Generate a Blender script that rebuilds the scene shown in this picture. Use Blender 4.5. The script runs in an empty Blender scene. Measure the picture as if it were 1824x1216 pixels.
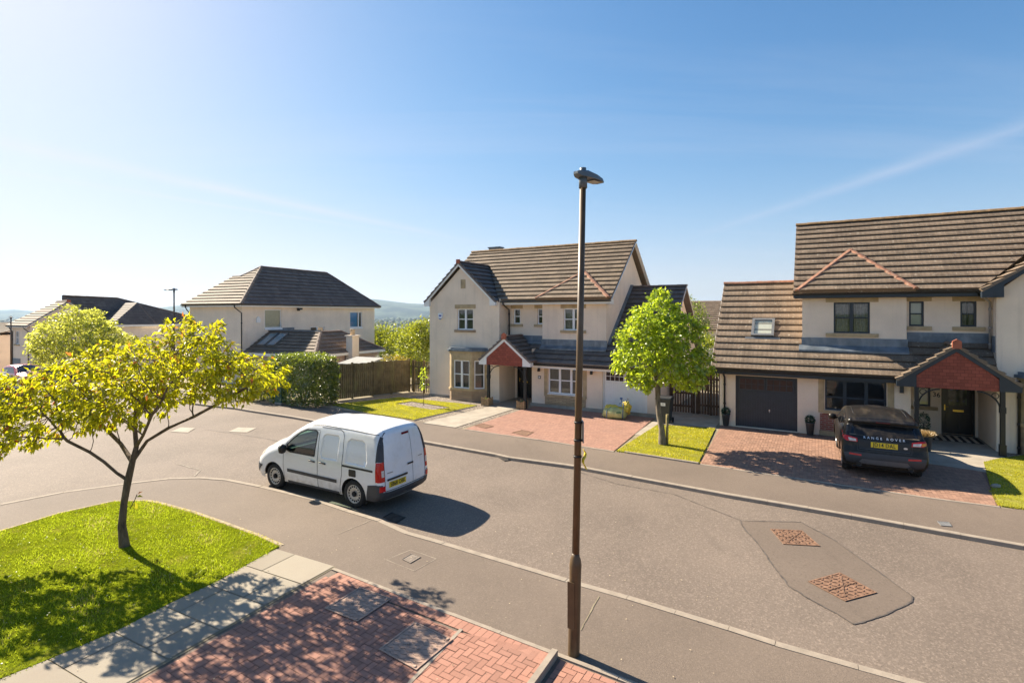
import bpy, math, random
import numpy as np
from mathutils import Vector, Matrix
from mathutils.geometry import delaunay_2d_cdt
random.seed(7); rng = np.random.default_rng(7)
SC = bpy.context.scene
COL = SC.collection
R = math.radians

# ------------------------------------------------------------------ camera
F, H, CX, HY = 940.0, 4.2, 912.0, 558.0          # focal (px of the 1824 px photo), eye height, centre column, horizon row
cam_d = bpy.data.cameras.new("camera"); cam = bpy.data.objects.new("camera", cam_d); COL.objects.link(cam)
cam_d.sensor_width = 36; cam_d.lens = F / 1824 * 36
cam_d.shift_y = -(608 - HY) / 1824
cam_d.clip_start = 0.1; cam_d.clip_end = 30000
cam.location = (0, 0, H); cam.rotation_euler = (R(90), 0, 0)
SC.camera = cam

# ------------------------------------------------------------------ light
SUN_EL = 36.0
SUN_AZ = (-0.80, 0.60)                            # towards the sun, seen from above
SUN_STR, SKY_STR, EXPO = 4.4, 0.066, 1.60
w = bpy.data.worlds.new("World"); SC.world = w; w.use_nodes = True
nt = w.node_tree; nt.nodes.clear()
out = nt.nodes.new("ShaderNodeOutputWorld"); bg = nt.nodes.new("ShaderNodeBackground")
sky = nt.nodes.new("ShaderNodeTexSky"); sky.sky_type = 'NISHITA'; sky.sun_disc = False
sky.sun_elevation = R(SUN_EL); sky.sun_rotation = math.atan2(SUN_AZ[0], SUN_AZ[1])
sky.altitude = 60; sky.air_density = 1.0; sky.dust_density = 0.7; sky.ozone_density = 3.5
bg.inputs[1].default_value = SKY_STR
# thin high cirrus: stretched noise over the direction projected on a high flat layer
tc = nt.nodes.new("ShaderNodeTexCoord"); sep = nt.nodes.new("ShaderNodeSeparateXYZ")
nt.links.new(tc.outputs['Generated'], sep.inputs[0])
def wmath(op, a, b=None):
    n = nt.nodes.new("ShaderNodeMath"); n.operation = op
    for i, v in enumerate((a, b)):
        if v is None: continue
        if isinstance(v, (int, float)): n.inputs[i].default_value = v
        else: nt.links.new(v, n.inputs[i])
    return n.outputs[0]
zc = wmath('MAXIMUM', wmath('ADD', sep.outputs[2], 0.10), 0.02)
cmb = nt.nodes.new("ShaderNodeCombineXYZ")
nt.links.new(wmath('DIVIDE', sep.outputs[0], zc), cmb.inputs[0]); nt.links.new(wmath('DIVIDE', sep.outputs[1], zc), cmb.inputs[1])
mp = nt.nodes.new("ShaderNodeMapping"); mp.inputs['Rotation'].default_value = (0, 0, R(-24)); mp.inputs['Scale'].default_value = (0.22, 1.7, 1)
nt.links.new(cmb.outputs[0], mp.inputs[0])
nz = nt.nodes.new("ShaderNodeTexNoise"); nz.inputs['Scale'].default_value = 0.9; nz.inputs['Detail'].default_value = 7; nz.inputs['Roughness'].default_value = 0.6; nz.inputs['Distortion'].default_value = 0.5
nt.links.new(mp.outputs[0], nz.inputs['Vector'])
cr = nt.nodes.new("ShaderNodeMapRange"); cr.inputs[1].default_value = 0.52; cr.inputs[2].default_value = 0.80; cr.inputs[3].default_value = 0.0; cr.inputs[4].default_value = 0.10
nt.links.new(nz.outputs[0], cr.inputs[0])
mx = nt.nodes.new("ShaderNodeMix"); mx.data_type = 'RGBA'
hsv = nt.nodes.new('ShaderNodeHueSaturation'); hsv.inputs['Saturation'].default_value = 1.22; nt.links.new(sky.outputs[0], hsv.inputs['Color'])
nt.links.new(cr.outputs[0], mx.inputs['Factor']); nt.links.new(hsv.outputs[0], mx.inputs['A']); mx.inputs['B'].default_value = (7.0, 7.2, 7.6, 1)
# two old, spread-out vapour trails on the same high layer
zz = wmath('MAXIMUM', sep.outputs[2], 0.03); ux, uy = wmath('DIVIDE', sep.outputs[0], zz), wmath('DIVIDE', sep.outputs[1], zz)
trail = None
for nx, ny, c0, wd, amt in ((0.87, -0.49, -4.13, 0.16, 0.60), (0.996, 0.09, 2.99, 0.13, 0.18), (0.80, -0.60, -5.1, 0.07, 0.45)):
    d = wmath('ABSOLUTE', wmath('SUBTRACT', wmath('ADD', wmath('MULTIPLY', ux, nx), wmath('MULTIPLY', uy, ny)), c0))
    f = wmath('MULTIPLY', wmath('POWER', wmath('MAXIMUM', wmath('SUBTRACT', 1.0, wmath('DIVIDE', d, wd * 2)), 0.0), 1.6), amt)
    trail = f if trail is None else wmath('ADD', trail, f)
n2 = nt.nodes.new("ShaderNodeTexNoise"); n2.inputs['Scale'].default_value = 2.2; n2.inputs['Detail'].default_value = 6; nt.links.new(cmb.outputs[0], n2.inputs['Vector'])
trail = wmath('MULTIPLY', wmath('MULTIPLY', trail, wmath('MINIMUM', wmath('MAXIMUM', wmath('SUBTRACT', 2.0, wmath('DIVIDE', uy, 3.9)), 0.0), 1.0)), wmath('MULTIPLY', n2.outputs[0], 1.5))
tm = nt.nodes.new("ShaderNodeMix"); tm.data_type = 'RGBA'; nt.links.new(trail, tm.inputs['Factor']); nt.links.new(mx.outputs['Result'], tm.inputs['A']); tm.inputs['B'].default_value = (7.0, 7.2, 7.6, 1)
# milky air low over the horizon, and a soft shoulder so the glow round the sun keeps some colour
hz = nt.nodes.new("ShaderNodeMix"); hz.data_type = 'RGBA'; hz.inputs['B'].default_value = (5.2, 5.5, 5.9, 1)
nt.links.new(wmath('MULTIPLY', wmath('POWER', wmath('SUBTRACT', 1.0, wmath('MINIMUM', wmath('MAXIMUM', sep.outputs[2], 0.0), 1.0)), 9.0), 0.45), hz.inputs['Factor']); nt.links.new(tm.outputs['Result'], hz.inputs['A'])
sc_ = nt.nodes.new("ShaderNodeSeparateColor"); nt.links.new(hz.outputs['Result'], sc_.inputs[0]); cc = nt.nodes.new("ShaderNodeCombineColor")
for i, Mx in enumerate((5.2, 5.3, 6.6)):
    c_ = sc_.outputs[i]; q = wmath('DIVIDE', c_, Mx); nt.links.new(wmath('DIVIDE', c_, wmath('POWER', wmath('ADD', 1.0, wmath('POWER', q, 2.0)), 0.5)), cc.inputs[i])
nt.links.new(cc.outputs[0], bg.inputs[0]); nt.links.new(bg.outputs[0], out.inputs[0])

sd = bpy.data.lights.new("sun", 'SUN'); sd.energy = SUN_STR; sd.angle = R(0.5); sd.color = (1.0, 0.88, 0.70)
sun = bpy.data.objects.new("sun", sd); COL.objects.link(sun)
ce = math.cos(R(SUN_EL)); SDIR = Vector((SUN_AZ[0] * ce, SUN_AZ[1] * ce, math.sin(R(SUN_EL))))
sun.rotation_euler = SDIR.to_track_quat('Z', 'Y').to_euler(); sun.location = (-30, 25, 30)
vs = SC.view_settings; vs.view_transform = 'Standard'; vs.look = 'None'; vs.exposure = EXPO; vs.gamma = 1; vs.use_curve_mapping = False
SC.render.engine = 'CYCLES'; SC.cycles.use_denoising = True
SC.cycles.max_bounces = 8; SC.cycles.transparent_max_bounces = 24; SC.cycles.diffuse_bounces = 4

# ------------------------------------------------------------------ frames: street axes p (along the house fronts) and q (away from the road)
A30 = R(30); CA, SA = math.cos(A30), math.sin(A30)
def W(p, q, z=0.0): return Vector((p * CA + q * SA, -p * SA + q * CA, z))
def PQ(X, Y): return (X * CA - Y * SA, X * SA + Y * CA)
def G(x, y, z=0.0):                               # photo point -> world point on a level surface at height z
    t = (z - H) / ((HY - y) / F); return Vector(((x - CX) / F * t, t, z))
def Gpq(x, y, z=0.0): g = G(x, y, z); return PQ(g.x, g.y)
def onq(x, y, q):                                 # photo point on the upright plane q -> (p, z)
    a, b = (x - CX) / F, (HY - y) / F; t = q / (SA * a + CA); return t * (CA * a - SA), H + t * b
def zt(x, y):                                     # the street falls away downhill to the left
    k = 4.0; v = (-0.6 * x + 0.8 * y - 37) / k
    sp = v if v > 30 else math.log1p(math.exp(v))
    return -0.075 * k * sp

# ------------------------------------------------------------------ mesh helpers
class MB:
    def __init__(s): s.v = []; s.f = []; s.sm = []; s.mi = []; s.uv = []; s.rn = []; s.cur = 0
    def face(s, pts, uv=None, smooth=False, rnd=0.0):
        n = len(s.v); s.v += [tuple(p) for p in pts]; s.f.append(tuple(range(n, n + len(pts)))); s._a(uv, smooth, rnd)
    def _a(s, uv, smooth, rnd): s.uv.append(uv); s.sm.append(smooth); s.mi.append(s.cur); s.rn.append(rnd)
    def idx(s, ids, smooth=True, uv=None, rnd=0.0): s.f.append(tuple(ids)); s._a(uv, smooth, rnd)
    def vert(s, p): s.v.append(tuple(p)); return len(s.v) - 1
    def box(s, x0, x1, y0, y1, z0, z1, M=None, rnd=0.0):
        c = [Vector((x, y, z)) for x in (x0, x1) for y in (y0, y1) for z in (z0, z1)]
        if M is not None: c = [M @ p for p in c]
        n = len(s.v); s.v += [tuple(p) for p in c]
        for q in ((0, 1, 3, 2), (4, 6, 7, 5), (0, 4, 5, 1), (2, 3, 7, 6), (0, 2, 6, 4), (1, 5, 7, 3)):
            s.f.append(tuple(n + i for i in q)); s._a(None, False, rnd)
    def bar(s, a, b, w, h, up=(0, 0, 1)):
        a, b = Vector(a), Vector(b); d = (b - a); L = d.length; d.normalize()
        up = Vector(up)
        if abs(d.dot(up)) > .99: up = Vector((0, 1, 0))
        x = d.cross(up).normalized(); y = x.cross(d)
        M = Matrix((x, d, y)).transposed().to_4x4(); M.translation = a
        s.box(-w / 2, w / 2, 0, L, -h / 2, h / 2, M)
    def tube(s, pts, r, n=8, cap=True):
        pts = [Vector(p) for p in pts]; rs = r if isinstance(r, (list, tuple)) else [r] * len(pts)
        rings = []; prev = None
        for i, p in enumerate(pts):
            d = (pts[min(i + 1, len(pts) - 1)] - pts[max(i - 1, 0)])
            if d.length < 1e-9: d = Vector((0, 0, 1))
            d.normalize()
            if prev is None:
                x = d.orthogonal().normalized()
            else:
                x = (prev - d * prev.dot(d)); x = x.normalized() if x.length > 1e-6 else d.orthogonal().normalized()
            prev = x; y = d.cross(x)
            rings.append([s.vert(p + (x * math.cos(2 * math.pi * k / n) + y * math.sin(2 * math.pi * k / n)) * rs[i]) for k in range(n)])
        for a, b in zip(rings, rings[1:]):
            for k in range(n): s.idx((a[k], a[(k + 1) % n], b[(k + 1) % n], b[k]))
        if cap: s.idx(rings[0][::-1], False); s.idx(rings[-1], False)
    def lathe(s, prof, n=20, M=None, smooth=True, cap=True):       # prof: (r, z)
        rings = []
        for r_, z in prof:
            ring = []
            for k in range(n):
                p = Vector((r_ * math.cos(2 * math.pi * k / n), r_ * math.sin(2 * math.pi * k / n), z))
                ring.append(s.vert(M @ p if M is not None else p))
            rings.append(ring)
        for a, b in zip(rings, rings[1:]):
            for k in range(n): s.idx((a[k], a[(k + 1) % n], b[(k + 1) % n], b[k]), smooth)
        if cap: s.idx(rings[0][::-1], False); s.idx(rings[-1], False)
    def prism(s, poly, d):                          # 3D polygon swept by d
        poly = [Vector(p) for p in poly]; d = Vector(d); q = [p + d for p in poly]
        s.face(poly[::-1]); s.face(q)
        for i in range(len(poly)):
            j = (i + 1) % len(poly); s.face((poly[i], poly[j], q[j], q[i]))
    def build(s, name, mats, parent=None, off=(0, 0, 0), fix=False):
        if not isinstance(mats, (list, tuple)): mats = [mats]
        me = bpy.data.meshes.new(name); ox, oy, oz = off
        me.from_pydata([(x - ox, y - oy, z - oz) for x, y, z in s.v], [], s.f)
        for m in mats: me.materials.append(m)
        nf = len(me.polygons)
        if nf == len(s.f):
            me.polygons.foreach_set('use_smooth', s.sm); me.polygons.foreach_set('material_index', s.mi)
            if any(u is not None for u in s.uv):
                ul = me.uv_layers.new(name='UVMap'); flat = []
                for f, u in zip(s.f, s.uv):
                    flat += [c for p in (u if u is not None else [(0, 0)] * len(f)) for c in p]
                ul.data.foreach_set('uv', flat)
            if any(s.rn):
                at = me.attributes.new('rnd', 'FLOAT', 'FACE'); at.data.foreach_set('value', s.rn)
        if fix:
            import bmesh
            bm = bmesh.new(); bm.from_mesh(me); bmesh.ops.recalc_face_normals(bm, faces=bm.faces[:]); bm.to_mesh(me); bm.free()
        me.update()
        o = bpy.data.objects.new(name, me); COL.objects.link(o)
        if parent is not None: o.parent = parent
        return o

def tag(o, label=None, cat=None, group=None, kind=None):
    if label: o['label'] = label
    if cat: o['category'] = cat
    if group: o['group'] = group
    if kind: o['kind'] = kind
    return o
def thing(name, label, cat, loc, rz=0.0, group=None):
    o = bpy.data.objects.new(name, None); COL.objects.link(o); o.location = loc; o.rotation_euler = (0, 0, rz); o.empty_display_size = 0.2
    return tag(o, label, cat, group)
def copy_tree(o, parent=None):
    c = o.copy(); COL.objects.link(c)
    if parent is not None: c.parent = parent
    for ch in list(o.children): copy_tree(ch, c)
    return c

def inside(p, poly):
    x, y = p; r = False; n = len(poly)
    for i in range(n):
        x0, y0 = poly[i]; x1, y1 = poly[(i + 1) % n]
        if (y0 > y) != (y1 > y) and x < (x1 - x0) * (y - y0) / (y1 - y0) + x0: r = not r
    return r
def cdt(outer, holes=(), grid=None, extra=()):
    """triangulate a polygon with holes -> (verts2d, tris)"""
    V, E = [], []
    for ring in [outer] + list(holes):
        n = len(V); V += [Vector((a, b)) for a, b in ring]; E += [(n + i, n + (i + 1) % len(ring)) for i in range(len(ring))]
    if grid:
        xs = [p[0] for p in outer]; ys = [p[1] for p in outer]
        for i in range(int((max(xs) - min(xs)) / grid) + 1):
            for j in range(int((max(ys) - min(ys)) / grid) + 1):
                p = (min(xs) + (i + .37) * grid, min(ys) + (j + .41) * grid)
                if inside(p, outer) and not any(inside(p, h) for h in holes): V.append(Vector(p))
    V += [Vector(p) for p in extra]
    vo, _, fo = delaunay_2d_cdt(V, E, [], 0, 1e-6)[:3]
    tris = []
    for f in fo:
        c = (sum(vo[i][0] for i in f) / len(f), sum(vo[i][1] for i in f) / len(f))
        if inside(c, outer) and not any(inside(c, h) for h in holes): tris.append(tuple(f))
    return vo, tris
def clip_half(poly, f):                             # keep f(p) >= 0
    outp = []
    for i in range(len(poly)):
        a, b = poly[i], poly[(i + 1) % len(poly)]; fa, fb = f(a), f(b)
        if fa >= 0: outp.append(a)
        if (fa >= 0) != (fb >= 0):
            t = fa / (fa - fb); outp.append((a[0] + (b[0] - a[0]) * t, a[1] + (b[1] - a[1]) * t))
    return outp
def resample(pts, step, closed=False):
    P = [Vector(p) for p in pts]; o = []
    segs = list(zip(P, P[1:] + ([P[0]] if closed else [])))[:len(P) if closed else len(P) - 1]
    for a, b in segs:
        n = max(1, int(round((b - a).length / step)))
        o += [a.lerp(b, k / n) for k in range(n)]
    if not closed: o.append(P[-1])
    return o

# ------------------------------------------------------------------ materials
def nodes(name):
    m = bpy.data.materials.new(name); m.use_nodes = True; n = m.node_tree; n.nodes.clear()
    o = n.nodes.new("ShaderNodeOutputMaterial"); b = n.nodes.new("ShaderNodeBsdfPrincipled"); n.links.new(b.outputs[0], o.inputs[0])
    return m, n, b, o
def rgb(c): return (c[0], c[1], c[2], 1)
def mul(c, k): return tuple(min(1, v * k) for v in c)
class T:
    """small node-tree helper"""
    def __init__(s, n): s.n = n
    def N(s, t, **kw):
        nd = s.n.nodes.new(t)
        for k, v in kw.items(): setattr(nd, k, v)
        return nd
    def L(s, a, b): s.n.links.new(a, b)
    def coord(s, kind='Object'): return s.N("ShaderNodeTexCoord").outputs[kind]
    def noise(s, vec, scale, detail=4, rough=.55, dist=0):
        d = s.N("ShaderNodeTexNoise"); d.inputs['Scale'].default_value = scale; d.inputs['Detail'].default_value = detail; d.inputs['Roughness'].default_value = rough; d.inputs['Distortion'].default_value = dist
        if vec is not None: s.L(vec, d.inputs['Vector'])
        return d.outputs[0]
    def ramp(s, v, a, b, lo=0., hi=1.):
        d = s.N("ShaderNodeMapRange"); s.L(v, d.inputs[0])
        for i, x in enumerate((a, b, lo, hi)): d.inputs[i + 1].default_value = x
        return d.outputs[0]
    def mix(s, f, a, b, mode='MIX'):
        d = s.N("ShaderNodeMix", data_type='RGBA', blend_type=mode)
        for sock, v in (('Factor', f), ('A', a), ('B', b)):
            if isinstance(v, (int, float)): d.inputs[sock].default_value = v
            elif isinstance(v, tuple): d.inputs[sock].default_value = rgb(v)
            else: s.L(v, d.inputs[sock])
        return d.outputs['Result']
    def math(s, op, a, b=0., c=0.):
        d = s.N("ShaderNodeMath", operation=op)
        for i, v in enumerate((a, b, c)):
            if isinstance(v, (int, float)): d.inputs[i].default_value = v
            else: s.L(v, d.inputs[i])
        return d.outputs[0]
    def bump(s, h, strength, dist=.01):
        d = s.N("ShaderNodeBump"); d.inputs['Strength'].default_value = strength; d.inputs['Distance'].default_value = dist; s.L(h, d.inputs['Height']); return d.outputs[0]
    def attr(s, name): d = s.N("ShaderNodeAttribute"); d.attribute_name = name; return d.outputs['Fac']
    def mapv(s, vec, sc=(1, 1, 1), rot=(0, 0, 0)):
        d = s.N("ShaderNodeMapping"); d.inputs['Scale'].default_value = sc; d.inputs['Rotation'].default_value = rot; s.L(vec, d.inputs[0]); return d.outputs[0]

def m_plain(name, col, rough=.6, var=.12, scale=6, metal=0., spec=.5, bump=0., bscale=60, dirt=None):
    m, n, b, o = nodes(name); t = T(n); c = t.coord()
    f = t.noise(c, scale, 5)
    colr = t.mix(t.ramp(f, .3, .7), mul(col, 1 - var), mul(col, 1 + var))
    if dirt:
        colr = t.mix(t.math('MULTIPLY', t.ramp(t.noise(t.mapv(c, (1, 1, .35)), dirt[2], 6), .52, .75), dirt[1]), colr, dirt[0])
    t.L(colr, b.inputs['Base Color']); b.inputs['Roughness'].default_value = rough; b.inputs['Metallic'].default_value = metal; b.inputs['Specular IOR Level'].default_value = spec
    if bump: t.L(t.bump(t.noise(c, bscale, 3), bump), b.inputs['Normal'])
    return m
def m_render(name, col):                            # roughcast house wall
    m, n, b, o = nodes(name); t = T(n); c = t.coord()
    base = t.mix(t.ramp(t.noise(c, .9, 6, .6), .35, .68), mul(col, .90), mul(col, 1.04))
    grit = t.noise(c, 55, 3, .7)
    base = t.mix(t.ramp(grit, .25, .75, 0, 1), t.mix(1., base, (.88, .875, .87), 'MULTIPLY'), t.mix(1., base, (1.0, 1.0, 1.0), 'MULTIPLY'))
    streak = t.ramp(t.noise(t.mapv(c, (3.2, 3.2, .22)), 1.3, 6, .65), .56, .80, 0, .34)
    base = t.mix(streak, base, mul(col, .52))
    t.L(base, b.inputs['Base Color']); b.inputs['Roughness'].default_value = .95; b.inputs['Specular IOR Level'].default_value = .15
    t.L(t.bump(t.noise(c, 70, 4, .75), .55, .012), b.inputs['Normal'])
    return m
def m_tiles(name, col, lich=(.50, .45, .36), amt=.5, moss=None):
    m, n, b, o = nodes(name); t = T(n); uv = t.coord('UV'); c = t.coord()
    sx = t.N("ShaderNodeSeparateXYZ"); t.L(uv, sx.inputs[0])
    fl = t.N("ShaderNodeVectorMath", operation='FLOOR'); t.L(uv, fl.inputs[0])
    wn = t.N("ShaderNodeTexWhiteNoise"); wn.noise_dimensions = '2D'; t.L(fl.outputs[0], wn.inputs['Vector'])
    base = t.mix(wn.outputs['Value'], mul(col, .78), mul(col, 1.22))
    base = t.mix(t.ramp(t.noise(c, .8, 5), .35, .7, 0, .5), base, mul(col, .62))
    fr = t.math('FRACT', sx.outputs[0])
    ln = t.math('LESS_THAN', fr, .045)
    base = t.mix(t.math('MULTIPLY', ln, .30), base, mul(col, .3))
    sp = t.ramp(t.noise(c, 11, 4, .7), .60, .70, 0, amt)
    base = t.mix(sp, base, lich)
    sp2 = t.ramp(t.noise(c, 34, 2, .6), .66, .74, 0, amt)
    base = t.mix(sp2, base, mul(lich, 1.15))
    if moss is not None:
        base = t.mix(t.ramp(t.noise(c, 3.5, 6, .7), .58, .70, 0, .8), base, moss)
    t.L(base, b.inputs['Base Color']); b.inputs['Roughness'].default_value = .75; b.inputs['Specular IOR Level'].default_value = .4
    roll = t.math('SINE', t.math('MULTIPLY', sx.outputs[0], 12.566))
    h = t.math('ADD', t.math('MULTIPLY', roll, .22), t.noise(c, 40, 3))
    t.L(t.bump(h, .35, .02), b.inputs['Normal'])
    return m
def m_asphalt(name, col, chip=.35, patch=.2, scale=1.0):
    m, n, b, o = nodes(name); t = T(n); c = t.coord()
    base = t.mix(t.ramp(t.noise(c, .35, 6, .6), .3, .7), mul(col, 1 - patch), mul(col, 1 + patch))
    vo = t.N("ShaderNodeTexVoronoi"); vo.inputs['Scale'].default_value = 45 * scale; t.L(c, vo.inputs['Vector'])
    stone = t.math('MULTIPLY', t.ramp(vo.outputs['Color'], .55, .95), chip)
    base = t.mix(stone, base, mul(col, 2.1))
    dk = t.ramp(t.noise(c, 26 * scale, 4, .75), .54, .68, 0, .5)
    base = t.mix(dk, base, mul(col, .40))
    t.L(t.mix(t.ramp(t.noise(t.mapv(c, (1, .3, 1), (0, 0, R(-32))), 1.1, 6, .65), .58, .78, 0, .45), base, mul(col, .6)), b.inputs['Base Color'])
    b.inputs['Roughness'].default_value = .82; b.inputs['Specular IOR Level'].default_value = .35
    t.L(t.bump(t.noise(c, 60 * scale, 4, .7), .6, .012), b.inputs['Normal'])
    return m
def m_bricks(name, col, var=.3):                    # per-brick colour from the face attribute
    m, n, b, o = nodes(name); t = T(n); c = t.coord(); r = t.attr('rnd')
    base = t.mix(r, mul(col, 1 - var), mul(col, 1 + var))
    base = t.mix(t.ramp(t.noise(c, 1.2, 5, .6), .45, .75, 0, .25), base, mul((col[0] * .9, col[0] * .62, col[0] * .5), .75))
    base = t.mix(t.ramp(t.noise(c, 60, 3, .7), .5, .75, 0, .35), base, mul(col, .55))
    t.L(base, b.inputs['Base Color']); b.inputs['Roughness'].default_value = .85; b.inputs['Specular IOR Level'].default_value = .3
    t.L(t.bump(t.noise(c, 90, 3), .4, .006), b.inputs['Normal'])
    return m
def m_wallbrick(name, col, mortar, bw=.21, bh=.07, rot='xz', msize=.012):
    m, n, b, o = nodes(name); t = T(n); c = t.coord()
    sx = t.N("ShaderNodeSeparateXYZ"); t.L(c, sx.inputs[0]); cb = t.N("ShaderNodeCombineXYZ")
    t.L(t.math('ADD', sx.outputs[0], sx.outputs[1]), cb.inputs[0]); t.L(sx.outputs[2], cb.inputs[1])
    br = t.N("ShaderNodeTexBrick"); t.L(cb.outputs[0], br.inputs['Vector'])
    br.inputs['Color1'].default_value = rgb(mul(col, .8)); br.inputs['Color2'].default_value = rgb(mul(col, 1.2)); br.inputs['Mortar'].default_value = rgb(mortar)
    br.inputs['Scale'].default_value = 1; br.inputs['Brick Width'].default_value = bw; br.inputs['Row Height'].default_value = bh; br.inputs['Mortar Size'].default_value = msize
    t.L(t.mix(t.ramp(t.noise(c, 5, 5), .4, .7, 0, .3), br.outputs['Color'], mul(col, .65)), b.inputs['Base Color']); b.inputs['Roughness'].default_value = .9
    t.L(t.bump(br.outputs['Fac'], -.4, .01), b.inputs['Normal'])
    return m
def m_leaf(name, dark, light, trans, tw=.5, third=None, gloss=.06):
    m, n, b, o = nodes(name); n.nodes.remove(b); t = T(n); r = t.attr('rnd')
    c = t.mix(r, dark, light)
    if third is not None: c = t.mix(t.ramp(r, .93, .97), c, third)
    d = t.N("ShaderNodeBsdfDiffuse"); t.L(c, d.inputs[0])
    tr = t.N("ShaderNodeBsdfTranslucent"); ct = t.mix(r, mul(trans, .45), mul(trans, 1.2))
    if third is not None: ct = t.mix(t.ramp(r, .93, .97), ct, mul(third, 1.3))
    t.L(ct, tr.inputs[0])
    mxs = t.N("ShaderNodeMixShader"); mxs.inputs[0].default_value = tw; t.L(d.outputs[0], mxs.inputs[1]); t.L(tr.outputs[0], mxs.inputs[2])
    gl = t.N("ShaderNodeBsdfGlossy"); gl.inputs['Roughness'].default_value = .35; gl.inputs[0].default_value = (1, 1, 1, 1)
    m2 = t.N("ShaderNodeMixShader"); m2.inputs[0].default_value = gloss; t.L(mxs.outputs[0], m2.inputs[1]); t.L(gl.outputs[0], m2.inputs[2])
    t.L(m2.outputs[0], o.inputs[0]); return m
def m_glass(name, tint=(.75, .80, .80), refl=1.0):
    m, n, b, o = nodes(name); n.nodes.remove(b); t = T(n)
    tr = t.N("ShaderNodeBsdfTransparent"); tr.inputs[0].default_value = rgb(tint)
    gl = t.N("ShaderNodeBsdfGlossy"); gl.inputs['Roughness'].default_value = .02; gl.inputs[0].default_value = (1, 1, 1, 1)
    fr = t.N("ShaderNodeFresnel"); fr.inputs[0].default_value = 1.55
    k = t.math('MINIMUM', t.math('MULTIPLY', t.math('ADD', fr.outputs[0], .04), refl), 1.)
    t.L(t.bump(t.noise(t.coord(), 1.6, 2), .05, .02), gl.inputs['Normal'])
    mxs = t.N("ShaderNodeMixShader"); t.L(k, mxs.inputs[0]); t.L(tr.outputs[0], mxs.inputs[1]); t.L(gl.outputs[0], mxs.inputs[2])
    t.L(mxs.outputs[0], o.inputs[0]); return m
def m_paint(name, col, rough=.25, coat=.6, dust=None):
    m, n, b, o = nodes(name); t = T(n); c = t.coord()
    base = t.mix(t.ramp(t.noise(c, 2.5, 5, .6), .35, .7), mul(col, .985), mul(col, 1.01))
    if dust:
        base = t.mix(t.ramp(t.noise(t.mapv(c, (.5, 2, 2)), 2.2, 6, .65), .48, .72, 0, dust[1]), base, dust[0])
        sx = t.N("ShaderNodeSeparateXYZ"); t.L(c, sx.inputs[0])
        low = t.math('MULTIPLY', t.ramp(sx.outputs[2], .62, .28), t.ramp(t.noise(c, 7, 5, .7), .3, .65, 0, .55))
        base = t.mix(low, base, mul(dust[0], .6))
    t.L(base, b.inputs['Base Color']); b.inputs['Roughness'].default_value = rough; b.inputs['Coat Weight'].default_value = coat; b.inputs['Coat Roughness'].default_value = .06
    return m

WALL = m_render("wall_render", (.92, .76, .60)); WALLP = m_render("wall_render_grey", (.93, .79, .64))
TILE = m_tiles("roof_tile_brown", (.185, .135, .094), amt=.75); TILEM = m_tiles("roof_tile_mossy", (.185, .135, .092), amt=.6, moss=(.17, .13, .06))
TILED = m_tiles("roof_tile_dark", (.155, .125, .108), amt=.35); RIDGE = m_plain("ridge_tile_concrete", (.17, .12, .09), .8, .3, 5)
TERRA = m_plain("terracotta_hip_tile", (.27, .125, .075), .85, .35, 7, dirt=((.42, .36, .27), .5, 9)); RIDGEM = m_plain("mossy_ridge_tile", (.26, .16, .075), .9, .45, 9)
TERRACAP = m_plain("terracotta_cap", (.40, .12, .065), .8, .15)
WHITE = m_plain("white_upvc", (.80, .80, .80), .35, .03); FASC = m_plain("white_fascia", (.80, .79, .76), .5, .05, 3)
NAVY = m_plain("anthracite_navy_trim", (.022, .032, .045), .4, .1); NAVYD = m_plain("anthracite_garage_paint", (.030, .038, .050), .45, .12)
BLACKP = m_plain("black_plastic", (.014, .014, .015), .45, .15); BLACKG = m_plain("black_gutter", (.02, .019, .019), .4, .2)
STONE = m_plain("sandstone", (.46, .345, .20), .9, .18, 4, bump=.4, dirt=((.20, .15, .10), .55, 3)); STONED = m_wallbrick("rough_sandstone", (.36, .25, .155), (.30, .23, .16), .5, .13)
STONEB = m_wallbrick("split_stone_panel", (.46, .34, .20), (.26, .19, .12), .35, .065); BRICKR = m_wallbrick("red_brick_panel", (.27, .075, .045), (.30, .24, .2), .22, .07)
HUNG = m_wallbrick("red_hung_tiles", (.30, .075, .048), (.17, .045, .03), .17, .10, msize=.007); LEAD = m_plain("lead_flashing", (.15, .18, .21), .5, .3, 3, metal=.25, dirt=((.34, .36, .37), .5, 4))
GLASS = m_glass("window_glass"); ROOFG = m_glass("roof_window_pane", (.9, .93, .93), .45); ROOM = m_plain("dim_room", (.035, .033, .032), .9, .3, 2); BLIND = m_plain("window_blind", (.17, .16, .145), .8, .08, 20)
CURTAIN = m_plain("curtain_cloth", (.50, .44, .40), .9, .3, 14); LACE = m_plain("pale_blind", (.80, .76, .62), .8, .05)
DOORB = m_plain("black_door_paint", (.012, .013, .014), .3, .1); BRASS = m_plain("brass", (.75, .52, .12), .3, .1, metal=.9); GARW = m_plain("white_garage_paint", (.78, .78, .77), .4, .03)
CONC = m_plain("concrete", (.34, .295, .235), .9, .16, 2, bump=.3, dirt=((.22, .19, .15), .5, 2.5)); KERB = m_plain("kerb_stone", (.29, .24, .188), .9, .15, 6, bump=.4, dirt=((.25, .22, .18), .6, 5))
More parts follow.
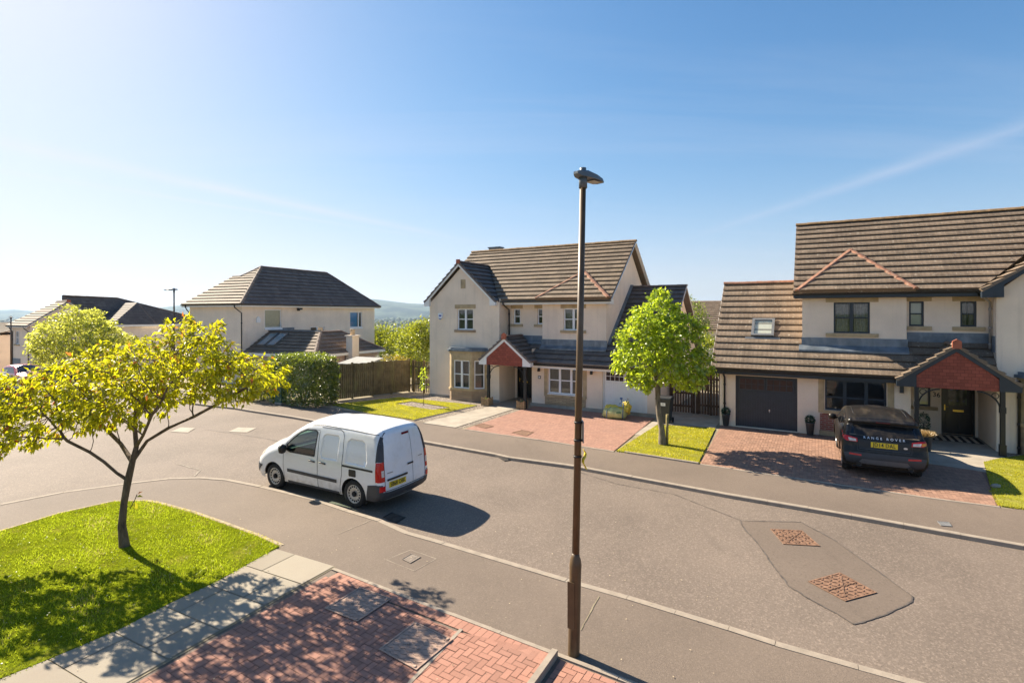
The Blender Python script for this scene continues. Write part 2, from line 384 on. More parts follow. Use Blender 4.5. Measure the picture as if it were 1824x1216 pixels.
# ------------------------------------------------------------------ ground, road, pavements
ASPH = m_asphalt("road_asphalt", (.160, .126, .100), .5, .18); ASPHD = m_asphalt("road_patch_asphalt", (.147, .114, .089), .15, .1)
PAVE = m_asphalt("footway_asphalt", (.156, .121, .094), .25, .16, 1.3)
SOIL = m_plain("garden_soil", (.24, .20, .13), .95, .3, 1.5); SAND = m_bricks("sand_joint", (.22, .13, .095), .1); DRYE = m_plain("dry_grass_edge", (.36, .29, .19), .95, .3, 8)
TURF = m_plain("turf", (.13, .155, .008), .95, .3, 3, spec=0, dirt=((.24, .20, .05), .6, 2.2)); TURFD = m_plain("turf_dry", (.24, .235, .035), .95, .25, 2.5, spec=0, dirt=((.30, .25, .10), .6, 3))
BR1 = m_bricks("paving_brick_red", (.35, .175, .125), .15); BR2 = m_bricks("paving_brick_pink", (.35, .195, .145), .12); BR3 = m_bricks("paving_brick_brown", (.31, .18, .125), .2)
SLAB = m_bricks("paving_slab", (.31, .27, .21), .12); IRON = m_plain("rusty_iron", (.235, .135, .085), .75, .35, 9, metal=.25, bump=.5); IRONG = m_plain("worn_steel", (.36, .24, .18), .75, .2, 9, metal=.1, bump=.2)
DARKIRON = m_plain("dark_cast_iron", (.07, .06, .052), .6, .3); TAR = m_plain("tar_seam", (.095, .08, .068), .6, .4, 8)

def sheet(name, poly, z, mat, grid=None, holes=(), follow=False, rnd=0, drop=None):
    poly = [(p[0], p[1]) for p in poly]
    vo, tr = cdt(poly, [[(p[0], p[1]) for p in h] for h in holes], grid)
    mb = MB(); ids = [mb.vert((v[0], v[1], z + (zt(v[0], v[1]) if follow else 0))) for v in vo]
    for t in tr:
        a, b, c = (vo[i] for i in t)
        if (b[0] - a[0]) * (c[1] - a[1]) - (b[1] - a[1]) * (c[0] - a[0]) < 0: t = t[::-1]
        mb.idx([ids[i] for i in t], False, rnd=rnd)
    if drop:
        for i in range(len(poly)):
            a, b = poly[i], poly[(i + 1) % len(poly)]
            za = z + (zt(*a) if follow else 0); zb = z + (zt(*b) if follow else 0)
            mb.face(((*a, za), (*b, zb), (*b, zb - drop), (*a, za - drop)))
    o = mb.build(name, mat); tag(o, kind='structure'); return o
def gl(*pts, z=0.0): return [(G(x, y, z).x, G(x, y, z).y) for x, y in pts]

K_NEAR = [(-22, -14), (-17, 0), (-14, 7), (-12.5, 9.8)] + gl((0, 897), (113, 875), (227, 859.6), (302, 851), (359, 849.4), (408, 853), (469, 865), (476, 866.5), (560.6, 886.5), (621, 907), (681, 925), (729.5, 946.8), (794, 965), (1012, 1030), (1120, 1060), (1300, 1114.7), (1382, 1141), (1528, 1182), (1651, 1215.7)) + [(8.0, 4.05), (12.5, 1.1), (20, -4)]
kf = gl((416, 725.3), (440, 729.6), (520, 742), (560.6, 749.4), (744, 784.7), (880, 809), (905, 814.8), (1022.5, 830.7), (1180.7, 859.9), (1300, 882), (1516.6, 918.5), (1824, 972.7))
K_FAR = [(W(p, 14.05).x, W(p, 14.05).y) for p in (-75, -55, -40, -32, -27, -24.5)] + kf + [(12.6, 7.2), (20, 2), (32, -6)]
pz = lambda l: [(W(p, q).x, W(p, q).y) for p, q in l]

# terrain: polar sheet under everything, falling to the valley and out to the horizon
def terrain_z(x, y):
    d = math.hypot(x, y); fade = min(1, max(0, (d - 60) / 500)); s = fade * fade * (3 - 2 * fade)
    near = zt(x, y) - .16
    ang = y / (d + 1e-6)
    valley = -46 - 6 * math.sin(d / 700.0) if ang > -.2 else 0
    return near * (1 - s) + valley * s if near > -8 else max(near, -8) * (1 - s) + valley * s
mb = MB(); rings = []
radii = [0.5, 3, 6, 10, 14, 18, 22, 26, 30, 34, 38, 42, 46, 50, 55, 60, 68, 78, 92, 110, 140, 180, 240, 320, 420, 560, 760, 1000, 1400, 2000, 2800, 3800, 5200, 7600]
NA = 96
for r_ in radii:
    rings.append([mb.vert((r_ * math.cos(2 * math.pi * k / NA), r_ * math.sin(2 * math.pi * k / NA), terrain_z(r_ * math.cos(2 * math.pi * k / NA), r_ * math.sin(2 * math.pi * k / NA)))) for k in range(NA)])
for a, b in zip(rings, rings[1:]):
    for k in range(NA): mb.idx((a[k], b[k], b[(k + 1) % NA], a[(k + 1) % NA]))
mb.idx(rings[0])
def m_terrain():
    m, n, b, o = nodes("valley_land"); t = T(n); c = t.coord()
    f = t.noise(c, .004, 8, .62); g = t.noise(c, .03, 6, .6)
    base = t.mix(t.ramp(f, .42, .58), (.035, .055, .02), (.12, .15, .05))
    base = t.mix(t.ramp(g, .45, .65, 0, .6), base, (.03, .045, .02))
    t.L(base, b.inputs['Base Color']); b.inputs['Roughness'].default_value = 1; b.inputs['Specular IOR Level'].default_value = 0
    return m
LAND = m_terrain()
tag(mb.build("ground", LAND), kind='structure')

sheet("road", pz([(-75, -22), (42, -22), (42, 16), (-75, 16)]), -.07, ASPH, 3.5, follow=True)
sheet("front_gardens_ground", K_FAR + pz([(45, 46), (-75, 46)]), 0, SOIL, 3.5, follow=True)
sheet("pavement", K_NEAR + [(20, -16)], 0, PAVE, 2.0)
def kerb(name, line, side, z=.005, wd=.125, dp=.11, step=.9, mat=None, follow=True):
    P = resample([(*p, 0) for p in line], step); mb = MB(); n = len(P); nn = []
    for i, p in enumerate(P):
        d = (P[min(i + 1, n - 1)] - P[max(i - 1, 0)]).normalized(); nn.append(Vector((-d.y, d.x, 0)) * side)
    for i in range(n - 1):
        a, b = P[i], P[i + 1]; d = (b - a) * .003 / max((b - a).length, .01); rv = random.uniform(-.004, .003)
        za = z + rv + (zt(a.x, a.y) if follow else 0); zb = z + rv + (zt(b.x, b.y) if follow else 0)
        A, B, C, D = a + d, b - d, b - d + nn[i + 1] * wd, a + d + nn[i] * wd
        top = [Vector((A.x, A.y, za)), Vector((B.x, B.y, zb)), Vector((C.x, C.y, zb)), Vector((D.x, D.y, za))]
        lo = [v - Vector((0, 0, dp)) for v in top]; e = .012
        ta = [top[0] + nn[i] * e, top[1] + nn[i + 1] * e, top[2], top[3]]; ba = [top[0] - Vector((0, 0, e)), top[1] - Vector((0, 0, e))]
        mb.face(ta, rnd=random.random()); mb.face([ba[0], ba[1], ta[1], ta[0]]); mb.face([lo[0], lo[1], ba[1], ba[0]]); mb.face([lo[3], ta[3], ta[2], lo[2]])
        mb.face([lo[0], ba[0], ta[0], ta[3], lo[3]]); mb.face([lo[1], lo[2], ta[2], ta[1], ba[1]])
    o = mb.build(name, mat or KERB, fix=True); return tag(o, kind='structure')
kerb("kerb", K_NEAR[2:-1], -1, z=.010); kerb("kerb", K_FAR[1:-1], 1, z=.014)

# far footway and front gardens
BACK = [(W(p, 16.4).x, W(p, 16.4).y) for p in (-75, -50, -40, -32, -27)] + gl((470, 709), (560, 721), (740, 749), (812, 762), (965.7, 784), (1095.5, 804), (1245, 827), (1278, 832), (1659, 888), (1782, 904), (1824, 908.5)) + [(13.2, 9.6), (20, 5), (32, -2)]
sheet("footway", K_FAR[1:] + BACK[::-1][:-1], .004, PAVE, 2.5, follow=True)
GRAV = None
def m_gravel():
    m, n, b, o = nodes("gravel_stones"); t = T(n); c = t.coord()
    vo = t.N("ShaderNodeTexVoronoi"); vo.inputs['Scale'].default_value = 22; t.L(c, vo.inputs['Vector'])
    sx = t.N("ShaderNodeSeparateColor"); t.L(vo.outputs['Color'], sx.inputs[0])
    base = t.mix(sx.outputs[0], (.16, .12, .085), (.52, .44, .35)); base = t.mix(t.ramp(vo.outputs['Distance'], .3, .6, 0, .8), base, (.06, .045, .035))
    t.L(base, b.inputs['Base Color']); b.inputs['Roughness'].default_value = .9; t.L(t.bump(vo.outputs['Distance'], -1., .03), b.inputs['Normal']); return m
GRAV = m_gravel()
sheet("gravel_bed", gl((588, 716), (700, 706), (775, 703)) + pz([(-16, 21.3), (-11, 21.3)]) + gl((943, 730), (818, 764), (740, 748)), .006, GRAV)
LAWN_A = gl((592, 721), (697, 709.5), (712, 708), (850, 722.5), (738, 748), (660, 736.5)); HOLE_A = gl((704, 719.5), (733, 715.5), (803, 726.5), (771, 731))
sheet("lawn", LAWN_A, .03, TURFD, .5, holes=[HOLE_A], drop=.05)
# a stone-edged pale path, the two block paved drives, the concrete side path
sheet("path", gl((752.7, 753.6), (811.5, 762), (921, 727), (884.5, 721.5)), .022, CONC, drop=.03)
sheet("porch_floor", pz([(-13.1, 20.3), (-11.0, 20.3), (-11.0, 22.75), (-13.1, 22.75)]), .030, SLAB, drop=.04)
sheet("side_path", pz([(-5.5, 17.9), (-3.25, 17.9), (-3.25, 30), (-5.5, 30)]), .010, CONC, drop=.02)
def herring(name, poly, z, mat, ang, org, wdt=.088, base=None, kind='structure'):
    """block paving as real blocks in a herringbone bond, cut to a convex outline"""
    poly = [(p[0], p[1]) for p in poly]
    ar = sum(poly[i][0] * poly[(i + 1) % len(poly)][1] - poly[(i + 1) % len(poly)][0] * poly[i][1] for i in range(len(poly)))
    if ar < 0: poly = poly[::-1]
    c, s = math.cos(ang), math.sin(ang); mb = MB()
    vo, tr = cdt(poly)
    for t in tr: mb.face([(vo[i][0], vo[i][1], z - .007) for i in t])
    mb.cur = 1
    xs = [p[0] for p in poly]; ys = [p[1] for p in poly]; rad = max(math.hypot(x - org[0], y - org[1]) for x in (min(xs), max(xs)) for y in (min(ys), max(ys)))
    n = int(rad / wdt / 1.2) + 4; g = .0035
    edges = [(poly[i], poly[(i + 1) % len(poly)]) for i in range(len(poly))]
    for i in range(-n, n):
        for j in range(-n // 2, n // 2):
            ox, oy = (i + 2 * j) * wdt, (i - 2 * j) * wdt
            for x0, y0, x1, y1 in ((ox, oy, ox + 2 * wdt, oy + wdt), (ox, oy + wdt, ox + wdt, oy + 3 * wdt)):
                q = [(x0 + g, y0 + g), (x1 - g, y0 + g), (x1 - g, y1 - g), (x0 + g, y1 - g)]
                q = [(org[0] + x * c - y * s, org[1] + x * s + y * c) for x, y in q]
                if all(not inside(p, poly) for p in q): continue
                for a, b in edges:
                    q = clip_half(q, lambda p: (b[0] - a[0]) * (p[1] - a[1]) - (b[1] - a[1]) * (p[0] - a[0]))
                    if len(q) < 3: break
                if len(q) < 3: continue
                tx, ty, dz = random.gauss(0, .004), random.gauss(0, .004), random.gauss(0, .0012); mxp = sum(p[0] for p in q) / len(q); myp = sum(p[1] for p in q) / len(q)
                mb.face([(x, y, z + dz + tx * (x - mxp) + ty * (y - myp)) for x, y in q], rnd=random.random() * .98 + .01)
    o = mb.build(name, [base or SAND, mat]); return tag(o, kind=kind)
def soldiers(name, a, b, wd, z, mat, pitch=.105):
    L = (b - a).length; d = (b - a) / L; nrm = Vector((-d.y, d.x, 0)); mb = MB()
    for k in range(int(L / pitch)):
        p = a + d * (k * pitch + .003); q = d * (pitch - .006); r_ = nrm * wd
        mb.face([p + Vector((0, 0, z)), p + q + Vector((0, 0, z)), p + q + r_ + Vector((0, 0, z)), p + r_ + Vector((0, 0, z))], rnd=random.random() * .98 + .01)
    return tag(mb.build(name, mat, fix=True), kind='structure')
DRV_A = gl((827.7, 764.5), (965.7, 784.5), (1093.5, 804), (1164.5, 757.6)) + pz([(-5.55, 21.15), (-11.2, 21.15)])
herring("driveway", gl((827.7, 764.5), (1093.5, 804)) + pz([(-5.62, 21.16), (-11.15, 21.16)]), .020, BR2, -A30, W(-12, 15))
DRV_36 = gl((1278, 831.5), (1659, 888), (1782, 903.5), (1763, 876), (1700, 815)) + pz([(2.6, 21.05), (-3.1, 21.05)])
herring("driveway", gl((1247, 826.5), (1659, 887.5), (1782, 903.5), (1766, 874)) + pz([(4.0, 19.2), (2.7, 21.05), (-3.1, 21.05)]), .016, BR3, -A30, W(-4, 14))
kerb("driveway_kerb", gl((1247, 827.5), (1278, 832), (1659, 888.5), (1782, 904.5)), 1, z=.022, wd=.06, dp=.05)
kerb("driveway_kerb", gl((827.7, 765.5), (965.7, 785), (1093, 805)), 1, z=.024, wd=.06, dp=.05)
sheet("path", pz([(2.7, 18.55), (4.15, 18.25), (4.75, 20.2), (4.72, 23.25), (2.63, 23.25), (2.63, 20.6)]), .026, CONC, drop=.03)
sheet("gravel_bed", pz([(4.2, 18.7), (9, 18.2), (9, 21.2), (4.72, 21.2), (4.72, 20)]), .012, GRAV)
LAWN_M = gl((1098, 804), (1171, 757.5), (1274, 764), (1262, 790), (1244, 825.5)); sheet("lawn", LAWN_M, .035, TURFD, .5, drop=.05)
LAWN_R = gl((1752, 824.5), (1775, 818.5), (1824, 812)) + [(15.6, 13.9), (14.2, 10.2)] + gl((1824, 907.5), (1784, 902.5), (1766, 874)); sheet("lawn", LAWN_R, .035, TURFD, .5, drop=.05)
kerb("lawn_edging", gl((1112, 806.5), (1244, 826.5)), 1, z=.05, wd=.06, dp=.06)
kerb("lawn_edging", gl((1171, 756.5), (1276, 763)), 1, z=.05, wd=.06, dp=.06)
kerb("lawn_edging", gl((738, 749.5), (850, 723.5)), 1, z=.035, wd=.04, dp=.05)
# near lawn, slabs and drive
LAWN_N = gl((0, 948), (102, 917), (204, 894.5), (258, 894), (282, 898), (340, 914), (408, 938), (459, 956.5), (497, 974)) + gl((387.5, 1036), (302.5, 1075.5), (217.5, 1119.6), (136, 1155), (0, 1211)) + [(-7.4, 3), (-14, 1.5), (-13.2, 5.4), (-11.6, 8.0)]
sheet("lawn", LAWN_N, .02, TURF, .4, drop=.04)
kerb("lawn_edging", gl((-60, 972), (0, 946.5), (102, 915.5), (204, 893), (258, 892), (282, 896), (340, 912), (408, 936), (459, 955), (500, 972)), 1, z=.012, wd=.07, dp=.03, mat=DRYE)
s0 = Vector((*gl((596, 1009))[0], 0)); sdir = (Vector((*gl((231, 1215))[0], 0)) - s0).normalized(); snr = Vector((sdir.y, -sdir.x, 0))
mb = MB(); y0 = 0.0
for k in range(14):
    cuts = (0, .47, 1.40) if k % 2 else (0, .93, 1.40)
    for a, b in zip(cuts, cuts[1:]):
        g = .008; dz = random.uniform(-.003, .003)
        mb.face([s0 + sdir * (k * .665 + g) + snr * (a + g) + Vector((0, 0, .016 + dz)), s0 + sdir * ((k + 1) * .665 - g) + snr * (a + g) + Vector((0, 0, .016 - dz)),
                 s0 + sdir * ((k + 1) * .665 - g) + snr * (b - g) + Vector((0, 0, .016)), s0 + sdir * (k * .665 + g) + snr * (b - g) + Vector((0, 0, .016))], rnd=random.random())
tag(mb.build("slab_path", SLAB, fix=True), kind='structure')
sheet("slab_path_bed", [s0 + sdir * 0 - snr * .03, s0 + sdir * 9 - snr * .03, s0 + sdir * 9 + snr * 1.46, s0 + snr * 1.46], .007, SOIL)
pA, pB, pM = [Vector((*v, 0)) for v in gl((597, 1012), (994, 1163), (834, 1107))]
vdir = (Vector((*gl((956.6, 1216))[0], 0)) - pB).normalized(); vd2 = (Vector((*gl((727.7, 1216))[0], 0)) - pM).normalized()
e = (pB - pA).normalized(); nin = Vector((e.y, -e.x, 0))
herring("driveway", [pA + nin * .27 + e * .1, pM + nin * .27, pM + vd2 * 5, pA + sdir * 6.2], .012, BR1, math.atan2(e.y, e.x), pA)
herring("driveway", [pM + nin * .27, pB + nin * .02, pB + vdir * 5, pM + vd2 * 5], .0135, BR1, math.atan2(e.y, e.x), pM)
soldiers("driveway_border", pB - e * .05, pA + e * .1, .2, .0125, BR1); 
bpy.data.objects["driveway_border"].location = tuple(nin * .068)
kerb("driveway_kerb", [tuple(p.xy) for p in (pA, pB, pB + e * 3.2)], -1, z=.02, wd=.075, dp=.03)
kerb("driveway_kerb", [tuple(p.xy) for p in (pM + nin * .2, pM + vd2 * 4.5)], 1, z=.019, wd=.06, dp=.02)
mb = MB(); mb.bar(pB + nin * .08 + Vector((0, 0, .04)), pB + vdir * 4.5 + Vector((0, 0, .04)), .075, .12); tag(mb.build("driveway_kerb", KERB), kind='structure')
herring("driveway", [pB + e * .09 + nin * .1, pB + e * 3.2 + nin * .1, pB + e * 3.2 + nin * 4, pB + e * .09 + vdir * 4], .008, BR1, math.atan2(e.y, e.x) + .0, pB + nin * .1)

# road patch with tar seam, smaller repairs
PATCH = [(1319, 927.3), (1426, 929.7), (1483, 959.5), (1569, 1021), (1625, 1062), (1625, 1072), (1581, 1092.7), (1551.8, 1104), (1519.6, 1111.8), (1487, 1091), (1440.5, 1066), (1405, 1044), (1376, 1006), (1349.8, 968), (1322, 937.6)]
pp = gl(*PATCH, z=-.07); sheet("road_patch", pp, -.066, ASPHD)
def seam(name, pts, wd, z, mat):
    P = resample([(*p, 0) for p in pts], .12); mb = MB()
    for i in range(len(P) - 1):
        a, b = P[i], P[i + 1]; d = (b - a).normalized(); nv = Vector((-d.y, d.x, 0)) * wd * random.uniform(.25, .75); jit = nv * random.uniform(-.6, .6)
        mb.face([a - nv + jit + Vector((0, 0, z)), b - nv + jit + Vector((0, 0, z)), b + nv + jit + Vector((0, 0, z)), a + nv + jit + Vector((0, 0, z))])
    return tag(mb.build(name, mat, fix=True), kind='structure')
seam("tar_seam", pp + pp[:1], .022, -.061, TAR)
for q in (((303, 769), (322, 761), (348, 762), (335, 770)), ((406, 769), (424, 761), (457, 762), (440, 770))): sheet("road_patch", gl(*q, z=-.07), -.064, CONC)
seam("tar_seam", gl((314, 825.6), (357, 837), (346, 848), z=-.07), .025, -.062, CONC)
seam("tar_seam", gl((365, 764), (470, 780), (560, 800), (640, 815), z=-.07), .02, -.062, TAR); seam("tar_seam", gl((1022, 838), (1100, 862), (1200, 880), (1320, 927), z=-.07), .014, -.062, TAR)
seam("tar_seam", gl((602, 951), (661, 926)), .02, .006, KERB); seam("tar_seam", gl((1034, 1122), (1067, 1062)), .014, .006, SOIL); seam("tar_seam", gl((590, 738), (606, 727)), .03, .010, KERB)
# ------------------------------------------------------------------ building helpers
def wallpanel(mb, M, outline, holes=(), reveal=.10):
    hr = [[(a, b), (c, b), (c, d), (a, d)] for a, b, c, d in holes]
    vo, tr = cdt(outline, hr)
    for t in tr: mb.face([M @ Vector((vo[i][0], 0, vo[i][1])) for i in t])
    for a, b, c, d in holes:
        for (x0, z0), (x1, z1) in (((a, b), (c, b)), ((c, b), (c, d)), ((c, d), (a, d)), ((a, d), (a, b))):
            mb.face([M @ Vector(v) for v in ((x0, 0, z0), (x1, 0, z1), (x1, reveal, z1), (x0, reveal, z0))])
def MF(q): return Matrix.Translation((0, q, 0))                     # front plane (faces the road)
def MS(p):                                                          # side plane facing +p: x -> q
    m = Matrix(((0, -1, 0), (1, 0, 0), (0, 0, 1))).to_4x4(); m.translation = (p, 0, 0); return m
def roof_slope(mb, poly, O, U, S, course=.33, lift=.060, thick=.05, edge=True, base=None):
    """tiled slope: overlapping courses; poly in (along, up-slope) metres"""
    O, U, S = Vector(O), Vector(U).normalized(), Vector(S).normalized(); Nn = U.cross(S).normalized()
    if Nn.z < 0: Nn = -Nn
    s0 = min(p[1] for p in poly) if base is None else base; s1 = max(p[1] for p in poly); n = int(math.ceil((s1 - s0) / course))
    for k in range(n):
        a, b = s0 + k * course, min(s0 + (k + 1) * course, s1)
        q = clip_half(clip_half(poly, lambda p: p[1] - a), lambda p: b - p[1])
        if len(q) < 3: continue
        P = []
        for x, s in q:
            h = lift * (1 - (s - a) / course) + .006
            P.append(O + U * x + S * (s - (.045 if k and abs(s - a) < 1e-5 else 0)) + Nn * h)
        mb.face(P, uv=[(x / .30 + .5 * (k % 2) * 0, (s - s0) / course) for x, s in q])
        lo = [p for p in q if abs(p[1] - a) < 1e-5]
        if len(lo) >= 2:
            xa, xb = min(p[0] for p in lo), max(p[0] for p in lo)
            t0, t1 = O + U * xa + S * (a + (.012 if k else 0)), O + U * xb + S * (a + (.012 if k else 0))
            mb.face([t0 - Nn * .004, t1 - Nn * .004, t1 + Nn * (lift + .006), t0 + Nn * (lift + .006)], uv=[(.5, .5)] * 4)
        for i in range(len(q)):                                     # ends of the courses
            c, d = q[i], q[(i + 1) % len(q)]
            if abs(c[1] - d[1]) > 1e-4:
                A, B = O + U * c[0] + S * c[1], O + U * d[0] + S * d[1]
                mb.face([A - Nn * thick, B - Nn * thick, P[(i + 1) % len(q)], P[i]], uv=[(.5, .5)] * 4)
    mb.face([O + U * x + S * s - Nn * thick for x, s in poly], uv=[(.5, .5)] * len(poly))
    for i in range(len(poly)):
        c, d = poly[i], poly[(i + 1) % len(poly)]
        if abs(c[1] - d[1]) < 1e-4:
            A, B = O + U * c[0] + S * c[1], O + U * d[0] + S * d[1]; mb.face([A - Nn * thick, B - Nn * thick, B, A], uv=[(.5, .5)] * 4)
def ridge(mb, a, b, r=.11, seg=.42, lift=.02, n=5, drop=.35):
    a, b = Vector(a), Vector(b); L = (b - a).length; d = (b - a) / L; x = d.cross(Vector((0, 0, 1))).normalized(); y = x.cross(d)
    k = max(1, int(round(L / seg)))
    for i in range(k):
        p0 = a + d * (L * i / k); p1 = a + d * (L * (i + 1) / k + .02); rr = r * random.uniform(.97, 1.03); z = lift + random.uniform(-.006, .006)
        ang = [math.pi * j / (n - 1) for j in range(n)]
        A = [p0 + x * math.cos(t) * rr * 1.15 + y * (math.sin(t) * rr * .8 + z - drop * rr) for t in ang]; B = [p1 + x * math.cos(t) * rr * 1.08 + y * (math.sin(t) * rr * .75 + z - drop * rr) for t in ang]
        for j in range(n - 1): mb.face([A[j], A[j + 1], B[j + 1], B[j]])
        mb.face(A[::-1]); mb.face(B)
class House:
    def __init__(s, name, label, p, q, z=0, rz=-A30, loc=None, cat='house'):
        s.off = (p, q, 0); s.root = thing(name, label, cat, loc if loc is not None else W(p, q, z), rz)
    def part(s, name, mb, mat, parent=None, label=None, fix=False):
        o = mb.build(name, mat, parent or s.root, s.off, fix)
        if label: o['label'] = label
        return o
    def window(s, M, x0, z0, x1, z1, fm, cols=(.5,), rows=(.5,), rec=.09, sill=None, lintel=None, inner='dark', fw=.055, mull=.05, label=None, over=.14, fan=None):
        f = MB(); y0, y1 = rec - .03, rec + .03
        B = lambda a, b, c, d, ya=y0, yb=y1: f.box(a, c, ya, yb, b, d, M)
        B(x0, z0, x0 + fw, z1); B(x1 - fw, z0, x1, z1); B(x0 + fw, z0, x1 - fw, z0 + fw); B(x0 + fw, z1 - fw, x1 - fw, z1)
        w_, h_ = x1 - x0, z1 - z0; xs = [x0 + fw] + [x0 + w_ * c for c in cols] + [x1 - fw]
        for c in cols: B(x0 + w_ * c - mull, z0 + fw, x0 + w_ * c + mull, z1 - fw, y0 - .006, y1)
        for i in range(len(xs) - 1):
            a = xs[i] + (mull if i else 0); b = xs[i + 1] - (mull if i < len(xs) - 2 else 0)
            for r_ in rows: B(a, z0 + h_ * r_ - .022, b, z0 + h_ * r_ + .022, y0 + .006, y1)
        o = s.part("window", f, fm, label=label)
        g = MB(); g.face([M @ Vector(v) for v in ((x0 + .02, rec + .012, z0 + .02), (x1 - .02, rec + .012, z0 + .02), (x1 - .02, rec + .012, z1 - .02), (x0 + .02, rec + .012, z1 - .02))]); s.part("pane", g, GLASS, o)
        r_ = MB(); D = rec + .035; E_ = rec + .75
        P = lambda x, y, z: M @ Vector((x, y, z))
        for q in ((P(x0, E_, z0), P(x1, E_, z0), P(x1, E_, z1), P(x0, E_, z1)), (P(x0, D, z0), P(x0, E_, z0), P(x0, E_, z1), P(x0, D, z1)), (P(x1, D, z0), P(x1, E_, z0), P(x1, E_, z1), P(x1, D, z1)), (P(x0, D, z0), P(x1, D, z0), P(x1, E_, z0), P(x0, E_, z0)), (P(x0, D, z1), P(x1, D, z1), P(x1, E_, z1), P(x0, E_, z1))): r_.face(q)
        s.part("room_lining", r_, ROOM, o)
        if inner == 'blind':
            b = MB(); k = int(h_ / .045)
            for i in range(k): b.box(x0 + .05, x1 - .05, rec + .06, rec + .064, z0 + h_ * i / k, z0 + h_ * (i + .72) / k, M)
            s.part("blind", b, BLIND, o)
        elif inner == 'pale':
            b = MB(); b.box(x0 + .03, x1 - .03, rec + .05, rec + .055, z0 + .02, z1 - .02, M); s.part("blind", b, LACE, o)
        elif inner == 'curtain':
            for a, b_ in ((x0 + .03, x0 + w_ * .42), (x1 - w_ * .42, x1 - .03)):
                b = MB(); n = 14; pts = [(a + (b_ - a) * i / n, rec + .10 + .025 * math.sin(i * 2.1)) for i in range(n + 1)]
                for (xa, ya), (xb, yb) in zip(pts, pts[1:]): b.face([P(xa, ya, z0), P(xb, yb, z0), P(xb, yb, z1), P(xa, ya, z1)])
                s.part("curtain", b, CURTAIN, o)
        if sill is not None:
            b = MB(); b.box(x0 - over, x1 + over, -.06, rec - .03, z0 - .12, z0 - .002, M); s.part("sill", b, sill, o)
        if lintel is not None:
            b = MB(); b.box(x0 - over, x1 + over, -.012, .0, z1 + .002, z1 + .20, M); s.part("lintel", b, lintel, o)
        return o
    def fascia(s, a, b, mat, name="fascia", h=.16, t=.025):
        m = MB(); m.bar(a, b, t, h); return s.part(name, m, mat)
    def gutter(s, a, b, mat=None, r=.055):
        a, b = Vector(a), Vector(b); m = MB(); d = (b - a).normalized(); x = d.cross(Vector((0, 0, 1))).normalized(); n = 6
        for rr, fl in ((r, 0), (r - .008, 1)):
            A = [a + x * math.cos(math.pi * (1 + i / n)) * rr + Vector((0, 0, math.sin(math.pi * (1 + i / n)) * rr)) for i in range(n + 1)]
            for i in range(n): m.face([A[i], A[i + 1], A[i + 1] + (b - a), A[i] + (b - a)])
            if not fl: m.face(A); m.face([p + (b - a) for p in A])
        return s.part("gutter", m, mat or BLACKG)
    def downpipe(s, pts, mat=None, r=.036):
        m = MB(); m.tube(pts, r, 8); a, b = Vector(pts[-2]), Vector(pts[-1])
        for t in (.15, .55, .9): c = a.lerp(b, t); m.tube([c + Vector((0, 0, .03)), c - Vector((0, 0, .03))], r * 1.35, 8)
        return s.part("downpipe", m, mat or BLACKG)
    def walllamp(s, p, q, z):
        m = MB(); m.box(p - .03, p + .03, q - .035, q - .002, z - .10, z + .12); m.tube([(p, q - .03, z + .08), (p, q - .09, z + .10), (p, q - .12, z + .06)], .014, 6); m.lathe([(.05, z - .10), (.055, z - .02), (.035, z + .05), (.012, z + .07)], 10, Matrix.Translation((p, q - .12, 0)))
        return s.part("wall_lamp", m, BLACKP)
    def porch(s, q, L, Rr, top, back, backL, posts, trim, boxw=.3, tile=None, drop=.30):
        """gabled porch: L, Rr, top are (p, z) of the verge on the plane q"""
        (pl, zl), (pr, zr), (pm, zm) = L, Rr, top; zl = zr = (zl + zr) / 2; pm = (pl + pr) / 2 if abs(pm - (pl + pr) / 2) < .2 else pm
        rf = MB(); q0 = q - .06
        for pe, sg in ((pl, -1), (pr, 1)):
            ln = math.hypot(pm - pe, zm - zl); S = Vector((pm - pe, 0, zm - zl)); bq = backL if sg < 0 else back
            roof_slope(rf, [(0, 0), (bq - q0, 0), (bq - q0, ln), (0, ln)], (pe, q0, zl), (0, 1, 0), S, course=.26)
        r_o = s.part("porch_roof", rf, tile or TILE)
        rd = MB(); ridge(rd, (pm, q0, zm + .02), (pm, back, zm + .02), r=.10); s.part("ridge_tiles", rd, RIDGE, r_o)
        cp = MB(); cp.box(pm - .11, pm + .11, q0 - .02, q0 + .06, zm - .10, zm + .12); cp.prism([(pm - .11, q0 - .02, zm + .12), (pm + .11, q0 - .02, zm + .12), (pm, q0 - .02, zm + .19)], (0, .08, 0)); s.part("ridge_end", cp, TERRACAP, r_o, fix=True)
        bg_ = MB(); zb = zl - .20
        for pe in (pl, pr):
            a, b = Vector((pe, q - .015, zl - .10)), Vector((pm, q - .015, zm - .10)); bg_.bar(a, b, .03, .16, up=(0, 1, 0)) if False else bg_.prism([(pe, q - .03, zl - .03), (pe, q - .03, zl - .20), (pm, q - .03, zm - .20), (pm, q - .03, zm - .03)], (0, .03, 0))
        for pe, sg in ((pl, 1), (pr, -1)):
            sl = (zm - zl) / abs(pm - pe); bw = boxw * abs(pm - pe) * 1.0
            bg_.prism([(pe, q - .035, zb), (pe + sg * bw, q - .035, zb), (pe + sg * bw, q - .035, zl - .12 + bw * sl), (pe, q - .035, zl - .04)], (0, .26, 0))
        s.part("bargeboard", bg_, trim, fix=True)
        gp = MB(); gp.prism([(pl + .1, q - .002, zb), (pr - .1, q - .002, zb), (pm, q - .002, zm - .12)], (0, .06, 0)); s.part("gable_panel", gp, HUNG, fix=True)
        cl = MB(); cl.box(pl + .1, pr - .1, q + .06, back - .1, zb + .02, zb + .05); s.part("porch_ceiling", cl, trim)
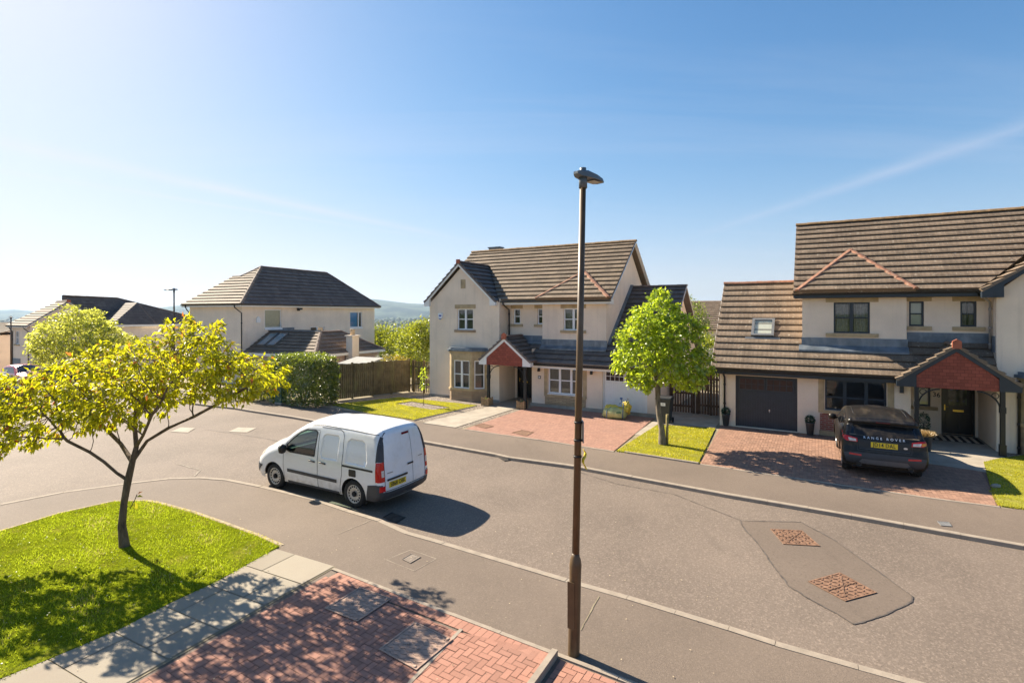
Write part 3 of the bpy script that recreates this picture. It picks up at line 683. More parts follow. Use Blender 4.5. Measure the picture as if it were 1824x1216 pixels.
        for pp_ in posts:
            m = MB(); m.box(pp_ - .055, pp_ + .055, q - .055, q + .055, .35, zb); m.box(pp_ - .075, pp_ + .075, q - .075, q + .075, .0, .36); m.box(pp_ - .07, pp_ + .07, q - .07, q + .07, zb - .62, zb - .45)
            dr = 1 if pp_ < pm else -1
            m.tube([(pp_ + dr * (.05 + .52 * (1 - math.cos(t * math.pi / 20))), q, zb - .55 + .52 * math.sin(t * math.pi / 20)) for t in range(11)], .022, 6)
            for t in range(5):
                rr = .05 + .016 * t; c = (pp_ + dr * (.08 + rr), q, zb - .04 - rr * 1.1)
                if t in (2,): m.tube([(c[0] + rr * math.cos(a * .5236), q, c[2] + rr * math.sin(a * .5236)) for a in range(13)], .012, 5, cap=False)
            s.part("post", m, BLACKP)
        return r_o
def door_panelled(h, p0, p1, z0, z1, q, mat, glazed=True, handle=True):
    m = MB(); m.box(p0, p1, q + .10, q + .15, z0, z1)
    m.box(p0, p0 + .07, q + .05, q + .10, z0, z1); m.box(p1 - .07, p1, q + .05, q + .10, z0, z1); m.box(p0 + .07, p1 - .07, q + .05, q + .10, z1 - .07, z1)
    w_ = p1 - p0; H_ = z1 - z0
    for i in range(2):
        a = p0 + .14 + i * (w_ - .28 + .04) / 2; b = a + (w_ - .36) / 2
        m.box(a, b, q + .085, q + .10, z0 + .15, z0 + H_ * .36)
        for (x0_, x1_, y0_, y1_) in ((a - .02, b + .02, z0 + .13, z0 + .15), (a - .02, b + .02, z0 + H_ * .36, z0 + H_ * .36 + .02)): m.box(x0_, x1_, q + .078, q + .10, y0_, y1_)
    m.box(p0, p1, q - .02, q + .10, z0 - .03, z0 - .001)
    o = h.part("door", m, mat)
    if glazed:
        g = MB(); g.box(p0 + .2, p1 - .2, q + .092, q + .0985, z0 + H_ * .52, z1 - .16); h.part("door_glass", g, DGLASS, o)
        e_ = MB()
        for i in range(3):
            for j in range(2):
                x = p0 + w_ * (.32 + .18 * i); z = z0 + H_ * (.60 + .2 * j); e_.box(x - .02, x + .02, q + .088, q + .0915, z - .02, z + .02)
        h.part("leaded_motif", e_, m_motif, o)
    if handle:
        b = MB(); b.box(p0 + .09, p0 + .12, q + .075, q + .10, z0 + H_ * .42, z0 + H_ * .52); b.tube([(p0 + .105, q + .08, z0 + H_ * .49), (p0 + .105, q + .04, z0 + H_ * .49), (p0 + .21, q + .04, z0 + H_ * .49)], .012, 6); h.part("handle", b, BRASS, o)
    lb = MB(); lb.box(p0 + w_ * .36, p0 + w_ * .68, q + .06, q + .072, z0 + H_ * .405, z0 + H_ * .44); h.part("letterbox", lb, BRASS, o)
    return o
DGLASS = m_plain("leaded_door_glass", (.07, .085, .06), .08, .6, 6); m_motif = m_plain("blue_lead_motif", (.03, .04, .12), .3)
def garage_door(h, p0, p1, z0, z1, q, mat, panes=True, slats=None):
    m = MB(); n = slats or int((p1 - p0) / .085)
    m.box(p0, p1, q + .10, q + .13, z0, z1); zt_ = z1 - (z1 - z0) * .30 if panes else z1 - .06
    for i in range(n):
        a = p0 + .05 + (p1 - p0 - .10) * i / n; b = p0 + .05 + (p1 - p0 - .10) * (i + 1) / n
        m.box(a + .006, b - .006, q + .085, q + .10, z0 + .03, zt_)
    m.box(p0, p0 + .05, q + .06, q + .10, z0, z1); m.box(p1 - .05, p1, q + .06, q + .10, z0, z1); m.box(p0 + .05, p1 - .05, q + .06, q + .10, z1 - .05, z1)
    o = h.part("garage_door", m, mat)
    if panes:
        for i in range(2):
            a = p0 + .13 + i * (p1 - p0 - .18) / 2; b = a + (p1 - p0) / 2 - .18; zb = zt_ + .06; ztp = z1 - .10
            f = MB(); f.box(a - .03, b + .03, q + .075, q + .10, zb - .03, ztp + .03) ; fo = h.part("window_panel", f, mat, o)
            for k in range(4):
                for r_ in range(2):
                    g = MB(); x0 = a + (b - a) * k / 4 + .012; x1 = a + (b - a) * (k + 1) / 4 - .012; y0 = zb + (ztp - zb) * r_ / 2 + .012; y1 = zb + (ztp - zb) * (r_ + 1) / 2 - .012
                    g.box(x0, x1, q + .070, q + .0745, y0, y1); h.part("pane", g, GPANE, fo)
    hd = MB(); x = (p0 + p1) / 2 + .12; hd.box(x - .02, x + .02, q + .06, q + .084, z0 + (z1 - z0) * .33, z0 + (z1 - z0) * .37); hd.tube([(x, q + .06, z0 + (z1 - z0) * .35), (x, q + .03, z0 + (z1 - z0) * .35), (x, q + .03, z0 + (z1 - z0) * .31)], .01, 6); h.part("handle", hd, CHROME, o)
    return o
GPANE = m_plain("garage_pane", (.03, .014, .016), .12, .3, 4); CHROME = m_plain("chrome", (.7, .7, .7), .2, .05, metal=.95)
# ------------------------------------------------------------------ the cream house with the white trim
hA = House("house", "cream rendered house with white fascias, white garage door and a red tile-hung porch gable", -12.5, 24)
FQ, BQ, RQ = 21.2, 21.7, 21.95
wl, wr = -17.08, -12.93
def rect_at(q, a, b): (x0, z1), (x1, z0) = onq(*a, q), onq(*b, q); return min(x0, x1), min(z0, z1), max(x0, x1), max(z0, z1)
wU = rect_at(FQ, (814.3, 549.6), (842.9, 587.5)); wLow = rect_at(FQ, (976.5, 652.5), (1037.5, 705)); wS1 = rect_at(RQ, (914.5, 549.6), (926.7, 577)); wS2 = (wS1[0] + 1.28, wS1[1], wS1[2] + 1.28, wS1[3])
wBl = rect_at(BQ, (1003.7, 549), (1038.5, 588.5)); gdA = (-7.83, .02, -5.93, 1.86)
zE, zP, pP = 4.70, 6.66, (wl + wr) / 2
m = MB()
wallpanel(m, MF(FQ), [(wl, 0), (wr, 0), (wr, zE), (pP, zE + (wr - pP) * .90), (wl, zE)], [wU])
m.face([(wr, FQ, 0), (wr, 22.7, 0), (wr, 22.7, 4.9), (wr, FQ, 4.9)])
wallpanel(m, MF(FQ), [(-11.2, 0), (-5.5, 0), (-5.5, 2.0), (-11.2, 2.0)], [wLow, gdA], .12)
m.face([(-11.2, FQ, 0), (-11.2, FQ, 2.6), (-11.2, 22.7, 2.6), (-11.2, 22.7, 0)])
dA = (-12.82, .05, -11.98, 1.92)
wallpanel(m, MF(22.7), [(wr, 0), (-11.2, 0), (-11.2, 3.2), (wr, 3.2)], [dA, (-11.80, .95, -11.30, 1.85)])
wallpanel(m, MF(RQ), [(wr, 2.2), (-10.85, 2.2), (-10.85, 4.85), (wr, 4.85)], [wS1, wS2])
wallpanel(m, MF(BQ), [(-10.92, 2.1), (-7.85, 2.1), (-7.85, 4.85), (-10.92, 4.85)], [wBl])
m.face([(-10.92, BQ, 2.1), (-10.92, 22, 2.1), (-10.92, 22, 4.8), (-10.92, BQ, 4.8)])
m.face([(-7.85, BQ, 0), (-7.85, 28.1, 0), (-7.85, 28.1, 4.75), (-7.85, 24.9, 7.48), (-7.85, BQ, 4.85)])
m.face([(-5.5, FQ, 0), (-5.5, 29.2, 0), (-5.5, 29.2, 2.0), (-5.5, 25.2, 5.35), (-5.5, FQ, 2.0)])
m.face([(wl, FQ, 0), (wl, 28.1, 0), (wl, 28.1, 4.75), (wl, 24.9, 7.4), (wl, FQ + .3, 4.6), (wl, FQ, 4.6)])
m.face([(wl, 28.1, 0), (-7.85, 28.1, 0), (-7.85, 28.1, 4.8), (wl, 28.1, 4.8)]); m.face([(-7.85, 29.2, 0), (-5.5, 29.2, 0), (-5.5, 29.2, 2), (-7.85, 29.2, 2)])
hA.part("wall", m, WALL)
m = MB(); m.box(-11.25, -5.45, FQ - .03, FQ, 0, .16); m.box(wl - .03, wr + .03, FQ - .03, FQ, 0, .12); hA.part("plinth", m, m_plain("plinth_render", (.33, .29, .24), .95, .2, 3))
# main roof
EQ, EZ, RT = 21.35, 4.82, math.atan(.80)
S = (0, math.cos(RT), math.sin(RT)); sl = 3.55 / math.cos(RT); sv = 2.35 / math.cos(RT)
m = MB()
roof_slope(m, [(-13.05, 0), (-7.52, 0), (-7.52, sl), (-15.0, sl), (-15.0, sv)], (0, EQ, EZ), (1, 0, 0), S)
roof_slope(m, [(-15.0, sv), (-15.0, sl), (-17.0, sl), (-17.0, .2)], (0, EQ, EZ), (1, 0, 0), S, base=0)
rfA = hA.part("roof", m, TILEM)
m = MB(); roof_slope(m, [(-17.0, 0), (-7.52, 0), (-7.52, sl), (-17.0, sl)], (0, 28.45, EZ), (1, 0, 0), (0, -S[1], S[2])); hA.part("rear_slope", m, TILEM, rfA)
m = MB(); ridge(m, (-17.0, 24.9, 7.68), (-7.5, 24.9, 7.68), .12); hA.part("ridge_tiles", m, RIDGEM, rfA)
m = MB(); m.box(-16.0, -15.3, 25.1, 25.5, 7.4, 7.86); m.box(-16.05, -15.25, 25.05, 25.55, 7.86, 7.92); hA.part("chimney", m, LEAD, rfA)
def hipfeature(h, cx, half, zpk, roof, EQ, EZ, tan, mat):
    """small hip-fronted roof over the projecting bay, its hips capped with clay tiles"""
    rt = math.atan(tan); S = Vector((0, math.cos(rt), math.sin(rt))); N = Vector((0, -math.sin(rt), math.cos(rt))); L = (zpk - EZ) / math.sin(rt)
    O = Vector((0, EQ, EZ)) + N * .11; mm = MB(); roof_slope(mm, [(cx - half, -.08), (cx + half, -.08), (cx, L)], O, (1, 0, 0), S, thick=.10); o = h.part("hipped_bay_roof", mm, mat, roof)
    mm = MB(); pk = O + Vector((cx, 0, 0)) + S * L
    for sg in (-1, 1): ridge(mm, O + Vector((cx + sg * half, 0, 0)) - S * .06, pk, .10, .36, .02)
    h.part("hip_tiles", mm, TERRA, o)
hipfeature(hA, -9.30, 1.72, 6.05, rfA, EQ, EZ, .80, TILEM)
# wing roof
wp0, wp1, wz = -17.33, -13.06, 4.76; wrz = 6.70; wpm = (wp0 + wp1) / 2
m = MB(); sw = Vector((wpm - wp1, 0, wrz - wz)); Lw = sw.length
roof_slope(m, [(0, 0), (.42, 0), (2.95, Lw), (0, Lw)], (wp1, FQ - .17, wz), (0, 1, 0), sw); sw2 = Vector((wpm - wp0, 0, wrz - wz))
roof_slope(m, [(0, 0), (.42, 0), (2.95, Lw), (0, Lw)], (wp0, FQ - .17, wz), (0, 1, 0), sw2)
wgr = hA.part("wing_roof", m, TILED); m = MB(); ridge(m, (wpm, FQ - .17, wrz + .03), (wpm, FQ + 2.8, wrz + .03), .11); hA.part("ridge_tiles", m, RIDGE, wgr)
m = MB(); m.box(wpm - .10, wpm + .10, FQ - .20, FQ - .12, wrz - .06, wrz + .14); hA.part("ridge_end", m, TERRACAP, wgr)
m = MB()
for pe in (wp0, wp1):
    m.prism([(pe, FQ - .15, wz - .04), (pe, FQ - .15, wz - .18), (wpm, FQ - .15, wrz - .18), (wpm, FQ - .15, wrz - .04)], (0, .03, 0))
    sg = 1 if pe < wpm else -1; m.prism([(pe, FQ - .16, wz - .05), (pe, FQ - .16, wz - .20), (pe + sg * .32, FQ - .16, wz - .20), (pe + sg * .32, FQ - .16, wz + .16)], (0, .17, 0))
    m.box(min(pe, pe + sg * .27), max(pe, pe + sg * .27), FQ + .01, FQ + (.5 if pe > wpm else 1.2), wz - .19, wz - .06)
hA.part("bargeboard", m, FASC, fix=True)
hA.fascia((-13.0, EQ + .05, EZ - .13), (-7.56, EQ + .05, EZ - .13), FASC); m = MB(); m.box(-13.0, -7.56, EQ + .07, RQ, EZ - .22, EZ - .20); m.box(-7.85, -7.56, EQ + .06, EQ + .5, EZ - .22, EZ - .02); hA.part("soffit", m, FASC)
hA.gutter((-13.0, EQ - .03, EZ - .06), (-7.5, EQ - .03, EZ - .06))
m = MB(); a = Vector((-7.56, EQ + .1, EZ - .02)); b = Vector((-7.56, 24.9, 7.60)); m.bar(a, b, .03, .14, up=(1, 0, 0)); m.bar(b, Vector((-7.56, 28.4, EZ)), .03, .14, up=(1, 0, 0)); hA.part("verge_board", m, FASC)
# lower lean-to roof, running on up to the garage ridge
LT, LQ, LZ = math.atan(.80), 20.85, 1.98; SL = (0, math.cos(LT), math.sin(LT)); s1 = (RQ - LQ) / math.cos(LT); sr = 4.35 / math.cos(LT)
m = MB(); roof_slope(m, [(-12.90, 0), (-7.84, 0), (-7.84, s1), (-12.90, s1)], (0, LQ, LZ), (1, 0, 0), SL); roof_slope(m, [(-7.84, 0), (-5.22, 0), (-5.22, sr), (-7.84, sr)], (0, LQ, LZ), (1, 0, 0), SL)
gr = hA.part("garage_roof", m, TILED); m = MB(); roof_slope(m, [(-7.84, 0), (-5.22, 0), (-5.22, sr), (-7.84, sr)], (0, LQ + 8.7, LZ), (1, 0, 0), (0, -SL[1], SL[2])); hA.part("rear_slope", m, TILED, gr)
m = MB(); ridge(m, (-7.84, LQ + 4.35, LZ + 3.5), (-5.2, LQ + 4.35, LZ + 3.5), .11); hA.part("ridge_tiles", m, RIDGE, gr)
m = MB(); m.bar((-5.26, LQ + .05, LZ - .03), (-5.26, LQ + 4.35, LZ + 3.44), .03, .13, up=(1, 0, 0)); m.bar((-5.26, LQ + 4.35, LZ + 3.44), (-5.26, LQ + 8.65, LZ), .03, .13, up=(1, 0, 0)); hA.part("verge_board", m, FASC)
hA.fascia((-11.0, LQ + .05, LZ - .12), (-5.24, LQ + .05, LZ - .12), FASC); m = MB(); m.box(-11.0, -5.26, LQ + .07, FQ, LZ - .20, LZ - .18); hA.part("soffit", m, FASC); hA.gutter((-11.1, LQ - .02, LZ - .04), (-5.2, LQ - .02, LZ - .04))
m = MB(); zb = LZ + .8 * (BQ - LQ); zr_ = LZ + .8 * (RQ - LQ); m.box(-10.96, -7.80, BQ - .03, BQ - .003, zb, zb + .36); m.prism([(-10.96, BQ - .03, zb + .02), (-10.96, BQ - .22, zb - .10), (-7.80, BQ - .22, zb - .10), (-7.80, BQ - .03, zb + .02)], (0, 0, .06))
m.box(wr, -10.97, RQ - .03, RQ - .003, zr_, zr_ + .30); m.prism([(wr, RQ - .03, zr_ + .02), (wr, RQ - .2, zr_ - .08), (-10.97, RQ - .2, zr_ - .08), (-10.97, RQ - .03, zr_ + .02)], (0, 0, .06))
m.bar((-7.835, BQ + .1, zb + .18), (-7.835, LQ + 4.3, LZ + 3.6), .02, .26, up=(1, 0, 0)); hA.part("flashing", m, LEAD, gr, fix=True)
# windows and doors
hA.window(MF(FQ), *wU, WHITE, sill=STONED, lintel=STONE, inner='blind'); hA.window(MF(FQ), *wLow, WHITE, cols=(1 / 3, 2 / 3), sill=WHITE, over=.02, inner='blind')
hA.window(MF(RQ), *wS1, WHITE, cols=(), sill=STONE, lintel=STONE); hA.window(MF(RQ), *wS2, WHITE, cols=(), sill=STONE, lintel=STONE)
hA.window(MF(BQ), *wBl, WHITE, sill=STONE, lintel=STONE, inner='curtain'); hA.window(MF(22.7), -11.80, .95, -11.30, 1.85, WHITE, cols=(), sill=STONE)
m = MB(); m.box(pP - .14, pP + .14, FQ - .012, FQ, 5.42, 5.86); hA.part("gable_stone", m, STONE)
m = MB(); x0, z0, x1, z1 = wLow; m.box(x0 - .14, x1 + .14, FQ - .05, FQ - .001, .17, z0 - .13); hA.part("stone_panel", m, STONEB); m = MB(); m.box(x0 - .18, x1 + .18, FQ - .07, FQ - .062, z0 - .13, z0 - .125); m.box(x0 - .2, x0 - .02, FQ - .012, FQ - .001, z0 - .1, z1); m.box(x1 + .02, x1 + .2, FQ - .012, FQ - .001, z0 - .1, z1); m.box(x0 - .17, x1 + .17, FQ - .06, FQ - .001, z0 - .13, z0 - .03); hA.part("stone_surround", m, STONE)
door_panelled(hA, *[dA[i] for i in (0, 2, 1, 3)], 22.7, DOORB, glazed=False)
garage_door(hA, gdA[0], gdA[2], gdA[1], gdA[3], FQ, GARW)
# stone bay window
bq = 20.72; bl, bm, br = onq(795, 660, bq)[0], onq(840, 660, bq)[0], onq(866, 660, 21.1)[0]; cant = .42
pl_ = [(bl - .0, FQ), (bl + .12, bq + .12), (bl + .30, bq), (bm, bq), (br, FQ)]
def bay(h, pts, zw0, zw1, ztop, stone=STONE, trimroof=LEAD, wt=WHITE):
    def ring(k, c): return [(c[0] + (x - c[0]) * k, y - (k - 1) * .6 if y < FQ - .01 else y) for x, y in pts]
    c = ((pts[0][0] + pts[-1][0]) / 2, FQ); mm = MB(); rp = ring(1.0, c)
    mm.prism([(x, y, 0) for x, y in pts], (0, 0, zw0 - .02)); h.part("bay_base", mm, STONED, fix=True)
    mm = MB(); b2 = ring(1.05, c); mm.prism([(x, y, zw0 - .10) for x, y in b2], (0, 0, .10)); mm.prism([(x, y, zw1) for x, y in pts], (0, 0, ztop - zw1 - .12)); b3 = ring(1.06, c); mm.prism([(x, y, ztop - .12) for x, y in b3], (0, 0, .06))
    for i in range(len(pts) - 1):
        a, b = Vector((*pts[i], 0)), Vector((*pts[i + 1], 0)); L = (b - a).length; d = (b - a) / L; inn = Vector((-d.y, d.x, 0))
        if inn.y < 0: inn = -inn
        mg = .13 if L > .35 else L / 2
        for u0, u1 in ((0, mg), (L - mg, L)): mm.prism([a + d * u0 + Vector((0, 0, zw0)), a + d * u1 + Vector((0, 0, zw0)), a + d * u1 + inn * .12 + Vector((0, 0, zw0)), a + d * u0 + inn * .12 + Vector((0, 0, zw0))], (0, 0, zw1 - zw0))
    o = h.part("bay_window", mm, stone, fix=True)
    mm = MB(); b4 = ring(1.13, c); mm.prism([(x, y, ztop - .06) for x, y in b4], (0, 0, .09)); mm.prism([(x, y, ztop + .03) for x, y in ring(1.03, c)], (0, 0, .08)); h.part("bay_roof", mm, trimroof, o, fix=True)
    for i in range(len(pts) - 1):
        a, b = Vector((*pts[i], 0)), Vector((*pts[i + 1], 0)); L = (b - a).length
        if L < .35: continue
        d = (b - a) / L; inn = Vector((-d.y, d.x, 0)); inn = inn if inn.y > 0 else -inn
        M = Matrix((d, inn, Vector((0, 0, 1)))).transposed().to_4x4(); M.translation = a
        h.window(M, .13, zw0, L - .13, zw1, wt, cols=(.5,) if L > .9 else (), sill=None, inner='blind', rec=.07)
zt0, zt1 = onq(818, 691, bq)[1], onq(818, 641, bq)[1]
bay(hA, pl_, zt0, zt1, onq(818, 623, bq)[1])
a_, b_, c_ = onq(853.7, 641, 20.35), onq(945.5, 645, 20.35), onq(899, 600, 20.35)
lp, rp_ = onq(872.5, 720, 20.45)[0], onq(937.3, 727, 20.45)[0]
hA.porch(20.35, a_, b_, c_, 22.0, FQ - .005, (lp, rp_), FASC, .30, TILED)
# fittings
hA.downpipe([(-12.80, EQ - .03, EZ - .1), (-12.80, EQ - .02, EZ - .2), (-12.80, RQ - .06, EZ - .45), (-12.80, RQ - .06, 3.0)])
hA.downpipe([(wl + .08, FQ + .10, wz - .15), (wl - .05, FQ + .3, wz - .3), (wl - .05, FQ + .3, 0)]); hA.downpipe([(-5.42, LQ - .02, LZ - .08), (-5.42, LQ, LZ - .2), (-5.42, FQ - .05, LZ - .4), (-5.42, FQ - .05, .05)])
p_, z_ = onq(982 - 21, 660, FQ); hA.walllamp(onq(961, 657, FQ)[0], FQ, onq(961, 657, FQ)[1]); hA.walllamp(onq(1054.5, 662, FQ)[0], FQ, onq(1054.5, 662, FQ)[1])
p_, z_ = onq(961, 671.5, FQ); m = MB(); m.box(p_ - .07, p_ + .07, FQ - .015, FQ - .001, z_ - .07, z_ + .07); o = hA.part("number_plaque", m, m_plain("slate_plaque", (.12, .10, .10), .5, .2)); m = MB(); m.box(p_ - .035, p_ + .035, FQ - .019, FQ - .0155, z_ - .035, z_ + .035); hA.part("plaque_face", m, WHITE, o)
p_, z_ = onq(785.5, 563.5, FQ); m = MB(); m.prism([(p_ - .13, FQ - .07, z_ + .16), (p_ + .13, FQ - .07, z_ + .16), (p_ + .12, FQ - .07, z_ - .08), (p_, FQ - .07, z_ - .17), (p_ - .12, FQ - .07, z_ - .08)], (0, .068, 0)); o = hA.part("alarm_box", m, m_plain("alarm_white", (.75, .78, .80), .4, .03), fix=True)
m = MB(); m.prism([(p_ + .12, FQ - .074, z_ - .075), (p_, FQ - .074, z_ - .165), (p_ - .12, FQ - .074, z_ - .075), (p_, FQ - .074, z_ - .10)], (0, .003, 0)); m.box(p_ - .08, p_ + .08, FQ - .074, FQ - .071, z_, z_ + .08); hA.part("alarm_badge", m, m_plain("alarm_blue", (.03, .08, .35), .4, .05), o, fix=True)

# ------------------------------------------------------------------ number 36, the cream house with dark trim
hB = House("house", "cream house with anthracite trim and dark garage door behind the black car", 1.5, 24)
F2, B2, R2, D2 = 21.1, 21.6, 21.85, 23.27; wl2 = 4.72
w36 = rect_at(F2, (1469.5, 675), (1579.5, 738)); g36 = rect_at(F2, (1310, 668), (1420.3, 768)); g36 = (g36[0], .03, g36[2], g36[3])
u36 = rect_at(B2, (1485, 538.6), (1549.6, 594)); s36a = rect_at(R2, (1619.2, 536.8), (1645.8, 581)); s36b = rect_at(R2, (1710.5, 536.6), (1740, 582))
dd = rect_at(D2, (1680, 690), (1741, 777)); dd = (3.74, .06, 4.64, 1.95); v36 = rect_at(D2, (1630, 688), (1657.5, 724))
m = MB(); pe2 = 9.1; pm2 = (wl2 + pe2) / 2
wallpanel(m, MF(F2), [(-3.16, 0), (2.62, 0), (2.62, 2.1), (-3.16, 2.1)], [w36, g36], .12)
m.face([(2.62, F2, 0), (2.62, F2, 2.6), (2.62, D2, 2.6), (2.62, D2, 0)])
wallpanel(m, MF(D2), [(2.62, 0), (wl2, 0), (wl2, 3.4), (2.62, 3.4)], [dd, v36])
wallpanel(m, MF(B2), [(-.45, 2.2), (2.57, 2.2), (2.57, 4.95), (-.45, 4.95)], [u36]); m.face([(-.45, B2, 2), (-.45, 24.5, 2), (-.45, 24.5, 7.5), (-.45, B2, 4.95)]); m.face([(2.57, B2, 2.2), (2.57, R2, 2.2), (2.57, R2, 4.95), (2.57, B2, 4.95)])
wallpanel(m, MF(R2), [(2.57, 2.2), (wl2, 2.2), (wl2, 4.95), (2.57, 4.95)], [s36a, s36b])
wallpanel(m, MF(FQ), [(wl2, 0), (pe2, 0), (pe2, 4.85), (pm2, 4.85 + (pe2 - pm2) * .87), (wl2, 4.85)], [])
m.face([(wl2, FQ, 0), (wl2, FQ, 4.9), (wl2, D2, 4.9), (wl2, D2, 0)]); m.face([(pe2, FQ, 0), (pe2, 28, 0), (pe2, 28, 4.85), (pe2, FQ, 4.85)]); m.face([(-.45, 28, 0), (pe2, 28, 0), (pe2, 28, 4.9), (-.45, 28, 4.9)])
m.face([(-.45, 24.4, 2), (-.45, 28, 2), (-.45, 28, 4.9), (-.45, 24.4, 7.5)])
m.face([(-3.16, F2, 0), (-3.16, 27.7, 0), (-3.16, 27.7, 2.1), (-3.16, 24.3, 5.3), (-3.16, F2, 2.1)]); m.face([(-3.16, 27.7, 0), (-.45, 27.7, 0), (-.45, 27.7, 2.1), (-3.16, 27.7, 2.1)])
hB.part("wall", m, WALL)
E2, Z2 = 21.25, 4.95; T2 = math.atan(.87); S2 = (0, math.cos(T2), math.sin(T2)); l2 = 3.25 / math.cos(T2); v2 = 2.45 / math.cos(T2)
m = MB(); roof_slope(m, [(-.72, 0), (4.36, 0), (pm2, v2), (pm2, l2), (-.72, l2)], (0, E2, Z2), (1, 0, 0), S2); roof_slope(m, [(pm2, v2), (9.5, .05), (9.5, l2), (pm2, l2)], (0, E2, Z2), (1, 0, 0), S2, base=0); r36 = hB.part("roof", m, TILE)
m = MB(); roof_slope(m, [(-.72, 0), (9.5, 0), (9.5, l2), (-.72, l2)], (0, E2 + 6.5, Z2), (1, 0, 0), (0, -S2[1], S2[2])); hB.part("rear_slope", m, TILE, r36)
m = MB(); ridge(m, (-.74, 24.5, 7.80), (9.5, 24.5, 7.80), .12); hB.part("ridge_tiles", m, RIDGEM, r36)
hipfeature(hB, 1.08, 1.68, 6.42, r36, E2 - .02, Z2, .87, TILE)
wz2, wr2 = 4.90, 6.72; a0, a1 = 4.34, pe2 + .34
m = MB()
for pe in (a0, a1): roof_slope(m, [(0, 0), (.25, 0), (2.5, math.hypot(pm2 - pe, wr2 - wz2)), (0, math.hypot(pm2 - pe, wr2 - wz2))], (pe, FQ - .25, wz2), (0, 1, 0), (pm2 - pe, 0, wr2 - wz2))
wg2 = hB.part("wing_roof", m, TILE); m = MB(); ridge(m, (pm2, FQ - .25, wr2 + .03), (pm2, FQ + 2.4, wr2 + .03), .11); hB.part("ridge_tiles", m, RIDGE, wg2)
m = MB()
for pe in (a0, a1):
    sg = 1 if pe < pm2 else -1; m.prism([(pe, FQ - .23, wz2 - .04), (pe, FQ - .23, wz2 - .20), (pm2, FQ - .23, wr2 - .20), (pm2, FQ - .23, wr2 - .04)], (0, .03, 0)); m.prism([(pe, FQ - .24, wz2 - .05), (pe, FQ - .24, wz2 - .22), (pe + sg * .5, FQ - .24, wz2 - .22), (pe + sg * .5, FQ - .24, wz2 + .2)], (0, .24, 0))
hB.part("bargeboard", m, NAVY, fix=True)
hB.fascia((-.72, E2 + .05, Z2 - .13), (4.3, E2 + .05, Z2 - .13), NAVY); m = MB(); m.box(-.68, 4.7, E2 + .07, R2, Z2 - .22, Z2 - .20); hB.part("soffit", m, NAVY); hB.gutter((-.75, E2 - .03, Z2 - .05), (4.4, E2 - .03, Z2 - .05))
K2 = math.atan(.98); LQ2, LZ2 = 20.75, 2.17; SK = (0, math.cos(K2), math.sin(K2)); c1 = (R2 - LQ2) / math.cos(K2); c2 = 3.35 / math.cos(K2)
m = MB(); roof_slope(m, [(-.46, 0), (4.72, 0), (4.72, c1), (-.46, c1)], (0, LQ2, LZ2), (1, 0, 0), SK); roof_slope(m, [(-3.42, 0), (-.46, 0), (-.46, c2), (-3.42, c2)], (0, LQ2, LZ2), (1, 0, 0), SK); g2 = hB.part("garage_roof", m, TILE)
m = MB(); roof_slope(m, [(-3.42, 0), (-.46, 0), (-.46, c2), (-3.42, c2)], (0, LQ2 + 6.7, LZ2), (1, 0, 0), (0, -SK[1], SK[2])); hB.part("rear_slope", m, TILE, g2); m = MB(); ridge(m, (-3.44, LQ2 + 3.35, LZ2 + 3.3), (-.46, LQ2 + 3.35, LZ2 + 3.3), .11); hB.part("ridge_tiles", m, TERRA, g2)
m = MB(); m.bar((-3.38, LQ2 + .03, LZ2 - .04), (-3.38, LQ2 + 3.35, LZ2 + 3.22), .03, .12, up=(1, 0, 0)); hB.part("verge_board", m, FASC)
hB.fascia((-3.40, LQ2 + .05, LZ2 - .12), (2.35, LQ2 + .05, LZ2 - .12), NAVY, h=.17); m = MB(); m.box(-3.38, 2.6, LQ2 + .07, F2, LZ2 - .21, LZ2 - .19); hB.part("soffit", m, NAVY); hB.gutter((-3.44, LQ2 - .02, LZ2 - .03), (2.36, LQ2 - .02, LZ2 - .03))
m = MB(); zb = LZ2 + .98 * (B2 - LQ2); zr_ = LZ2 + .98 * (R2 - LQ2); m.box(-.47, 2.60, B2 - .03, B2 - .003, zb, zb + .34); m.prism([(-.55, B2 - .03, zb + .02), (-.55, B2 - .22, zb - .15), (2.62, B2 - .22, zb - .15), (2.62, B2 - .03, zb + .02)], (0, 0, .06)); m.box(2.61, wl2, R2 - .03, R2 - .003, zr_, zr_ + .32); m.box(wl2 - .03, wl2 - .003, FQ + .1, R2, zb, zb + .5); hB.part("flashing", m, LEAD, g2, fix=True)
# roof window on the garage slope
sx0, sx1 = -2.16, -1.38; ca, cb = 1.62, 2.52; Nk = Vector((0, -SK[2], SK[1])); Sk = Vector(SK)
def onslope(p, s, h): return Vector((p, LQ2, LZ2)) + Sk * s + Nk * h
m = MB()
for a, b, c, d in ((sx0, ca, sx0 + .09, cb), (sx1 - .09, ca, sx1, cb), (sx0 + .09, ca, sx1 - .09, ca + .09), (sx0 + .09, cb - .09, sx1 - .09, cb)): m.prism([onslope(a, b, .02), onslope(c, b, .02), onslope(c, d, .02), onslope(a, d, .02)], Nk * .10)
m.prism([onslope(sx0 - .2, ca - .12, .03), onslope(sx1 + .2, ca - .12, .03), onslope(sx1 + .2, ca - .03, .035), onslope(sx0 - .2, ca - .03, .035)], Nk * .01)
sk = hB.part("roof_window", m, m_plain("roof_window_grey", (.16, .165, .17), .4, .1), g2, fix=True); m = MB(); m.face([onslope(sx0 + .08, ca + .08, .10), onslope(sx1 - .08, ca + .08, .10), onslope(sx1 - .08, cb - .08, .10), onslope(sx0 + .08, cb - .08, .10)]); hB.part("pane", m, ROOFG, sk); m = MB(); m.face([onslope(sx0 + .08, ca + .08, .06), onslope(sx1 - .08, ca + .08, .06), onslope(sx1 - .08, cb - .08, .06), onslope(sx0 + .08, cb - .08, .06)]); hB.part("blind", m, LACE, sk)
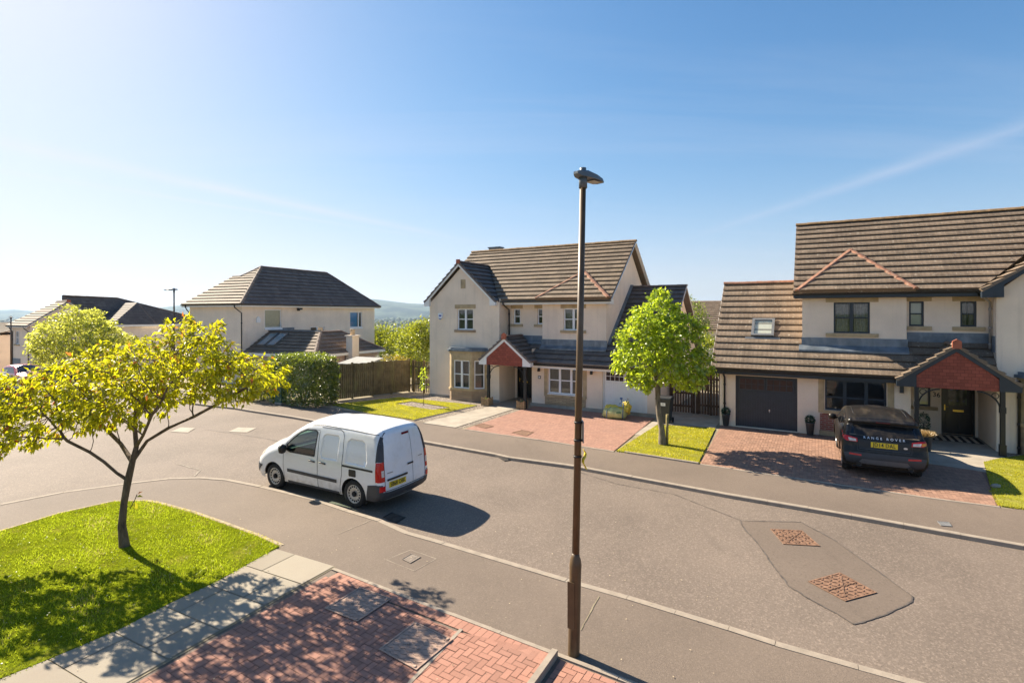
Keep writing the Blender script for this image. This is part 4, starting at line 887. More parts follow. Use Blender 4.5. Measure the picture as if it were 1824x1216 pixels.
hB.window(MF(F2), *w36, NAVY, cols=(.333, .68), sill=STONE, over=.05, inner='dark', rows=(.42,)); hB.window(MF(B2), *u36, NAVY, sill=STONE, lintel=STONE, inner='curtain', over=.24)
hB.window(MF(R2), *s36a, NAVY, cols=(), sill=STONE, lintel=STONE, inner='pale', over=.2); hB.window(MF(R2), *s36b, NAVY, cols=(), sill=STONE, lintel=STONE, inner='curtain', over=.2); hB.window(MF(D2), *v36, NAVY, cols=(), sill=STONE, inner='pale', over=.2, rows=())
m = MB(); x0, z0, x1, z1 = w36; m.box(x0 - .15, x1 + .15, F2 - .03, F2 - .001, .18, z0 - .13); hB.part("brick_panel", m, BRICKR); m = MB(); m.box(x0 - .17, x1 + .17, F2 - .05, F2 - .001, 0, .18)
m.box(x0 - .2, x0 - .015, F2 - .012, F2 - .001, z0 - .1, z1); m.box(x1 + .015, x1 + .2, F2 - .012, F2 - .001, z0 - .1, z1); hB.part("stone_surround", m, STONE)
door_panelled(hB, dd[0], dd[2], dd[1], dd[3], D2, DOORB); garage_door(hB, g36[0], g36[2], g36[1], g36[3], F2, NAVYD)
pa, pb, pc = onq(1597, 672, 20.55), onq(1821, 691.5, 20.55), onq(1711.5, 615, 20.55)
posts36 = (onq(1631.5, 680, 20.65)[0], onq(1784, 700, 20.65)[0])
hB.porch(20.55, pa, pb, pc, R2, FQ - .005, posts36, NAVY, .34, TILE)
hB.downpipe([(wl2 - .35, E2 - .03, Z2 - .1), (wl2 - .30, E2, Z2 - .25), (wl2 - .07, FQ + .35, Z2 - .4), (wl2 - .07, FQ + .35, 3.1)], m_plain("pale_downpipe", (.30, .27, .25), .4)); hB.downpipe([(-2.98, LQ2 - .02, LZ2 - .08), (-2.98, LQ2, LZ2 - .2), (-2.98, F2 - .05, LZ2 - .35), (-2.98, F2 - .05, .05)]); xd = onq(1814, 700, FQ)[0]; hB.downpipe([(xd, FQ - .06, 2.2), (xd, FQ - .06, 2.0), (xd, FQ - .06, .0)])
p_, z_ = onq(1606, 692, F2); m = MB(); m.box(p_ - .05, p_ + .05, F2 - .10, F2 - .002, z_ - .13, z_ + .13); m.box(p_ - .06, p_ + .06, F2 - .11, F2 - .001, z_ + .13, z_ + .15); hB.part("wall_lamp", m, NAVY)
def text_mesh(s, size, M, depth=.004, shear=0, space=1.0):
    cu = bpy.data.curves.new("t", 'FONT'); cu.body = s; cu.size = size; cu.align_x = 'CENTER'; cu.align_y = 'CENTER'; cu.extrude = depth; cu.space_character = space; cu.resolution_u = 3; cu.offset = size * .008
    o = bpy.data.objects.new("t", cu); COL.objects.link(o); dg = bpy.context.evaluated_depsgraph_get(); me = bpy.data.meshes.new_from_object(o.evaluated_get(dg)); bpy.data.objects.remove(o); mb = MB()
    vs_ = [M(Vector(v.co)) for v in me.vertices]
    for v in vs_: mb.vert(v)
    for p in me.polygons: mb.idx(tuple(p.vertices), False)
    bpy.data.meshes.remove(me); return mb
p_, z_ = onq(1668, 703, D2); hB.part("house_number", text_mesh("36", .22, lambda v: Vector((p_ + v.x, D2 - .008 + v.z * -.5, z_ + v.y - .03 * v.x * 4))), BLACKP)
# bay at the right edge
bl = onq(1813, 655, 20.9)[0]; bay(hB, [(bl + .1, FQ), (bl + .35, 20.75), (bl + 1.5, 20.75), (bl + 1.9, FQ)], .95, 1.95, 2.35, wt=NAVY)

# ------------------------------------------------------------------ neighbour on the left, hipped roof with a low extension
TH = R(25); CT, ST = math.cos(TH), math.sin(TH)
hc = Vector((-16.9, 33.0, 0))
class Frame(House):
    def __init__(s, name, label, loc, th): s.off = (0, 0, 0); s.th = th; s.loc = loc; s.root = thing(name, label, 'house', loc, -th)
    def inv(s, v): d = Vector(v) - s.loc; c, si = math.cos(s.th), math.sin(s.th); return Vector((d.x * c - d.y * si, d.x * si + d.y * c, d.z))
    def on_x(s, x, y, X):                           # photo point on the local plane x = X
        a, b = (x - CX) / F, (HY - y) / F; c, si = math.cos(s.th), math.sin(s.th); A = a * c - si; B = s.loc.x * c - s.loc.y * si; t = (X + B) / A
        return s.inv((a * t, t, H + b * t))
    def on_y(s, x, y, Y):
        a, b = (x - CX) / F, (HY - y) / F; c, si = math.cos(s.th), math.sin(s.th); A = a * si + c; B = s.loc.x * si + s.loc.y * c; t = (Y + B) / A
        return s.inv((a * t, t, H + b * t))
hC = Frame("house", "pale rendered house with dark hipped roof and low tiled extension behind the hedge", hc, TH)
ez = 4.72; farx = hC.on_y(338, 545, 0).x; fary = hC.on_x(667, 551, 0).y
wB1 = [hC.on_x(471.5, 551, 0), hC.on_x(501.5, 583.5, 0)]; wB2 = [hC.on_x(623.5, 555.5, 0), hC.on_x(645, 582.5, 0)]; wB3 = [hC.on_x(553, 582, 0), hC.on_x(578, 590, 0)]
def hole(w_): return (w_[0].y, w_[1].z, w_[1].y, w_[0].z)
hB1, hB2, hB3 = hole(wB1), hole(wB2), hole(wB3); hB3 = (hB3[0], hB3[1] - .6, hB3[2], hB3[3])
m = MB(); wallpanel(m, MS(0), [(0, 0), (fary, 0), (fary, ez), (0, ez)], [hB1, hB2, hB3]); wallpanel(m, MF(0), [(farx, 0), (0, 0), (0, ez), (farx, ez)]); m.face([(farx, 0, 0), (farx, fary, 0), (farx, fary, ez), (farx, 0, ez)]); m.face([(farx, fary, 0), (0, fary, 0), (0, fary, ez), (farx, fary, ez)]); m.box(farx, 0, 0, fary, -.7, .02); hC.part("wall", m, WALLP)
ov = .35; e0, e1, e2, e3 = Vector((ov, -ov, ez + .06)), Vector((ov, fary + ov, ez + .06)), Vector((farx - ov, -ov, ez + .06)), Vector((farx - ov, fary + ov, ez + .06))
rA = Vector((farx * .40, 3.1, 0)); rB = Vector((farx * .40, fary - 3.4, 0))
rz = ez + 2.72
rA.z = rB.z = rz
def slope_poly(mb, pts):                            # tiled slope through 3D points; first two points are the eave
    P = [Vector(p) for p in pts]; U = (P[1] - P[0]).normalized(); nrm = U.cross(P[2] - P[0]).normalized(); S = nrm.cross(U).normalized()
    if S.z < 0: S = -S
    roof_slope(mb, [((p - P[0]).dot(U), (p - P[0]).dot(S)) for p in P], P[0], U, S)
m = MB(); slope_poly(m, [e0, e1, rB, rA]); slope_poly(m, [e2, e3, rB, rA]); slope_poly(m, [e3, e1, rB]); rf = hC.part("roof", m, TILED)
m = MB(); lr = ez + 2.02; tt = (lr - e0.z) / (rA.z - e0.z); pR = e0.lerp(rA, tt); yl = pR.y; pE = Vector((farx + 1.35, yl, lr)); pL = e2.lerp(rA, tt)
slope_poly(m, [e2, e0, pR, pE]); slope_poly(m, [pL, pR, rA]); slope_poly(m, [(e2.x, 5.0, e2.z), e2, pE, (pE.x, 5.0, lr)]); ridge(m, pE, pL, .10); hC.part("front_slope", m, TILE, rf)
m = MB(); [ridge(m, a, b, .12) for a, b in ((e0, rA), (e1, rB), (rA, rB), (pL, rA))]; hC.part("hip_tiles", m, RIDGE, rf)
m = MB(); m.bar((farx - ov, -ov + .03, ez - .03), (ov, -ov + .03, ez - .03), .03, .17); m.bar((ov - .03, -ov, ez - .03), (ov - .03, fary + ov, ez - .03), .03, .17); m.box(farx - ov, ov - .05, -ov + .05, 0, ez - .11, ez - .09); m.box(0, ov - .05, 0, fary + ov - .04, ez - .11, ez - .09); hC.part("fascia", m, FASC)
hC.gutter((farx - ov, -ov - .04, ez + .04), (ov + .04, -ov - .04, ez + .04)); hC.gutter((ov + .04, -ov, ez + .04), (ov + .04, fary + ov, ez + .04))
hC.downpipe([(-.2, -ov - .03, ez), (-.2, -ov, ez - .15), (.06, -.06, ez - .5), (.06, -.06, 0)]); hC.downpipe([(farx + .1, -ov - .03, ez), (farx + .1, -ov, ez - .15), (farx + .05, -.06, ez - .5), (farx + .05, -.06, 0)])
hC.window(MS(0), *hB1, WHITE, cols=(), rows=(), inner='pale', rec=.07, sill=WHITE, over=.03); o = hC.window(MS(0), *hB2, WHITE, cols=(.72,), rows=(), rec=.07, sill=WHITE, over=.03, inner='dark'); hC.window(MS(0), *hB3, WHITE, rows=(), rec=.07)
m = MB(); x0, z0, x1, z1 = hB2; mb_ = MS(0); m.box(x0 + .06, x0 + (x1 - x0) * .64, .10, .104, z0 + .06, z1 - .06, mb_); hC.part("blind", m, m_plain("blue_roller_blind", (.02, .32, .70), .6, .1), o)
v = hC.on_x(531, 551, 0); m = MB(); m.box(.002, .10, v.y - .09, v.y + .09, v.z - .1, v.z + .05); m.box(.05, .26, v.y - .16, v.y + .16, v.z - .02, v.z + .1); hC.part("flood_lamp", m, BLACKP)
v = hC.on_x(459, 570, 0); m = MB(); m.box(.002, .09, v.y - .14, v.y + .14, v.z - .16, v.z + .08); m.prism([(.002, v.y - .15, v.z + .08), (.002, v.y + .15, v.z + .08), (.002, v.y, v.z + .24)], (.09, 0, 0)); hC.part("alarm_box", m, WHITE, fix=True)
# extension: hipped frustum against the side wall
v0 = hC.on_x(433, 628, .02); v1 = hC.on_x(482, 589, .02); yb0 = v0.y; ze_ = 1.75; top = v1.z
ze_ = v0.z; kk = hC.on_y(560.5, 629, yb0); xe = kk.x; ye_ = hC.on_x(685.5, 625.5, xe).y; tk = hC.on_y(571, 592, v1.y); tx = min(xe - .8, tk.x); ty = hC.on_x(606.6, 592, tx).y
q0 = Vector((0, yb0, ze_)); k0 = Vector((xe, yb0, ze_)); k1 = Vector((xe, ye_, ze_)); q1 = Vector((0, ye_, ze_)); t0 = Vector((0, v1.y, top)); t1 = Vector((tx, v1.y, top)); t2 = Vector((tx, ty, top)); t3 = Vector((0, ty, top)); print('ext', xe, ye_, tx, ty, ze_, top, yb0, v1.y)
m = MB(); slope_poly(m, [q0, k0, t1, t0]); slope_poly(m, [k0, k1, t2, t1]); slope_poly(m, [k1, q1, t3, t2]); m.face([t0, t1, t2, t3]); ex = hC.part("extension_roof", m, TILE); m = MB(); [ridge(m, a, b, .11) for a, b in ((k0, t1), (k1, t2), (t1, t2))]; hC.part("hip_tiles", m, RIDGE, ex)
m = MB(); m.box(.0, .05, v1.y - .2, ty + .2, top, top + .18); m.box(0, tx, v1.y - .1, v1.y + .12, top + .02, top + .06); hC.part("flashing", m, LEAD, ex)
m = MB(); m.box(.01, xe - .3, yb0 + .3, ye_ - .3, -.5, ze_ - .12); hC.part("extension_wall", m, m_render("extension_render", (.62, .47, .40))); m = MB(); m.bar((0, yb0 - .03, ze_ - .06), (xe, yb0 - .03, ze_ - .06), .03, .16); m.bar((xe + .02, yb0, ze_ - .06), (xe + .02, ye_, ze_ - .06), .03, .16); hC.part("fascia", m, FASC)
Nn = (k0 - q0).cross(t0 - q0).normalized(); Nn = Nn if Nn.z > 0 else -Nn; Ss = (t0 - q0); 
for i in range(2):
    a = q0.lerp(t0, .30) + Vector((.45 + i * .86, 0, 0)); b = q0.lerp(t0, .86) + Vector((.45 + i * .86, 0, 0)); dx = Vector((.74, 0, 0)); m = MB()
    for A, B, wv in ((a, b, .07), ):
        m.prism([a, a + dx, a + dx + Ss * .03, a + Ss * .03], Nn * .12); m.prism([b - Ss * .03, b + dx - Ss * .03, b + dx, b], Nn * .12); m.prism([a, a + Vector((.05, 0, 0)), b + Vector((.05, 0, 0)), b], Nn * .12); m.prism([a + dx - Vector((.05, 0, 0)), a + dx, b + dx, b + dx - Vector((.05, 0, 0))], Nn * .12)
    o = hC.part("roof_window", m, m_plain("roof_window_frame", (.13, .13, .13), .4), ex, fix=True); m = MB(); m.face([a + Nn * .09, a + dx + Nn * .09, b + dx + Nn * .09, b + Nn * .09]); hC.part("pane", m, m_plain("roof_window_glass", (.22, .28, .30), .06, .2, 2), o)
ch = hC.on_x(628, 600, xe + .1); m = MB(); m.box(xe - .15, xe + .35, ch.y - .30, ch.y + .30, 0, 2.75); m.box(xe - .22, xe + .42, ch.y - .37, ch.y + .37, 2.75, 2.83); o = hC.part("chimney", m, WALLP); m = MB(); m.lathe([(.15, 2.83), (.13, 3.1), (.16, 3.14), (.16, 3.22), (.10, 3.22)], 12, Matrix.Translation((xe + .1, ch.y, 0))); hC.part("chimney_pot", m, m_plain("clay_pot", (.46, .36, .24), .9), o)

# ------------------------------------------------------------------ far-left house down the hill
gz = zt(-40, 44); TH4 = R(28)
hD = Frame("house", "white rendered house down the hill at far left, front gable and two hipped roofs", Vector((-39.3, 43.0, gz)), TH4)
ez4 = 4.85; mfx = hD.on_y(20, 600, 0).x
m = MB(); Ly = 5.0
m.face([(0, 0, 0), (0, Ly, 0), (0, Ly, ez4), (0, Ly / 2, ez4 + 2.0), (0, 0, ez4)])
wn4 = (hD.on_y(27, 0, 0).x, ez4 - 1.55, hD.on_y(34, 0, 0).x, ez4 - .45); wallpanel(m, MF(0), [(mfx, 0), (0, 0), (0, ez4), (mfx, ez4)], [wn4]); m.face([(mfx, 0, 0), (mfx, 8, 0), (mfx, 8, ez4), (mfx, 0, ez4)])
m.box(mfx - .01, -.4, Ly, 15.5, 0, ez4); m.box(-.5, 2.6, hD.on_x(200, 575, 2.9).y + .3, hD.on_x(317, 575, 2.9).y - .3, -.5, ez4); m.box(mfx, -.01, .01, 15.4, -.8, .05); hD.part("wall", m, WALLP)
hD.window(MF(0), *wn4, WHITE, sill=STONE, rows=(.5,)); gp = .3
m = MB(); yr = Ly / 2; zr4 = ez4 + 2.05
slope_poly(m, [(mfx - .3, -gp, ez4), (gp, -gp, ez4), (gp, yr, zr4), (mfx + 1.8, yr, zr4)]); slope_poly(m, [(mfx - .3, Ly + gp, ez4), (gp, Ly + gp, ez4), (gp, yr, zr4), (mfx + 1.8, yr, zr4)]); rfD = hD.part("roof", m, TILE)
m = MB(); a = Vector((mfx - .3, 2.3, ez4)); b = Vector((mfx - .3, 15.8, ez4)); c = Vector((.0, 15.8, ez4)); d = Vector((-.03, 4.75, ez4)); a.y = 4.75; hr0 = hD.on_x(113, 526.5, mfx / 2); hr1 = hD.on_x(208, 530.5, mfx / 2)
slope_poly(m, [a, d, hr0]); slope_poly(m, [d, c, hr1, hr0]); slope_poly(m, [c, b, hr1]); slope_poly(m, [b, a, hr0, hr1]); hD.part("hipped_roof", m, TILED, rfD)
m = MB(); ya = hD.on_x(200, 575, 2.9).y; yc = hD.on_x(317, 575, 2.9).y; a = Vector((-.5, ya, ez4)); d = Vector((2.9, ya, ez4)); c = Vector((2.9, yc, ez4)); pk = hD.on_x(245, 539.5, 1.0); slope_poly(m, [a, d, pk, (-1.9, pk.y, pk.z)]); slope_poly(m, [d, c, pk]); hD.part("side_roof", m, TILED, rfD)
m = MB(); ridge(m, (mfx + 1.8, yr, zr4 + .02), (gp, yr, zr4 + .02), .12); ridge(m, hr0, hr1, .12); ridge(m, (0, 2.3, ez4), hr0, .1); ridge(m, (0, 15.8, ez4), hr1, .1); ridge(m, (2.9, 8.2, ez4), pk, .1); hD.part("ridge_tiles", m, RIDGE, rfD)
m = MB(); m.box(gp - .05, gp + .06, yr - .12, yr + .12, zr4 - .1, zr4 + .12); hD.part("ridge_end", m, TERRACAP, rfD)
m = MB(); m.bar((mfx, -gp + .02, ez4 - .08), (gp, -gp + .02, ez4 - .08), .03, .16); m.bar((gp - .02, -gp, ez4 - .06), (gp - .02, yr, zr4 - .1), .03, .18, up=(1, 0, 0)); m.bar((gp - .02, Ly + gp, ez4 - .06), (gp - .02, yr, zr4 - .1), .03, .18, up=(1, 0, 0)); m.bar((.02, 5, ez4 - .08), (.02, 15.8, ez4 - .08), .03, .16); m.bar((2.92, ya, ez4 - .08), (2.92, yc, ez4 - .08), .03, .16); hD.part("fascia", m, FASC)
hD.gutter((mfx, -gp - .03, ez4 - .02), (gp, -gp - .03, ez4 - .02)); hD.downpipe([(-.35, -gp, ez4 - .05), (-.35, -gp + .05, ez4 - .2), (-.12, -.05, ez4 - .5), (-.12, -.05, 0)]); hD.downpipe([(mfx + .5, -gp, ez4 - .05), (mfx + .5, -gp, ez4 - .2), (mfx + .35, -.05, ez4 - .5), (mfx + .35, -.05, 0)])
m = MB(); m.box(mfx + .3, mfx + 1.75, -.03, -.002, .1, 2.1); hD.part("side_door", m, m_plain("grey_door", (.16, .19, .23), .6))
v = Vector((-49.5, 49.0, zt(-49.5, 49))); hE = Frame("house", "beige house wall with a low brown roof, partly hidden behind the far left street lamp", v, TH4)
m = MB(); m.box(-8, 2.6, 0, 8, 0, 4.6); hE.part("wall", m, WALL); m = MB(); slope_poly(m, [(-8.3, -.3, 4.6), (2.9, -.3, 4.6), (2.9, 4, 5.6), (-8.3, 4, 5.6)]); slope_poly(m, [(-8.3, 8.3, 4.6), (2.9, 8.3, 4.6), (2.9, 4, 5.6), (-8.3, 4, 5.6)]); hE.part("roof", m, TILE); m = MB(); m.box(.6, 1.6, -.04, -.002, 1.0, 1.9); hE.part("window", m, WHITE)
# house behind, its roof seen between the two cream houses
v = Vector((17.2, 45.0, -.2)); hF = Frame("house", "house in the next street, brown roof just showing between the two cream houses", v, R(30))
m = MB(); m.box(-6, 6, 0, 7, 0, 3.0); hF.part("wall", m, WALL); m = MB(); slope_poly(m, [(-6.3, -.3, 3.0), (6.3, -.3, 3.0), (3.2, 3.5, 5.55), (-3.2, 3.5, 5.55)]); slope_poly(m, [(-6.3, 7.3, 3.0), (-6.3, -.3, 3.0), (-3.2, 3.5, 5.55)]); slope_poly(m, [(6.3, -.3, 3.0), (6.3, 7.3, 3.0), (3.2, 3.5, 5.55)]); slope_poly(m, [(-6.3, 7.3, 3.0), (6.3, 7.3, 3.0), (3.2, 3.5, 5.55), (-3.2, 3.5, 5.55)]); hF.part("roof", m, TILE)
# ------------------------------------------------------------------ vehicles
VWHITE = m_paint("white_van_paint", (.80, .80, .80), .26, .6, dust=((.42, .36, .27), .20)); VBLACK = m_paint("black_car_paint", (.011, .0098, .0088), .36, .22, dust=((.13, .10, .065), .35))
VBLACK.node_tree.nodes['Principled BSDF'].inputs['Specular IOR Level'].default_value = .25; VBLACK.node_tree.nodes['Principled BSDF'].inputs['Coat Weight'].default_value = .18
VRED = m_paint("red_car_paint", (.38, .02, .02)); VBLUE = m_paint("dark_blue_car_paint", (.012, .02, .05)); VGREY = m_paint("dark_grey_car_paint", (.03, .03, .035))
PLAST = m_plain("grey_bumper_plastic", (.045, .047, .052), .6, .15, 5); RUB = m_plain("tyre_rubber", (.018, .017, .016), .85, .25, 12, dirt=((.10, .085, .065), .4, 6)); STEEL = m_plain("steel_rim", (.52, .49, .44), .45, .12, 8, metal=.35, dirt=((.16, .13, .10), .5, 8)); ALLOY = m_plain("alloy_rim", (.5, .5, .51), .3, .06, metal=.8)
GROOVE = m_plain("panel_gap", (.05, .05, .05), .8, .1); REDL = m_plain("red_lamp_lens", (.55, .012, .010), .12, .15, 9); CLEARL = m_plain("clear_lamp_lens", (.62, .56, .50), .12, .25, 20); AMBERL = m_plain("amber_lamp_lens", (.75, .28, .03), .15, .1)
YPLATE = m_plain("yellow_plate", (.80, .55, .015), .4, .03); PLTXT = m_plain("plate_lettering", (.015, .015, .015), .5, .05); DARKIN = m_plain("dark_cabin_trim", (.03, .031, .033), .8, .2); GREENG = m_glass("green_tinted_glass", (.62, .88, .78), .9)
PRIVG = m_plain("dark_privacy_glass", (.008, .009, .011), .04, .1, 2); SILVERT = m_plain("silver_lettering", (.70, .71, .73), .3, .03, metal=.6); ARCH = m_plain("wheel_arch_liner", (.012, .012, .012), .95, .1)
class Car:
    def __init__(s, name, label, cat, loc, heading, profile, axles, rad, width, W0, fil, zb=.22, scale=1.0, paint=None, group=None):
        s.root = thing(name, label, cat, loc, heading, group); s.root.scale = (scale,) * 3
        s.prof = [Vector(p) for p in resample([(*p, 0) for p in profile], .045)]; s.prof = [Vector((p.x, p.y)) for p in s.prof]
        s.ax, s.rad, s.W0t, s.fil, s.zb, s.paint, s.width = axles, rad, W0, fil, zb, paint, width
        s.segs = np.array([(a.x, a.y, b.x, b.y) for a, b in zip(s.prof, s.prof[1:])])
    def W0(s, z): return float(np.interp(z, [a for a, _ in s.W0t], [b for _, b in s.W0t]))
    def dist(s, x, z):
        g = s.segs; dx, dz = g[:, 2] - g[:, 0], g[:, 3] - g[:, 1]; t = np.clip(((x - g[:, 0]) * dx + (z - g[:, 1]) * dz) / (dx * dx + dz * dz), 0, 1)
        return float(np.sqrt(((g[:, 0] + t * dx - x) ** 2 + (g[:, 1] + t * dz - z) ** 2).min()))
    def edge(s, lo, hi, front=False):                # profile points of the rear (or front) end between two heights, bottom to top
        n = len(s.prof) // 2; P = s.prof[n:][::-1] if front else s.prof[:n]
        return [(p.x, p.y) for p in P if lo <= p.y <= hi]
    def y(s, x, z):
        d = s.dist(x, z); r = s.fil(x, z); w = s.W0(z)
        return w if d >= r else w - r + math.sqrt(max(0, r * r - (r - d) ** 2))
    def side(s, name, mat, poly, off=0.0, holes=(), parent=None, sides=(1, -1), grid=.07, extra=True, step=.05, arch=False):
        if name and name != 'body' and len(sides) == 2:
            return [s.side(name, mat, poly, off, holes, parent, (sg,), grid, extra, step) for sg in sides][0]
        mb = MB(); outer = [(p.x, p.y) for p in resample([(*p, 0) for p in poly], step, True)]; hh = [[(p.x, p.y) for p in resample([(*p, 0) for p in h], step, True)] for h in holes]
        ex = []
        if extra:
            for a, b in zip(s.prof, s.prof[1:]):
                n = Vector((b.y - a.y, a.x - b.x)).normalized()
                for d in (.006, .022, .05, .09, .15):
                    p = (a.x + n.x * d, a.y + n.y * d)
                    if inside(p, outer) and not any(inside(p, h) for h in hh) and s.dist(*p) > d * .93: ex.append(p)
        vo, tr = cdt(outer, hh, grid, ex); ys = [s.y(v[0], v[1]) for v in vo]
        for sg in sides:
            ids = [mb.vert((v[0], sg * (yy + off), v[1])) for v, yy in zip(vo, ys)]
            for t in tr:
                a, b, c = (vo[i] for i in t); ccw = (b[0] - a[0]) * (c[1] - a[1]) - (b[1] - a[1]) * (c[0] - a[0]) > 0
                mb.idx([ids[i] for i in (t if (ccw != (sg > 0)) else t[::-1])], True)
        return mb.build(name, mat, parent or s.root) if name else mb
    def line(s, mb, pts, w=.012, off=.003, sides=(1, -1), closed=False):
        P = resample([(*p, 0) for p in pts], .05, closed); P = P + [P[0]] if closed else P
        for sg in sides:
            for a, b in zip(P, P[1:]):
                d = (b - a).normalized(); n = Vector((-d.y, d.x, 0)) * w / 2; q = [a - n, b - n, b + n, a + n]; q = q if sg < 0 else q[::-1]
                mb.face([(p.x, sg * (s.y(p.x, p.y) + off), p.y) for p in q])
    def cap_pt(s, i, k, off=0.0):
        p = s.prof[i]; a, b = s.prof[max(i - 1, 0)], s.prof[min(i + 1, len(s.prof) - 1)]; n = Vector((a.y - b.y, b.x - a.x)).normalized()
        ye = s.W0(p.y) - s.fil(p.x, p.y); bl = s.bulge(p.x, p.y) * (1 - k * k) + off
        return Vector((p.x + n.x * bl, ye * k, p.y + n.y * bl))
    def cap(s, name, mat, i0, i1, k0=-1., k1=1., off=0., parent=None, nk=18):
        mb = MB(); ids = [[mb.vert(s.cap_pt(i, k0 + (k1 - k0) * j / nk, off)) for j in range(nk + 1)] for i in range(i0, i1 + 1)]
        for a, b in zip(ids, ids[1:]):
            for j in range(nk): mb.idx((a[j], a[j + 1], b[j + 1], b[j]), True)
        return mb.build(name, mat, parent or s.root) if name else mb
    def find(s, f): return min(range(len(s.prof)), key=lambda i: f(s.prof[i]))
    def rear(s, y, z, off=0.0):
        i = [j for j in range(len(s.prof)) if s.prof[j].x < s.rearx]; zs = [s.prof[j].y for j in i]; o = np.argsort(zs)
        x = float(np.interp(z, [zs[j] for j in o], [s.prof[i[j]].x for j in o])); ye = s.W0(z) - s.fil(x, z); k = y / ye
        if abs(k) <= 1: return Vector((x - s.bulge(x, z) * (1 - k * k) - off, y, z))
        lo, hi = 0.0, .8; t = abs(y)
        for _ in range(24):
            m = (lo + hi) / 2
            if s.y(x + m, z) < t: lo = m
            else: hi = m
        return Vector((x + hi - off * .6, y + math.copysign(off, y), z))
    def rpatch(s, name, mat, poly, off=.004, parent=None, step=.04, mb=None):
        m = mb or MB(); outer = [(p.x, p.y) for p in resample([(*p, 0) for p in poly], step, True)]; vo, tr = cdt(outer, (), .06); ids = [m.vert(s.rear(v[0], v[1], off)) for v in vo]
        for t in tr:
            a, b, c = (vo[i] for i in t); ccw = (b[0] - a[0]) * (c[1] - a[1]) - (b[1] - a[1]) * (c[0] - a[0]) > 0; m.idx([ids[i] for i in (t[::-1] if ccw else t)], True)
        return None if mb else m.build(name, mat, parent or s.root)
    def rline(s, mb, pts, w=.012, off=.003):
        P = resample([(*p, 0) for p in pts], .05)
        for a, b in zip(P, P[1:]):
            d = (b - a).normalized(); n = Vector((-d.y, d.x, 0)) * w / 2; mb.face([s.rear(p.x, p.y, off) for p in (a - n, a + n, b + n, b - n)])
    def text(s, name, txt, size, yc, zc, mat, off=.012, parent=None, space=1.0, sx=1.0):
        mb = text_mesh(txt, size, lambda v: s.rear(yc - v.x * sx, zc + v.y, off + v.z), .002, space=space); return mb.build(name, mat, parent or s.root)
    def outline(s):
        r = s.rad + .055; pts = [(p.x, p.y) for p in s.prof]; fb = pts[-1]; rb = pts[0]; o = list(pts)
        for ax in sorted(s.ax, reverse=True):
            za = s.rad; a0 = math.asin(max(-1, min(1, (s.zb - za) / r)))
            o += [(ax + r * math.cos(a0 + (math.pi - 2 * a0) * t / 18), za + r * math.sin(a0 + (math.pi - 2 * a0) * t / 18)) for t in range(19)]
        return o
    def wheels(s, rimmat, spokes, tw=.20, steel=False):
        R_ = s.rad; rr = R_ * .66
        def mk(parent):
            rim = MB(); X = Matrix.Rotation(R(-90), 4, 'X')                  # lathe axis -> +y (outside)
            rim.lathe([(rr, -.08), (rr * 1.02, .0), (rr * .98, .012), (rr * .90, -.004), (rr * .86, -.045)] if not steel else [(rr, -.08), (rr * 1.02, .0), (rr * .96, .008), (rr * .86, -.03), (rr * .72, -.018), (rr * .58, -.012), (rr * .42, -.03), (rr * .2, -.03)], 28, X, cap=steel)
            if not steel:
                for i in range(spokes):
                    a = 2 * math.pi * i / spokes; Rm = Matrix.Rotation(a, 4, 'Y')
                    for e in (-.028, .028): rim.prism([Rm @ Vector((.03 + 0 * e, -.035, e * .6)), Rm @ Vector((rr * .93, -.02, e * 1.5)), Rm @ Vector((rr * .93, -.02, e * 1.5 + .018)), Rm @ Vector((.03, -.035, e * .6 + .018))], (0, .02, 0))
            w = rim.build("wheel", rimmat, parent, fix=False)
            t = MB(); t.lathe([(rr, -tw), (R_ * .94, -tw), (R_, -tw + .03), (R_, -.03), (R_ * .95, .002), (rr * 1.06, .008), (rr, .0)], 30, X, cap=False); t.build("tyre", RUB, w)
            h = MB()
            if steel:
                rim2 = MB()
                for i in range(16):
                    a = 2 * math.pi * i / 16; c, d = math.cos(a), math.sin(a); M = Matrix(((c, 0, -d, c * rr * .79), (0, 1, 0, -.02), (d, 0, c, d * rr * .79), (0, 0, 0, 1))); rim2.box(-.018, .018, -.01, .012, -.011, .011, M)
                h.lathe([(rr * .30, -.02), (rr * .28, .012), (.02, .02)], 12, X); h.build("hub", ARCH, w); rim2.build("rim_slots", ARCH, w)
            else:
                h.lathe([(.055, -.03), (.055, .0), (.02, .004)], 14, X); h.build("hub", rimmat, w); b = MB(); b.lathe([(rr * .93, -.11), (.02, -.11)], 20, X); b.build("brake_disc", ARCH, w)
            return w
        for ax in s.ax:
            for sg in (1, -1):
                w = mk(s.root); w.location = (ax, sg * (s.width - .035), s.rad); w.rotation_euler = (0, 0, 0 if sg > 0 else math.pi)
                a = MB(); n = 16; r = s.rad + .06
                for k in range(n):
                    t0, t1 = math.pi * k / n, math.pi * (k + 1) / n; a.face([(ax + r * math.cos(t), sg * yy, s.rad + r * math.sin(t)) for t, yy in ((t0, s.width - .03), (t1, s.width - .03), (t1, .4), (t0, .4))])
                a.face([(ax + r * math.cos(math.pi * k / n), sg * .42, s.rad + r * math.sin(math.pi * k / n)) for k in range(n + 1)])
                a.build("wheel_arch", ARCH, s.root)
        m = MB(); m.box(.15, max(p.x for p in s.prof) - .25, -s.width + .25, s.width - .25, s.zb - .03, s.zb + .10); m.build("underbody", ARCH, s.root)
def place(rl, fl, zr, half, scale, ra):               # wheel contact points (photo) -> root location and heading
    a, b = G(*rl, zr), G(*fl, zr); h = (b - a).normalized(); n = Vector((-h.y, h.x, 0)); o = a - n * half * scale - h * ra * scale; o.z = zr; return o, math.atan2(h.y, h.x), (b - a).length

